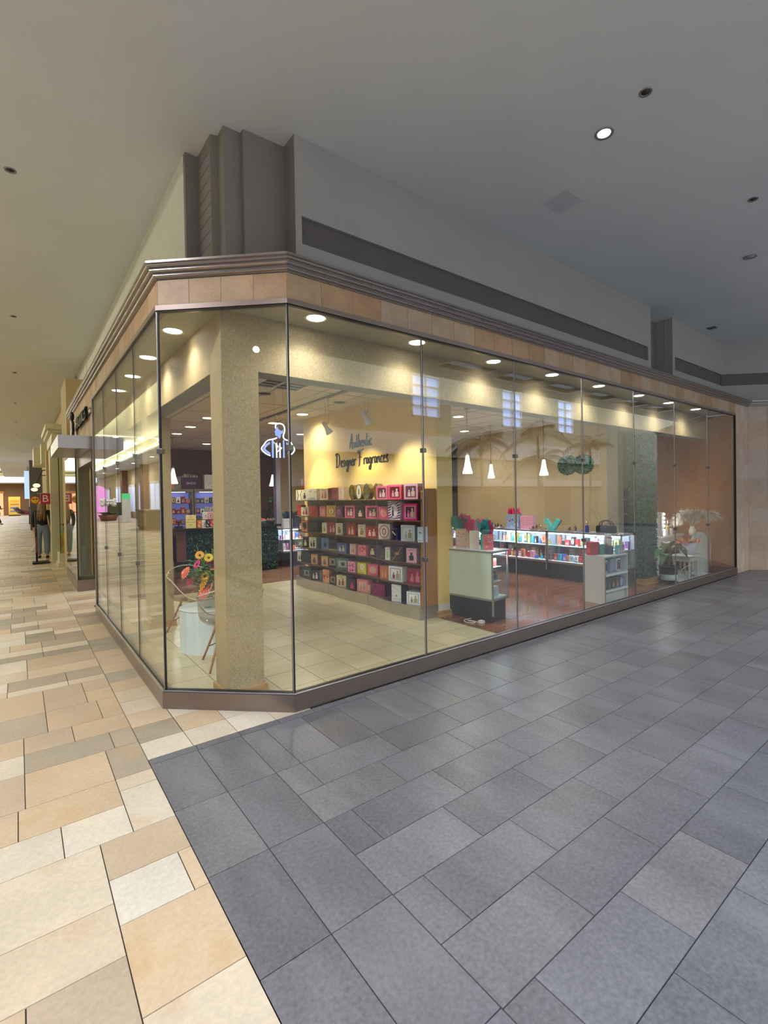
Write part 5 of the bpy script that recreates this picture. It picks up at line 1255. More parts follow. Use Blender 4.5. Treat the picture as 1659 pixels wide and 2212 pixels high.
def handbag():
    t = thing('handbag', 'black structured handbag with arched handle on the right showcase', 'handbag', (6.46, 1.08, .903), RZ)
    b = MB(); pr = [(-.16, 0), (.16, 0), (.165, .12), (.13, .14), (-.13, .14), (-.165, .12)]; n = 6
    v = [(x, -.06, z) for x, z in pr]+[(x, .06, z) for x, z in pr]; b.add(v, [list(range(n)), list(range(2*n-1, n-1, -1))]+[(i, i+n, (i+1) % n+n, (i+1) % n) for i in range(n)]); b.build('body', mat('black_leather', (24, 20, 28), .3), t, bevel=.012)
    for s in (-1, 1): h = MB(); h.tube(cr_spline([(-.11, s*.04, .13), (-.09, s*.04, .19), (0, s*.04, .225), (.09, s*.04, .19), (.11, s*.04, .13)], 5), .008, 8); h.build('handle', MATS['black_leather'], t)
    c = MB(); c.ball((0, -.064, .085), .045, mat('glossy_black', (40, 38, 44), .1), 16, (1.1, .2, .7)); c.build('clasp', None, t)
    # thin stick spray
handbag()
def sticks():
    m = MB()
    for a, b in (((6.62, 1.24, 1.0), (6.58, 1.42, 1.31)), ((6.62, 1.2, 1.0), (6.62, 1.05, 1.2)), ((6.62, 1.22, 1.0), (6.60, 1.3, 1.24))): m.tube([a, b], .003, 5); m.ball(b, .008, None, 6)
    m.ball((6.62, 1.22, .95), .03, None, 8, (1, 1, 1.5)); tag(m.build('stick_diffuser', flat((90, 84, 70))), 'thin dark sticks rising behind the black handbag', 'reed diffuser')
sticks()
# ---- white shelf cabinet with boxes -----------------------------
CX, CY = 5.32, .50
def white_cabinet():
    t = thing('shelf_cabinet', 'white laminate shelf cabinet with open front shelves right at the glass', 'cabinet', (CX, CY, 0), .0)
    w, d, h = .66, .34, .67; x0, y0 = -w/2, -.20
    for nm, a, b in (('side_panel', (x0, y0, 0), (x0+.02, y0+d, h)), ('side_panel', (x0+w-.02, y0, 0), (x0+w, y0+d, h)), ('top', (x0, y0-.005, h), (x0+w, y0+d, h+.02)), ('back_panel', (x0+.02, y0+d-.02, 0), (x0+w-.02, y0+d, h))):
        p = MB(); p.box(a, b); p.build(nm, M_WHITE, t)
    for z in (.42, .19): p = MB(); p.box((x0+.02, y0-.01, z-.018), (x0+w-.02, y0+d-.02, z)); p.build('shelf', mat('shelf_white', (224, 234, 240), .3), t); q = MB(); q.box((x0+.02, y0-.015, z-.022), (x0+w-.018, y0-.008, z+.006)); q.build('shelf_lip', MATS['shelf_white'], t)
    p = MB(); p.box((x0+.02, y0+.04, 0), (x0+w-.02, y0+.06, .168)); p.build('kick_panel', M_WHITE, t)
    e = MB(); e.box((x0-.004, y0-.008, 0), (x0+.012, y0+.0, h)); e.build('edge_strip', flat((160, 130, 126)), t)
white_cabinet()
def backpack(x, lab, c1, c2):
    t = thing('backpack_box', lab, 'gift box', (x, .40, .421), 0, 'boxed items on the upper cabinet shelf')
    def outl(k, y): return [(k*px, y, k*pz+(1-k)*.09) for px, pz in [(-.055, .01), (.055, .01), (.06, .03), (.06, .16), (.045, .195), (-.045, .195), (-.06, .16), (-.06, .03)]]
    n = 8; v = outl(1, -.04)+outl(1, .05); b = MB(); b.add(v, [list(range(n)), list(range(2*n-1, n-1, -1))]+[(i, i+n, (i+1) % n+n, (i+1) % n) for i in range(n)]); b.build('shell', flat(c1), t, bevel=.008)
    f = MB(); f.add(outl(.82, -.043)+outl(.82, -.041), [list(range(n)), list(range(2*n-1, n-1, -1))]+[(i, i+n, (i+1) % n+n, (i+1) % n) for i in range(n)]); f.build('window', flat(c2, .2), t)
    l = MB(); l.box((-.03, -.046, .15), (.03, -.0435, .158)); l.box((-.035, -.046, .03), (.035, -.0435, .04)); l.build('caption', flat((216, 90, 130)), t)
backpack(5.13, 'white rimmed dark purple blister box at the left of the cabinet shelf', (216, 226, 240), (56, 34, 78)); backpack(5.32, 'light blue rounded case with pink figures in the middle of the cabinet shelf', (110, 170, 204), (150, 140, 180)); backpack(5.50, 'white rimmed dark purple blister box at the right of the cabinet shelf', (216, 226, 240), (60, 30, 74))
for i, (c, cn, ac) in enumerate([((44, 34, 70), 'dark violet', (60, 130, 90)), ((34, 36, 50), 'ink blue', (110, 130, 130)), ((40, 34, 34), 'black brown', (190, 160, 110)), ((84, 50, 44), 'brown', (190, 140, 90)), ((30, 60, 150), 'royal blue', (220, 220, 240))]):
    carton('boxed_mug', '%s box on the lower shelf of the white cabinet' % cn, 'boxes on the lower cabinet shelf', (5.08+i*.115, .40, .191), .1, .12, .15, 0, c, 'ring' if i == 4 else 'bottle' if i else 'oval', ac, cat='box')
zt = .691
carton('gift_box', 'long red gift box at the left rear of the cabinet top', None, (5.08, .54, zt), .09, .14, .19, -PI/2-.35, (196, 40, 50), 'bottles', (230, 90, 90), (170, 30, 40))
carton('gift_box', 'crimson gift box beside the long red one on the cabinet top', None, (5.17, .55, zt), .09, .1, .18, .2, (150, 30, 40), 'plain', (180, 50, 60), (120, 24, 34))
carton('gift_box', 'teal patterned flat gift box on the cabinet top', None, (5.24, .47, zt), .12, .04, .15, .1, (90, 150, 150), 'dots', (60, 70, 120))
def dispenser(x, y, h, c, ac, lab):
    t = thing('tower_box', lab, 'box', (x, y, zt), .1); b = MB(); b.box((-.045, -.045, 0), (.045, .045, h*.4)); b.build('base', flat(c), t)
    b = MB(); b.lathe([(.0001, h*.4), (.032, h*.4), (.034, h*.6), (.034, h*.95), (.03, h), (.0001, h)], 16); b.build('tower', flat((206, 204, 210), .2), t); b = MB()
    for k in range(3): b.ball((0, -.03, h*(.5+.14*k)), .014, flat(ac), 8)
    b.lathe([(.0345, h*.8), (.036, h*.82), (.0345, h*.85)], 16, flat(ac)); b.build('band', None, t)
dispenser(5.34, .42, .30, (40, 60, 90), (160, 60, 50), 'clear tower shaped box with navy base on the cabinet top'); dispenser(5.42, .5, .29, (120, 40, 50), (206, 206, 210), 'clear tower shaped box with wine red base on the cabinet top')
for i, (x, c, cn) in enumerate([(5.43, (120, 190, 206), 'sky blue'), (5.50, (90, 180, 180), 'aqua'), (5.56, (206, 90, 110), 'rose red')]): carton('mini_box', '%s small box at the front right of the cabinet top' % cn, 'small boxes on the cabinet top', (x, .34, zt), .055, .05, .13, 0, c, 'bottles', (230, 226, 226))
# the plush toy on the cabinet is a known character and is left out
# curio shelf in the alcove
def curio():
    t = thing('curio_cabinet', 'dark backed tall shelf with small red and white items in the alcove', 'shelving', (8.45, 1.95, 0), RZ)
    b = MB(); b.box((-.35, .0, .3), (.35, .25, .32)); b.box((-.35, .22, .3), (.35, .25, 1.72)); b.box((-.35, 0, .3), (-.33, .25, 1.72)); b.box((.33, 0, .3), (.35, .25, 1.72)); b.build('carcass', flat((70, 58, 60)), t)
    b = MB(); b.box((-.36, -.01, 0), (.36, .26, .3)); b.build('base', flat((60, 50, 50)), t)
    for z in (1.70, 1.45, 1.15, .85): s = MB(); s.box((-.33, 0, z), (.33, .22, z+.012)); s.build('shelf', flat((150, 146, 150)), t)
curio()
for i, (dy, z, c, lab) in enumerate([(.1, 1.162, (196, 30, 36), 'red cap on the alcove shelf'), (-.08, 1.162, (226, 226, 226), 'white cap on the alcove shelf'), (.12, .862, (190, 30, 40), 'red cap on the lower alcove shelf')]):
    m = MB(); m.lathe([(.0001, .1), (.05, .09), (.075, .05), (.08, 0), (.0001, 0)], 16); m.box((-.08, -.14, 0), (.08, -.05, .008)); tag(m.build('cap', flat(c), None, (8.45, 1.95+dy, z), RZ), lab, 'cap', 'caps on the alcove shelf')
# ---- vanity corner at the far right -----------------------------
def vanity():
    t = thing('vanity_table', 'white dressing table with turned white legs before the brown wall', 'table', (8.5, 1.02, 0), .0)
    b = MB(); b.box((-.62, -.2, .72), (.5, .25, .76)); b.build('tabletop', M_WM, t, bevel=.006); b = MB(); b.box((-.6, -.18, .58), (.48, .23, .72)); b.build('apron', M_WM, t)
    for x in (-.56, .44):
        for y in (-.15, .2): l = MB(); l.lathe([(.0001, 0), (.025, 0), (.02, .2), (.035, .3), (.022, .4), (.035, .58), (.0001, .58)], 12, None, (x, y)); l.build('leg', M_WM, t)
vanity()
def mirror_lights():
    t = thing('bulb_mirror', 'lit mirror frame with a column of round white bulbs left on the dressing table', 'mirror', (8.06, .9, .762), .9)
    f = MB(); f.box((-.16, 0, 0), (.16, .03, .46)); f.build('frame', M_WM, t); g = MB(); g.box((-.1, -.004, .05), (.1, 0, .41)); g.build('mirror_glass', mat('mirror', (220, 224, 230), .03, metal=1), t)
    for s in (-1, 1):
        for k in range(6): b = MB(); b.ball((s*.13, -.025, .05+k*.075), .026, None, 12); b.build('bulb', M_BULB, t)
    point('mirror_glow', (8.0, .78, 1.05), 6, (.95, .97, 1), .1)
mirror_lights()
for i, (x, y, h, c, lab) in enumerate([(8.3, .86, .16, (190, 190, 140), 'pale olive'), (8.4, .88, .30, (190, 150, 80), 'tall golden'), (8.5, .86, .2, (226, 224, 214), 'white'), (8.66, .86, .2, (140, 116, 100), 'brown'), (8.75, .9, .15, (200, 196, 186), 'clear')]):
    bottle_obj('perfume_bottle', '%s perfume bottle on the white dressing table' % lab, 'perfume bottles on the dressing table', (x, y, .762), .035, h, c)
carton('white_carton', 'white carton at the left end of the dressing table', None, (8.18, .84, .762), .1, .06, .13, 0, (220, 226, 236), 'plain', (200, 206, 220), cat='carton')
def nightstand():
    t = thing('nightstand', 'small distressed white stand with arched open legs at the glass', 'stand', (8.3, .47, 0), 0)
    p = MB(); p.box((-.33, -.16, .40), (.28, .2, .43)); p.build('top', M_WM, t, bevel=.006); p = MB(); p.box((-.29, -.13, .32), (.24, .17, .40)); p.build('apron', M_WM, t)
    for x in (-.27, .22):
        for y in (-.11, .15): l = MB(); l.tube(cr_spline([(x, y, .34), (x+(.02 if x < 0 else -.02), y, .2), (x, y, .1), (x-(.03 if x < 0 else -.03), y, .0)], 4), .022, 8); l.build('leg', M_WM, t)
    p = MB(); p.box((.06, -.12, .02), (.22, -.1, .34)); p.box((-.12, -.12, .12), (-.09, -.10, .34)); p.box((-.02, -.12, .12), (.01, -.10, .34)); p.build('front_slat', M_WM, t)
    b = thing('gift_basket', 'white bucket with copper crumpled paper on the small white stand', 'basket', (8.28, .47, .431))
    q = MB(); q.lathe([(.0001, 0), (.11, 0), (.14, .22), (.13, .22), (.10, .02), (.0001, .02)], 22); q.build('bucket', flat((206, 214, 236), .35), b)
    q = MB(); r = random.Random(6)
    for k in range(20):
        a = 2*PI*k/20+r.uniform(-.1, .1); R = r.uniform(.14, .22); q.add([(0, 0, .16), (R*math.cos(a-.2), R*math.sin(a-.2), r.uniform(.2, .28)), (R*1.15*math.cos(a), R*1.15*math.sin(a), r.uniform(.24, .34)), (R*math.cos(a+.2), R*math.sin(a+.2), r.uniform(.2, .28))], [(0, 1, 2, 3)], r.choice([flat((196, 120, 80), .3), flat((170, 96, 60), .3), flat((214, 150, 110), .3)]))
    q.build('crumpled_paper', None, b)
nightstand()
def arch_panel():
    t = thing('arched_panel', 'white arched panel with rope edge leaning behind the bucket', 'panel', (8.93, .50, 0), -.15)
    pts = [(-.3, 0), (.3, 0), (.3, .55)]+[(.3*math.cos(a), .55+.26*math.sin(a)) for a in [PI*i/12 for i in range(1, 12)]]+[(-.3, .55)]
    n = len(pts); b = MB(); v = [(x, 0, z) for x, z in pts]+[(x, .03, z) for x, z in pts]; b.add(v, [list(range(n)), list(range(2*n-1, n-1, -1))]+[(i, i+n, (i+1) % n+n, (i+1) % n) for i in range(n)]); b.build('board', flat((216, 226, 226)), t)
    r = MB(); pts2 = [(.34, 0, .1), (.34, 0, .5)]+[(.34*math.cos(a), 0, .55+.30*math.sin(a)) for a in [PI*i/12 for i in range(0, 7)]]; r.tube([(p[0]+.012*math.sin(i*2), p[1]-.01, p[2]) for i, p in enumerate(cr_spline(pts2, 4))], .014, 6); r.build('rope_edge', flat((190, 180, 160)), t)
arch_panel()
def pampas():
    t = thing('pampas_vase', 'tall vase of fluffy white pampas plumes spreading over the stand', 'dried flowers', (8.62, .52, .762))
    v = MB(); v.lathe([(.0001, 0), (.05, 0), (.07, .08), (.04, .16), (.045, .18), (.03, .18), (.0001, .03)], 18); v.build('vase', flat((206, 200, 190)), t)
    rnd = random.Random(31); mm = [flat((222, 216, 204), .9), flat((206, 198, 184), .9), flat((232, 228, 220), .9)]
    s = MB()
    for k in range(17):
        ang = -.95+1.9*k/16+rnd.uniform(-.08, .08); L = rnd.uniform(.45, .72); dirx = math.sin(ang)*(.72 if ang > 0 else 1.15); dy = -.45*math.sin(ang)*(1.1 if ang > 0 else .6)+rnd.uniform(-.1, .1)
        P = cr_spline([(0, 0, .12), (dirx*L*.35, dy*L*.3, .12+L*.35), (dirx*L*.85, dy*L*.7, .12+L*.5*math.cos(ang*.5)+.02), (dirx*L*1.35, dy*L, .12+L*.48*math.cos(ang*.7)-.05)], 6)
        s.tube([tuple(p) for p in P], .003, 5, flat((190, 176, 140)))
        f = MB(); n = len(P)
        for j in range(150):
            u = .38+.62*j/150; i = min(int(u*(n-1)), n-2); p = P[i].lerp(P[i+1], u*(n-1)-i); d = (P[i+1]-P[i]).normalized()
            side = Vector((rnd.gauss(0, 1), rnd.gauss(0, 1), rnd.gauss(0, 1))); side = (side-d*side.dot(d)).normalized(); l = rnd.uniform(.05, .1)*(1.05-abs(u-.65)*1.2)
            q = p+side*l+d*l*.9-Vector((0, 0, l*.3)); w = d.cross(side)*.004
            f.add([tuple(p-w), tuple(p+w), tuple(q+w*.3), tuple(q-w*.3)], [(0, 1, 2, 3)], rnd.choice(mm))
        f.build('plume', None, t)
    s.build('stems', None, t)
pampas()
def pot_plant():
    t = thing('potted_plant', 'big leaved plant in a dark pot at the glass beside the hedge column', 'plant', (7.42, .46, 0)); rnd = random.Random(15)
    p = MB(); p.lathe([(.0001, 0), (.12, 0), (.16, .29), (.17, .3), (.15, .3), (.14, .25), (.0001, .25)], 22); p.build('pot', flat((44, 36, 52), .3), t)
    p = MB(); p.lathe([(.131, .06), (.146, .16), (.148, .16), (.133, .06)], 22); p.build('pot_reflection', flat((190, 214, 220), .3), t)  # pale ring stands for a reflection on the dark pot
    l = MB(); s = MB()
    for a, L, H in ((-2.6, .3, .72), (-.1, .38, .66), (2.9, .22, .6), (-1.2, .16, .62), (.6, .3, .7), (-.5, .42, .56), (3.6, .3, .52)):
        top = (L*.55*math.cos(a), L*.3*math.sin(a), H); s.tube(cr_spline([(0, 0, .25), (top[0]*.4, top[1]*.4, .5), top], 4), .008, 6)
        leafblade(l, top, (math.cos(a), math.sin(a)*.3, .25), .34, .14, .75, rnd.choice(GRN2+[flat((44, 76, 44))]), 8, .25)
    s.build('stem', flat((84, 106, 80)), t); l.build('leaves', GRN2[0], t)
    r = MB(); r.box((7.6, .2, 0), (9.0, .95, .012)); tag(r.build('floor_mat', mat('pale_mat', (206, 214, 216), .8, vary=.08, scale=20)), 'pale mat on the floor under the white stand', 'mat')
pot_plant()
def cord(name, pts, lab, plug=False):
    m = MB(); m.tube([tuple(p) for p in cr_spline(pts, 6)], .006, 6)
    if plug: m.box((pts[-1][0]-.02, pts[-1][1]-.03, 0), (pts[-1][0]+.04, pts[-1][1]+.03, .03))
    tag(m.build(name, flat((226, 228, 230))), lab, 'cord')
cord('extension_cord', [(2.98, 1.02, .008), (2.86, 1.02, .008), (2.80, .94, .008), (2.84, .84, .008), (2.9, .88, .008), (2.86, .96, .014), (2.9, .86, .008), (2.93, .8, .01)], 'white looped extension cord on the planks before the black plinth', True)
cord('power_cord', [(7.3, .3, .01), (7.45, .22, .01), (7.6, .3, .01), (7.7, .4, .15), (7.9, .3, .28), (8.05, .3, .2), (8.1, .28, .01)], 'white cord curling over the dark pot and small stand', False)

# ---- clear chairs, drum table and flowers -----------------------
def drum():
    t = thing('drum_table', 'white fluted drum shaped side table behind the corner glass', 'table', (.02, 2.08, 0))
    n = 84; R = .315
    prof = [R-.012*abs(math.sin(i*PI*14/n)) for i in range(n)]
    b = MB(); pts = [(prof[i]*math.cos(2*PI*i/n), prof[i]*math.sin(2*PI*i/n)) for i in range(n)]; b.prism(pts, 0, .44, None, smooth=False); b.build('fluted_body', mat('pale_blue_white', (218, 232, 240), .5), t)
    b = MB(); b.lathe([(.0001, .44), (R-.002, .44), (R-.002, .452), (.0001, .455)], 60); b.build('top', flat((214, 222, 226), .25), t)
drum()
M_CLEAR = glass('clear_plastic', (.90, .88, .86), .02, 1.55)
def clear_chair(loc, rz, label):
    t = thing('clear_armchair', label, 'chair', loc, rz, 'clear shell armchairs')
    # shell: rings sweeping from the seat centre up to the rim, rim higher at back and dipping in front
    N, K = 36, 10; v = []; 
    def rim(a): # a = 0 front (-y)
        back = (1-math.cos(a))/2; q = min(1, back*2); q = q*q*(3-2*q)
        return .425+.24*q+.12*back**3, .27+.03*q, .26
    for k in range(K+1):
        u = k/K
        for i in range(N):
            a = 2*PI*i/N; z1, rx, ry = rim(a); rr = min(1, (u/.62)**.85)*(1+.12*max(0, u-.62))
            zz = .395+(z1-.395)*max(0, (u-.42)/.58)**1.35
            v.append((rx*rr*math.sin(a), -ry*rr*math.cos(a), zz))
    f = [(k*N+i, k*N+(i+1) % N, (k+1)*N+(i+1) % N, (k+1)*N+i) for k in range(1, K) for i in range(N)]+[(i+N, (i+1) % N+N, (i+1) % N) for i in range(N)][:0]
    f.append([N+i for i in range(N)][::-1])
    b = MB(); b.add(v, f, None, 0, True); o = b.build('shell', M_CLEAR, t); so = o.modifiers.new('thickness', 'SOLIDIFY'); so.thickness = .006
    r = MB(); r.tube([v[K*N+i] for i in range(N)], .006, 8, closed=True); r.build('rim', mat('clear_edge', (206, 196, 190), .08, spec=.8), t)
    for sx in (-1, 1):
        for sy in (-1, 1): l = MB(); l.tube([(sx*.11, sy*.1, .385), (sx*.24, sy*.23, .0)], [.013, .010], 10); l.build('leg', wood('beech', (176, 128, 88), (150, 104, 70), .5), t)
    w = MB()
    for sx in (-1, 1): w.tube([(sx*.19, -.18, .14), (-sx*.13, .12, .33)], .005, 6); w.tube([(sx*.19, .18, .14), (-sx*.13, -.12, .33)], .005, 6)
    w.tube([(-.12, -.1, .385), (.12, .1, .385)], .008, 6); w.tube([(.12, -.1, .385), (-.12, .1, .385)], .008, 6); w.build('wire_brace', M_BLACK, t)
clear_chair((.02, 1.42, 0), PI-.15, 'clear plastic armchair with wooden legs, nearer one half behind the pillar')
clear_chair((.07, 2.85, 0), .25, 'clear plastic armchair with wooden legs, farther one beyond the drum table')
def vase():
    t = thing('glass_vase', 'round clear glass vase holding the bouquet on the drum table', 'vase', (-.04, 1.98, .456))
    b = MB(); b.lathe([(.0001, 0), (.05, .0), (.085, .05), (.088, .10), (.06, .15), (.045, .17), (.065, .2), (.061, .2), (.041, .17), (.056, .148), (.083, .10), (.08, .05), (.045, .008), (.0001, .008)], 26); b.build('glass_body', glass('vase_glass', (.86, .92, .9)), t)
vase()
def flower(x, y, z, r, c, cn, cc, kind, i):
    t = thing('flower', '%s %s in the drum table bouquet, %s' % (cn, 'daisy' if kind == 0 else 'full zinnia', i), 'flower', (x, y, z), random.uniform(0, 6), 'bouquet flowers')
    aim = Vector((x+.25, y-2.2+.8, .55)) # faces outward
    p = MB(); T = Euler((1.05, random.uniform(-.25, .25), 0)).to_matrix().to_4x4(); t.rotation_euler.z = random.uniform(-1.1, .3)-.5
    p.T = T; n = 16 if kind == 0 else 14
    for lay in range(1 if kind == 0 else 3):
        for k in range(n):
            a = 2*PI*k/n+lay*.2; R = r*(1-lay*.25); zz = .004+lay*.012; w = R*.24
            d = Vector((math.cos(a), math.sin(a), 0)); s = Vector((-d.y, d.x, 0))
            p.add([tuple(d*R*.15-s*w*.4+Vector((0, 0, zz))), tuple(d*R*.7-s*w+Vector((0, 0, zz+.008))), tuple(d*R+Vector((0, 0, zz))), tuple(d*R*.7+s*w+Vector((0, 0, zz+.008))), tuple(d*R*.15+s*w*.4+Vector((0, 0, zz)))], [(0, 1, 2, 3, 4)], flat(c, .6))
    p.build('petals', flat(c, .6), t)
    q = MB(); q.T = T; q.ball((0, 0, .006), r*.3, None, 10, (1, 1, .4)); q.build('centre', flat(cc, .7), t)
    st = MB(); R = Matrix.Rotation(-t.rotation_euler.z, 4, 'Z'); e = R @ Vector((-.04-x, 1.98-y, .55-z)); e2 = R @ Vector((-.04-x, 1.98-y, .64-z))
    st.tube([(0, 0, -.004), (e2.x*.5, e2.y*.5, e2.z*.45), tuple(e2), tuple(e)], .003, 6); st.build('stem', flat((70, 110, 50)), t)
FL = [(-.12, 1.93, 1.02, .05, (240, 170, 60), 'orange', (90, 60, 30), 0, 'near the top left'), (-.04, 1.9, .99, .052, (236, 200, 60), 'yellow', (120, 90, 40), 0, 'top middle'), (-.02, 1.92, .955, .05, (160, 40, 70), 'dark magenta', (70, 24, 30), 0, 'under the top yellow one'),
      (-.15, 1.92, .93, .055, (206, 60, 110), 'pink red', (90, 30, 40), 0, 'upper left'), (.02, 1.9, .9, .055, (240, 140, 110), 'salmon', (110, 50, 40), 0, 'upper right'), (-.26, 1.93, .85, .075, (244, 130, 100), 'coral', (200, 80, 60), 1, 'far left'),
      (-.09, 1.88, .80, .05, (240, 196, 50), 'yellow', (80, 60, 30), 0, 'in the middle'), (-.22, 1.92, .75, .05, (206, 70, 90), 'rose red', (110, 40, 50), 1, 'lower left edge'), (-.10, 1.86, .72, .085, (240, 180, 30), 'golden', (200, 140, 30), 1, 'large lower middle'),
      (-.05, 1.84, .69, .05, (240, 150, 140), 'light salmon', (160, 70, 70), 0, 'before the golden one'), (-.11, 1.84, .635, .08, (236, 120, 110), 'coral pink', (190, 80, 70), 1, 'lowest')]
random.seed(5)
for a in FL: flower(*a)
def sprigs():
    t = thing('foliage_sprays', 'green leaves and sprigs filling the drum table bouquet', 'foliage', (-.04, 1.98, .55)); rnd = random.Random(2)
    l = MB(); s = MB()
    for k in range(40):
        a = rnd.uniform(0, 6.28); R = rnd.uniform(.03, .16); z = rnd.uniform(.1, .42); s.tube([(0, 0, .0), (R*.4*math.cos(a), R*.4*math.sin(a), z*.6), (R*math.cos(a), R*math.sin(a), z)], .002, 5)
        for j in range(3): b = rnd.uniform(0, 6.28); leafblade(l, (R*math.cos(a), R*math.sin(a), z-.03*j), (math.cos(b), math.sin(b), .4), rnd.uniform(.07, .13), .065, .4, rnd.choice(GRN2), 5)
    for k in range(14):
        a = rnd.uniform(0, 6.28)
        P = [(.02*math.cos(a), .02*math.sin(a), .3), (.06*math.cos(a), .06*math.sin(a), .42), (.1*math.cos(a), .1*math.sin(a), rnd.uniform(.46, .56))]; s.tube(P, .0018, 5)
        for j in range(6): s.ball((P[2][0]+rnd.uniform(-.02, .02), P[2][1]+rnd.uniform(-.02, .02), P[2][2]-.02*j), .006, flat((130, 160, 60)), 6)
    s.build('stems', flat((90, 130, 60)), t); l.build('leaves', GRN2[0], t)
sprigs()
# showcase beyond the end of the counter
showcase('lit glass showcase with black plinth between the hedge counter and the curved display', (3.56, 7.55, 0), .62, .5, .90, .0, .36, .62, group='glass showcases')
fill_case('small showcase', (3.56, 7.55, 0), .62, .5, 0, .36, .1, .18, 7, rnd, 'bottom row', -.08); fill_case('small showcase', (3.56, 7.55, 0), .62, .5, 0, .622, .08, .16, 7, rnd, 'upper shelf', 0)
bag('gift_bag', 'white bag with thin black stripes and teal tissue on the small showcase', 'bags on the small showcase', (3.48, 7.5, .903), .22, .12, .22, -.1, (216, 216, 214), [(60, 110, 120), (40, 40, 90)], None, .24, pattern=[(60, 60, 70)], seed=14)
bag('gift_bag', 'navy bag with indigo tissue on the small showcase', 'bags on the small showcase', (3.72, 7.5, .903), .2, .12, .24, .1, (34, 38, 76), [(44, 40, 110)], None, .22, seed=15)
s = MB(); s.box((3.44, 7.285, .08), (3.452, 7.294, .33)); s.box((3.44, 7.285, .08), (3.5, 7.294, .092)); tag(s.build('door_handle_bar', M_ALU), 'silver L shaped strip on the small showcase plinth', 'cable strip')
# ================================================================ CONCOURSE
def ceiling_can(x, y, kind, lab):
    t = thing('ceiling_fitting', lab, 'ceiling light', (x, y, CZ), 0, 'small fittings in the concourse ceiling'); r = .075 if kind else .046
    b = MB(); b.lathe([(r*.7, 0), (r*.72, -.004), (r, -.008), (r*1.05, 0)], 28); b.build('trim_ring', mat('ring_grey', (150, 150, 152), .3, metal=.6), t)
    if kind == 1:
        b = MB(); b.lathe([(.0001, -.004), (r*.7, -.004), (r*.7, 0)], 24); b.build('lens', emis('cool_lamp', (225, 232, 255), 8), t); spot('concourse_downlight', (x, y, CZ-.05), (x, y, 0), 60, (.9, .94, 1), 1.6, .7, .06)
    elif kind == 2:
        b = MB(); b.lathe([(.0001, -.003), (r*.7, -.003), (r*.7, 0)], 24); b.build('lens', flat((176, 178, 182), .2), t)
    else:
        b = MB(); b.lathe([(.0001, -.003), (r*.7, -.003), (r*.7, 0)], 24); b.build('baffle', flat((70, 66, 62)), t); b = MB(); b.ball((0, 0, -.004), .018, None, 10, (1, 1, .5)); b.build('eyeball', flat((26, 24, 24)), t)
ceiling_can(2.40, -1.18, 1, 'lit downlight in the grey concourse ceiling'); ceiling_can(2.25, -1.6, 0, 'dark eyeball fitting above the lit downlight'); ceiling_can(4.56, -1.64, 0, 'dark fitting at the right edge of the ceiling'); ceiling_can(6.03, -1.19, 2, 'unlit pale downlight right, below the dark edge fitting')
for i, y in enumerate((2.39, 6.86, 11.26, 15.72, 20.18, 24.6)): ceiling_can(-1.6, y, 0, 'dark fitting in the beige concourse ceiling, %s from the front' % ordn[i])
m = MB(); m.box((8.66, .12, CZ-.012), (8.78, .26, CZ)); m.ball((8.72, .19, CZ-.012), .03, None, 8, (1, 1, .6)); tag(m.build('smoke_detector', flat((96, 100, 110))), 'small grey detector on the ceiling by the far bulkhead', 'detector')
p = MB(); p.box((2.83, -.55, CZ-.004), (3.13, -.25, CZ)); struct(p.build('trim_43', mat('access_panel', (202, 206, 209), .75)))
# storefront sign on the left fascia
def storefront_sign():
    t = thing('storefront_sign', 'dark raised lettering and torso logo on the left stone fascia', 'sign', (GX-.01, 6.1, 2.93), -PI/2)
    m = mat('sign_black', (34, 26, 28), .3)
    text('lettering', 'FRAGRANCES', .27, .018, m, (.12, -.03, 0), (PI/2, 0, 0), t, sx=.9)
    b = MB(); b.at((-1.12, -.06, .02)); b.prism([(-.14, -.02), (.14, -.02), (.14, .02), (-.14, .02)], -.16, .1, m); b.ball((0, 0, .2), .075, m, 12, (1, .5, 1.2)); b.box((-.2, -.02, -.1), (-.14, .02, .06), m); b.box((.14, -.02, -.1), (.2, .02, .06), m); b.build('logo', None, t)
    r = MB(); r.box((-1.3, -.012, -.03), (1.2, 0, .03)); r.build('rail', M_BRONZE, t)
storefront_sign()
# silver canopy over the shop entrance and the little corner bay behind it
def entrance():
    c = MB(); c.box((-1.145, 5.0, 2.375), (-.52, 6.9, 2.56)); struct(c.build('trim_15', M_SILVER)); 
    c = MB(); c.box((-.75, 5.02, 2.2), (-.5, 6.9, 2.37)); struct(c.build('trim_16', M_BRONZE))
    w = MB(); w.prism([(-.80, 6.99), (-.50, 6.99), (-.50, 7.03), (-.76, 7.03), (-.76, 9.4), (-.80, 9.4)], 0, .2); struct(w.build('trim_17', M_BRONZE))
    g = thing_struct('window_20', (0, 0, 0), 0); a = MB(); a.box((-.79, 7.0, .2), (-.52, 7.012, 2.5)); a.box((-.79, 7.012, .2), (-.778, 9.4, 2.5)); a.build('glass_pane', M_GLASS, g); j = MB(); j.box((-.795, 6.993, .2), (-.776, 7.0, 2.5)); j.build('joint_seal', M_BLACK, g)
    p = MB(); p.box((-.70, 7.6, 0), (-.52, 7.9, 2.5)); struct(p.build('wall_bay_pier', mat('grey_stone', (118, 118, 110), .5))); p = MB(); p.box((-.72, 7.55, 0), (-.5, 7.95, .2)); struct(p.build('trim_18', mat('grey_green_stone', (120, 124, 104), .4)))
    s = MB(); s.box((-.80, 7.0, 2.5), (-.5, 9.4, 2.6)); struct(s.build('trim_19', wood('oak_head', (190, 150, 110), (170, 130, 90), .4)))
    lw = MB(); lw.box((-.74, 9.4, 0), (-.4, 10.9, 4.3)); struct(lw.build('wall_neighbour_left', M_TAN))
entrance()
CREAM = mat('cream_paint', (206, 202, 172), .45, vary=.02)
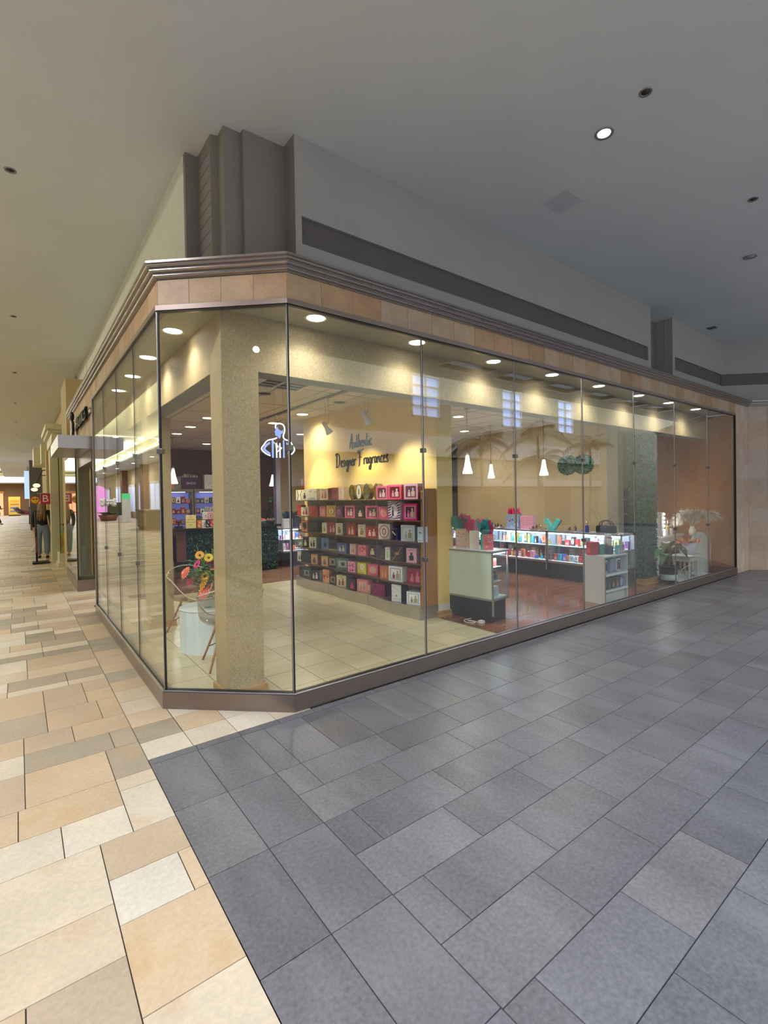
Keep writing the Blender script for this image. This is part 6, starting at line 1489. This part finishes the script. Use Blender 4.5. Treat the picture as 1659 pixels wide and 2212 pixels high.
def neighbour():
    m = MB(); m.box((-.83, 11.2, 0), (-.45, 11.9, .34)); m.box((-.86, 11.1, 0), (-.45, 11.9, .12)); struct(m.build('trim_30', CREAM))
    m = MB(); m.box((-.90, 12.9, 0), (-.45, 13.4, 3.2)); m.box((-.86, 11.9, 2.9), (-.45, 12.9, 3.2)); m.box((-.93, 11.15, 3.05), (-.45, 13.5, 3.3)); m.box((-1.0, 11.1, 3.3), (-.45, 13.6, 3.38)); m.box((-1.05, 11.05, 3.38), (-.45, 13.7, 3.5)); struct(m.build('wall_cream_storefront', CREAM))
    g = thing_struct('window_21', (0, 0, 0), 0); a = MB(); a.box((-.80, 11.25, .34), (-.5, 11.262, 3.05)); a.box((-.80, 11.26, .34), (-.79, 12.9, 3.05)); a.build('glass_pane', M_GLASS, g); j = MB(); j.box((-.806, 11.24, .34), (-.79, 11.25, 3.05)); j.build('joint_seal', M_BLACK, g)
    w = MB(); w.box((-.44, 10.9, 0), (-.36, 40, 4.7)); struct(w.build('wall_far_left', M_TAN)); 
    w = MB(); w.box((-.40, 40, 0), (-.30, 84, 4.7)); struct(w.build('wall_far_left_end', M_TAN))
    w = MB(); w.box((-.40, 8.9, 3.4), (-.33, 40, 4.7)); struct(w.build('wall_upper_left', MATS['left_bulkhead_paint']))
    t = thing('display_table', 'mint green trestle table with toys in the cream shop window', 'table', (-.62, 11.75, 0)); b = MB(); b.box((-.16, -.3, .86), (.16, .3, .90)); b.build('tabletop', flat((150, 190, 166)), t); b = MB(); b.box((-.15, -.28, .7), (.15, .28, .86)); b.build('apron', flat((160, 200, 176)), t)
    for s in (-1, 1): l = MB(); l.tube([(s*.14, -.26, .0), (s*.10, .26, .7)], .015, 6); l.tube([(s*.14, .26, .0), (s*.10, -.26, .7)], .015, 6); l.build('leg', M_WM, t)
    t = thing('toy_palm', 'small toy palm tree on the mint green table', 'toy', (-.70, 11.55, .90)); b = MB(); b.tube([(0, 0, 0), (.01, 0, .16)], [.02, .012], 8); b.build('trunk', flat((120, 70, 40)), t); l = MB()
    for k in range(7): a = 2*PI*k/7; leafblade(l, (.01, 0, .16), (math.cos(a), math.sin(a), .3), .12, .05, .8, GRN2[1], 5)
    l.build('fronds', None, t)
    for i, (dx, c, lab) in enumerate([(.06, (226, 190, 200), 'pink folded cloth on the mint green table'), (.0, (140, 60, 60), 'small red toy box on the mint green table')]): carton('toy_box', lab, None, (-.60+dx, 11.6+.1*i, .901), .12, .1, .16 if i == 0 else .07, 0, c, 'plain', (200, 180, 180), cat='toy')
    carton('toy_package', 'tall yellow package standing under the mint green table', None, (-.745, 11.42, .341), .08, .06, .5, 0, (206, 190, 60), 'dots', (190, 110, 40), cat='package')
neighbour()
def stand_sign():
    t = thing('banner_stand', 'red banner on a black pole stand beside the cream storefront', 'sign', (-1.12, 12.6, 0), 0)
    b = MB(); b.box((-.22, -.2, 0), (.16, .25, .05)); b.build('foot', M_BLK, t, bevel=.015); b = MB(); b.tube([(-.12, 0, .05), (-.13, 0, 1.35)], .022, 8); b.build('pole', M_BLK, t)
    b = MB(); b.box((-.01, -.006, 1.56), (.20, .006, 1.84)); b.build('banner', flat((196, 26, 52)), t); s = MB(); s.box((-.02, -.012, 1.3), (-.01, .012, 1.85)); s.box((-.09, -.012, 1.84), (.20, .012, 1.855)); s.tube([(-.13, 0, 1.33), (-.015, 0, 1.33)], .012, 6); s.build('banner_frame', M_ALU, t)
    text('banner_script', 'B', .26, .002, flat((236, 226, 230)), (.09, -.009, 1.70), (PI/2, 0, 0), t)
    r = MB(); r.box((-.135, -.03, .3), (-.115, -.022, .7), flat((200, 40, 70))); r.build('pole_label', None, t)
    t = thing('sun_sign', 'round yellow sun face sign with orange rays and sunglasses by the banner', 'sign', (-1.245, 12.8, 1.675)); n = 28
    b = MB(); b.add([((.115 if i % 2 == 0 else .088)*math.cos(2*PI*i/n), y, (.115 if i % 2 == 0 else .088)*math.sin(2*PI*i/n)) for y in (0, .01) for i in range(n)], [list(range(n)), list(range(2*n-1, n-1, -1))]+[(i, i+n, (i+1) % n+n, (i+1) % n) for i in range(n)]); b.build('rays', flat((226, 110, 30)), t)
    b = MB(); b.add([(.078*math.cos(2*PI*i/n), y, .078*math.sin(2*PI*i/n)) for y in (-.006, 0) for i in range(n)], [list(range(n)), list(range(2*n-1, n-1, -1))]+[(i, i+n, (i+1) % n+n, (i+1) % n) for i in range(n)]); b.build('face', flat((246, 206, 40)), t)
    b = MB()
    for s in (-1, 1): b.add([(s*.032+.022*math.cos(2*PI*i/12), -.0075, .02+.015*math.sin(2*PI*i/12)) for i in range(12)], [list(range(12))])
    b.box((-.055, -.008, .026), (.055, -.007, .034)); b.build('sunglasses', flat((20, 20, 24)), t); b = MB(); b.tube(cr_spline([(-.035, -.008, -.02), (0, -.008, -.04), (.035, -.008, -.02)], 5), .004, 5); b.build('smile', flat((150, 60, 20)), t)
    k = MB(); k.box((.07, .004, -.01), (.125, .01, .01)); k.build('bracket', M_ALU, t)
stand_sign()
def skin_body(name, verts, edges, radii, m, parent, root=0, sub=2):
    me = bpy.data.meshes.new(name); me.from_pydata(verts, edges, []); me.materials.append(m)
    o = bpy.data.objects.new(name, me); COL.objects.link(o); o.parent = parent
    sk = o.modifiers.new('skin', 'SKIN'); sk.use_smooth_shade = True
    if not me.skin_vertices: me.attributes  # created with the modifier
    for i, r in enumerate(radii):
        rr = r if isinstance(r, tuple) else (r, r); me.skin_vertices[0].data[i].radius = rr; me.skin_vertices[0].data[i].use_root = (i == root)
    s = o.modifiers.new('sub', 'SUBSURF'); s.levels = sub; s.render_levels = sub
    return o
def person(loc, rz, label, h, skin, top, legs, hair, longhair=True, stride=.06, arm='down', group=None):
    t = thing('person', label, 'person', loc, rz, group); k = h/1.62
    def S_(p): return tuple(c*k for c in p)
    V = [(0, 0, .90), (0, 0, 1.05), (0, .01, 1.2), (0, .02, 1.33), (0, .01, 1.40), (0, 0, 1.47), (0, -.005, 1.56)]
    E = [(0, 1), (1, 2), (2, 3), (3, 4), (4, 5), (5, 6)]; R = [(.12, .085), (.095, .07), (.11, .08), (.10, .07), .045, .07, .065]
    for s, st in ((-1, stride), (1, -stride)):
        b = len(V); V += [(s*.09, 0, .84), (s*.10, -st*.4, .47), (s*.10, st, .09), (s*.105, st-.12, .035)]; E += [(0, b), (b, b+1), (b+1, b+2), (b+2, b+3)]; R += [.095, .062, .042, .034]
    for s in (-1, 1):
        b = len(V)
        if arm == 'down': V += [(s*.17, .01, 1.33), (s*.215, .02, 1.08), (s*.21, -.06, .86), (s*.2, -.08, .76)]
        else: V += [(s*.17, .01, 1.33), (s*.23, -.03, 1.1), (s*.14, -.24, 1.12), (s*.09, -.3, 1.14)]
        E += [(3, b), (b, b+1), (b+1, b+2), (b+2, b+3)]; R += [.055, .042, .033, .028]
    body = skin_body('body', [S_(p) for p in V], E, [((r[0]*k, r[1]*k) if isinstance(r, tuple) else r*k) for r in R], flat(skin, .6), t)
    # five short fingers on each hand
    f = MB()
    for s in (-1, 1):
        w = Vector(V[14+4-1] if s < 0 else V[18+4-1]) if len(V) >= 19 else Vector((0, 0, 0)); w = Vector(V[7+8+3]) if s > 0 and len(V) > 18 else Vector(V[7+8+3-4+0]) if False else w
        idx = 15+3 if s < 0 else 15+7; idx = min(idx, len(V)-1); w = Vector(V[idx])
        for q in range(5):
            dx = (q-2)*.011; L = (.045, .07, .075, .07, .055)[q]; d = Vector((0, 0, -1)) if arm == 'down' else Vector((-s*.2, -1, 0)); side = Vector((0, 1, 0)) if arm == 'down' else Vector((0, 0, 1))
            p0 = w+side*dx+d*.0; f.tube([S_(p0), S_(p0+d*L*.6), S_(p0+d*L+Vector((-s*.012, 0, 0)))], [.008*k, .0075*k, .006*k], 6)
    f.build('fingers', flat(skin, .6), body)
    # face: nose and ears as small forms on the head
    n = MB(); n.ball(S_((0, -.075, 1.525)), .014*k, None, 8, (1, 1.2, 1.5)); n.ball(S_((-.068, 0, 1.53)), .018*k, None, 8, (.4, .8, 1.3)); n.ball(S_((.068, 0, 1.53)), .018*k, None, 8, (.4, .8, 1.3)); n.build('face_features', flat(skin, .6), body)
    ey = MB(); ey.ball(S_((-.026, -.064, 1.55)), .009*k, None, 8); ey.ball(S_((.026, -.064, 1.55)), .009*k, None, 8); ey.build('eyes', flat((40, 30, 26)), body); mo = MB(); mo.ball(S_((0, -.066, 1.49)), .018*k, None, 8, (1, .3, .3)); mo.build('mouth', flat((150, 80, 76)), body)
    V2 = [(0, 0, .84), (0, 0, 1.05), (0, .01, 1.2), (0, .02, 1.335)]; E2 = [(0, 1), (1, 2), (2, 3)]; R2 = [(.15, .115), (.135, .105), (.15, .11), (.12, .088)]
    for s in (-1, 1):
        b = len(V2)
        if arm == 'down': V2 += [(s*.175, .01, 1.33), (s*.217, .02, 1.08), (s*.211, -.05, .89)]
        else: V2 += [(s*.175, .01, 1.33), (s*.23, -.03, 1.1), (s*.15, -.2, 1.12)]
        E2 += [(3, b), (b, b+1), (b+1, b+2)]; R2 += [.068, .055, .046]
    skin_body('top', [S_(p) for p in V2], E2, [((r[0]*k, r[1]*k) if isinstance(r, tuple) else r*k) for r in R2], flat(top, .8), t)
    V3 = [(0, 0, .93), (0, 0, 1.06)]; E3 = [(0, 1)]; R3 = [(.145, .11), (.112, .085)]
    for s, st in ((-1, stride), (1, -stride)):
        b = len(V3); V3 += [(s*.09, 0, .82), (s*.10, -st*.4, .47), (s*.10, st, .10)]; E3 += [(0, b), (b, b+1), (b+1, b+2)]; R3 += [.112, .082, .068]
    skin_body('trousers', [S_(p) for p in V3], E3, [((r[0]*k, r[1]*k) if isinstance(r, tuple) else r*k) for r in R3], flat(legs, .8), t)
    sh = MB()
    for s, st in ((-1, stride), (1, -stride)): sh.ball(S_((s*.103, st-.06, .035)), .06*k, None, 12, (.75, 2.0, .6))
    sh.build('shoes', flat((24, 22, 26)), t)
    hm = MB(); hm.ball(S_((0, .015, 1.55)), .093*k, None, 18, (.95, 1.0, 1.15))
    if longhair:
        r = random.Random(3)
        for q in range(40): a = PI*(.02+.96*q/39); x = .085*math.cos(a); y = .02+.075*math.sin(a); hm.tube([S_((x, y, 1.56)), S_((x*1.15, y*1.15+.02, 1.38)), S_((x*1.25+r.uniform(-.02, .02), y*1.2+.03, 1.12+r.uniform(-.06, .05)))], [.02*k, .018*k, .006*k], 6, flat(hair, .6) if q % 3 else flat((176, 140, 92), .6))
    hm.mats = [flat(hair, .6)]+[m_ for m_ in hm.mats if m_ is not None and m_ != flat(hair, .6)] if not hm.mats or hm.mats[0] is None else hm.mats
    hm.build('hair', flat(hair, .6), t)
person((-1.06, 14.05, 0), PI-.2, 'person with long blond streaked hair, black top and light jeans beside the banner', 1.62, (206, 164, 140), (28, 24, 32), (112, 130, 150), (86, 62, 44), True, .05, 'down')
person((-2.80, 44, 0), .9, 'distant person dressed in black at the left edge of the photo', 1.72, (190, 150, 126), (20, 20, 24), (18, 18, 22), (30, 24, 22), False, .12, 'out')
# far concourse: piers, kiosk goods, end wall
def far():
    p = MB(); p.box((-1.04, 32.4, 0), (-.42, 33.4, 4.1)); struct(p.build('wall_far_pier', mat('dark_pier', (92, 90, 92), .5))); p = MB(); p.box((-1.0, 24, 3.3), (-.42, 26, 4.1)); p.box((-.92, 18.0, 3.0), (-.42, 18.8, 3.7)); struct(p.build('wall_far_cornice', CREAM)); p = MB(); p.box((-.86, 16, 0), (-.42, 16.6, 3.3)); struct(p.build('wall_far_column', M_TAN))
    w = MB(); w.box((-8.6, 80, 0), (-.3, 80.2, 4.3)); struct(w.build('wall_far_end', mat('far_brown_wall', (150, 118, 84), .7)))
    w = MB(); w.box((-8.75, 1.0, 0), (-8.6, 80, 5)); struct(w.build('wall_opposite', mat('opposite_wall', (172, 156, 120), .7)))
    g = MB(); g.box((-3.6, 79.7, .3), (-1.6, 79.95, 2.4)); tag(g.build('poster_panel', flat((226, 190, 80))), 'yellow poster panel before the far end wall', 'poster') if False else None
    t = thing('poster_panel', 'yellow poster panel on a stand before the far brown wall', 'poster', (-1.9, 74, 0)); b = MB(); b.box((-.6, 0, .15), (.55, .08, 2.4)); b.build('panel', flat((226, 180, 70)), t); b = MB(); rr = random.Random(1)
    for k in range(4): b.box((-.45, -.01, .5+k*.42), (.4, 0, .7+k*.42), flat([(120, 120, 160), (96, 110, 150), (190, 120, 70), (210, 150, 60)][k]))
    b.build('printed_bars', None, t); b = MB(); b.box((-.6, -.1, 0), (.55, .2, .15)); b.build('foot', M_BLK, t)
    t = thing('shop_front', 'glowing orange shop front in the far end wall', 'shop front', (-5.2, 79.6, 0)); b = MB(); b.box((-1.6, 0, 0), (2.1, .3, 3.0)); b.build('opening', emis('orange_shop', (240, 170, 120), 1.1), t); b = MB(); b.box((-1.7, -.05, 2.9), (2.2, .3, 3.2)); b.build('head_frame', flat((226, 150, 80)), t)
    r2 = random.Random(9)
    for k in range(6):
        yy = 36+k*1.3; t = thing('shoe_rack_arm', 'dark red display arm jutting from the left row, %s from the pier' % ordn[k], 'display', (-1.1-.05*k, yy, .9), 0, 'display arms beyond the grey pier'); b = MB(); b.tube([(.4, 0, 0), (-.35, 0, .05+.04*k)], .05, 8); b.build('arm', flat((120, 36, 46)), t); b = MB(); b.ball((-.35, 0, .08+.04*k), .12, None, 8, (1.6, .8, .6)); b.build('item', flat((60, 40, 60)), t)
        q = MB(); q.tube([(.42, 0, -.9), (.42, 0, .4)], .04, 6); q.build('post', M_BLK, t)
    t = thing('lit_panel', 'pale blue lit panel on the left row beyond the grey pier', 'sign', (-1.15, 41, 1.9)); b = MB(); b.box((-.05, -.4, 0), (.70, .4, 2.0)); b.build('panel', emis('pale_blue_sign', (170, 200, 235), .9), t); b = MB(); b.box((.1, -.3, 2.0), (.5, .3, 2.3)); b.build('bracket', M_ALU, t)
    for i, (y, c) in enumerate(((20.5, (236, 176, 150)), (22.3, (236, 200, 170)))):
        t = thing('round_lamp', '%s glowing round lamp in the left shop row' % ('nearer' if i == 0 else 'farther'), 'lamp', (-1.01-.03*i, y, 2.28-.12*i)); b = MB(); b.ball((0, 0, 0), .10, None, 14, (1.2, 1, .8)); b.build('globe', emis('peach_globe', (250, 200, 170), 1.6), t); b = MB(); b.tube([(0, 0, .1), (0.2, 0, .6)], .02, 6); b.tube([(0.2, 0, .6), (.57+.03*i, 0, .6)], .02, 6); b.build('arm', M_BLK, t)
    t = thing('white_base_sign', 'white A shaped stand low on the floor behind the person', 'sign', (-1.15, 16.6, 0)); b = MB(); b.prism([(-.16, -.3), (.2, -.3), (.2, .3), (-.16, .3)], 0, .06); b.build('foot', M_WM, t); b = MB(); b.add([(-.12, -.2, .06), (.2, -.2, .06), (.2, .2, .06), (-.12, .2, .06), (.1, -.1, .5), (.2, -.1, .5), (.2, .1, .5), (.1, .1, .5)], [(0, 1, 5, 4), (1, 2, 6, 5), (2, 3, 7, 6), (3, 0, 4, 7), (4, 5, 6, 7)]); b.build('body', M_WM, t)
far()
# what the left glazing mirrors: kiosks in the middle and the opposite side
def across():
    t = thing('information_desk', 'olive grey information desk mirrored in the left glazing', 'desk', (-6.3, 26.6, 0)); b = MB(); b.box((-1.0, -1.1, .12), (1.0, 1.6, 1.05)); b.build('body', flat((112, 98, 70), .4), t); b = MB(); b.box((-1.08, -1.18, 1.05), (1.08, 1.7, 1.12)); b.build('countertop', flat((150, 146, 130), .2), t); b = MB(); b.box((-.95, -1.05, 0), (.95, 1.55, .12)); b.build('plinth', M_TRIM, t)
    for k in range(4): p = MB(); p.box((1.0, -.95+k*.62, .2), (1.015, -.5+k*.62, .95)); p.build('side_panel', flat((170, 158, 120), .4), t)
    t = thing('planter', 'round planter with white flowers mirrored in the left glazing', 'planter', (-5.8, 43.5, 0)); b = MB(); b.lathe([(.0001, 0), (.55, 0), (.75, .5), (.68, .5), (.0001, .4)], 24); b.build('pot', flat((110, 70, 44)), t); l = MB(); rnd = random.Random(4)
    for k in range(90): a = rnd.uniform(0, 6.28); leafblade(l, (rnd.uniform(-.4, .4), rnd.uniform(-.4, .4), .45), (math.cos(a), math.sin(a), 1.0), rnd.uniform(.6, 1.1), .16, .5, rnd.choice(GRN2), 5)
    l.build('leaves', None, t); f = MB()
    for k in range(30): f.ball((rnd.uniform(-.5, .5), rnd.uniform(-.5, .5), 1.2+rnd.uniform(0, .6)), .12, flat((236, 232, 236)), 8)
    f.build('blossoms', None, t)
    t = thing('pink_arch', 'glowing pink arch display mirrored in the left glazing', 'display', (-5.4, 46.5, 0)); b = MB(); pts = [(-.7, 0), (.7, 0), (.7, 2.4)]+[(.7*math.cos(a), 2.4+.6*math.sin(a)) for a in [PI*i/10 for i in range(1, 10)]]+[(-.7, 2.4)]; n = len(pts); b.add([(x, y, z) for y in (0, .15) for x, z in pts], [list(range(n)), list(range(2*n-1, n-1, -1))]+[(i, i+n, (i+1) % n+n, (i+1) % n) for i in range(n)]); b.build('panel', emis('pink_panel', (226, 150, 220), .8), t)
    b = MB(); b.box((-.75, -.05, 0), (.75, .2, .12)); b.build('foot', M_WM, t)
    t = thing('totem_sign', 'white totem sign with green head mirrored in the left glazing', 'sign', (-6.4, 38.9, 0)); b = MB(); b.box((-.28, -.1, 0), (.28, .1, 1.75)); b.build('body', flat((226, 232, 236)), t); b = MB(); b.box((-.28, -.105, 1.75), (.28, .105, 2.2)); b.build('head', emis('green_head', (70, 200, 130), .8), t)
    t = thing('kiosk_booth', 'dark green kiosk booth mirrored in the left glazing', 'kiosk', (-8.0, 49.5, 0)); b = MB(); b.box((-.2, 0, .3), (1.7, 1, 1.5)); b.build('counter', flat((44, 66, 40)), t); b = MB(); b.box((-.4, -.2, 0), (1.9, 1.2, .28)); b.build('base', M_WHITE, t)
    for k, x in enumerate((-.4, 1.8)): c = MB(); c.box((x, 0, .28), (x+.1, .1, 3.0)); c.build('post', M_WM, t)
    # lit shop windows of the opposite side
    for k, y in enumerate((28, 33, 38, 43, 48, 56, 64)):
        w = thing_struct('window_%d' % (40+k), (-8.6, y, 0), 0); a = MB(); a.box((.0, 0, .6), (.03, 3.2, 3.0), emis('opposite_window', (190, 206, 240), .7)); a.build('pane', None, w)
        f = MB(); f.box((0, -.1, .5), (.06, 0, 3.2)); f.box((0, 3.2, .5), (.06, 3.3, 3.2)); f.box((0, -.1, 3.0), (.06, 3.3, 3.2)); f.box((0, 1.55, .6), (.05, 1.65, 3.0)); f.build('frame', M_WM, w)
    for k in range(5):
        p = MB(); p.box((-8.6, 12+k*10, 0), (-8.1, 13+k*10, 4.68)); struct(p.build('wall_opposite_pier_%d' % (k+1), mat('brown_pier', (120, 84, 60), .5)))
    # light rails spanning the coffer
    for k, y in enumerate((23.2, 31.3, 34, 38.5, 44.5, 50)):
        t = thing('light_rail', 'white light rail across the coffer, %s along the concourse' % ordn[k], 'light rail', (-4.5, y, 4.74), 0, 'light rails across the coffer'); b = MB(); b.box((-1.85, -.04, -.05), (1.85, .04, .0)); b.build('rail', emis('rail_white', (236, 236, 240), .8), t)
        for x in (-1.0, -.2, .9): l = MB(); l.ball((x, 0, -.09), .09, None, 10, (1.3, 1, .6)); l.build('lamp', M_BULB, t)
    for k, (x, y) in enumerate(((-7.2, 5), (-7.2, 10), (-7.2, 15.5), (-7.2, 21), (-7.2, 27), (-7.2, 34), (-7.2, 41), (-7.2, 49), (-7.2, 58))):  # row runs on at both ends with cans added to brighten the concourse
        can('part_added_downlight', -7.3 if x < -7 else -6.9, y, CZ, 1, 'round downlight of the partly added row over the opposite side, %s along' % ordn[k], 'downlights over the opposite side', .16, 480, (.98, .98, .96), 2.8)
across()
# ---- what the right glazing mirrors: atrium wall, windows, palms -
def atrium():
    w = MB(); Y = -11.2; wins = [(10.5, 11.98), (15.85, 17.3), (20.2, 21.6)]; z0, z1 = 4.75, 6.4
    w.box((-8.6, Y-.15, 0), (24, Y, z0)); w.box((-8.6, Y-.15, z1), (24, Y, 7.5)); x = -8.6
    for a, b in wins: w.box((x, Y-.15, z0), (a, Y, z1)); x = b
    w.box((x, Y-.15, z0), (24, Y, z1)); struct(w.build('wall_atrium', mat('atrium_wall', (168, 162, 140), .7)))
    b = MB(); b.box((-8.6, Y, 3.2), (24, Y+.12, 4.0)); b.box((-8.6, Y, 2.0), (24, Y+.2, 2.3)); struct(b.build('trim_50', M_WM))
    for i, (a, c) in enumerate(wins):
        e = thing_struct('window_%d' % (50+i), (a, Y, 0), 0); W_ = c-a; p = MB(); p.box((0, -.1, z0), (W_, -.08, z1)); p.build('pane', emis('bright_sky', (180, 205, 255), 3.2), e)
        f = MB()
        for x in (0, W_/2-.03, W_-.06): f.box((x, -.08, z0), (x+.06, .02, z1))
        for k in range(5): z = z0+(z1-z0-.05)*k/4; f.box((0, -.08, z), (W_, .02, z+.05))
        f.build('frame', M_WM, e)
    for i, a in enumerate((9.5, 14.4, 19.0)):
        d = MB(); d.box((a, Y+.0, 0), (a+2.2, Y+.06, 1.95)); struct(d.build('door_%d' % (i+1), mat('dark_doorway', (60, 62, 70), .3)))
    w = MB(); w.box((24, -11.4, 0), (24.2, 2, 7.5)); struct(w.build('wall_atrium_end', MATS['atrium_wall']))
atrium()
def palm(x, y, h, lab, seed):
    t = thing('palm_tree', lab, 'palm tree', (x, y, 0), 0, 'palms in the atrium'); rnd = random.Random(seed)
    p = MB(); p.lathe([(.0001, 0), (.38, 0), (.45, .45), (.4, .45), (.0001, .38)], 24); p.build('planter', flat((150, 140, 124)), t)
    s = MB(); s.tube(cr_spline([(0, 0, .38), (.05, .03, h*.5), (-.02, .05, h)], 5), [.06, .058, .056, .055, .053, .052, .05, .05, .05, .048, .045], 10); s.build('trunk', flat((140, 124, 96)), t)
    fr = MB()
    for k in range(15):
        a = 2*PI*k/15+rnd.uniform(-.15, .15); el = rnd.uniform(.15, 1.2); L = rnd.uniform(1.1, 1.6); d = Vector((math.cos(a)*math.cos(el), math.sin(a)*math.cos(el), math.sin(el))); P = []
        for i in range(12): u = i/11; q = Vector((-.02, .05, h))+d*L*u-Vector((0, 0, 1))*.75*L*u*u*(.5+math.cos(el)*.5); P.append(q)
        fr.tube([tuple(q) for q in P], [.014-.001*i for i in range(12)], 5)
        for i in range(1, 12):
            q = P[i]; dd = (P[i]-P[i-1]).normalized(); side = dd.cross(Vector((0, 0, 1))).normalized()
            for s_ in (-1, 1):
                for e in (0, .5): leafblade(fr, tuple(q-dd*e*.1), tuple(side*s_+dd*.7-Vector((0, 0, .15))), .42*(1-abs(i/11-.45)), .035, .5, None, 3, .1)
    fr.build('fronds', flat((92, 96, 50), .5), t)
palm(10.4, -7.6, 3.3, 'feathery palm in the atrium, leftmost as mirrored in the right glazing', 1); palm(13.2, -7.4, 3.7, 'feathery palm in the atrium, second as mirrored in the right glazing', 2); palm(17.5, -7.9, 3.6, 'feathery palm in the atrium, third as mirrored in the right glazing', 3); palm(15.5, -8.9, 3.0, 'shorter feathery palm in the atrium between two taller ones', 4)
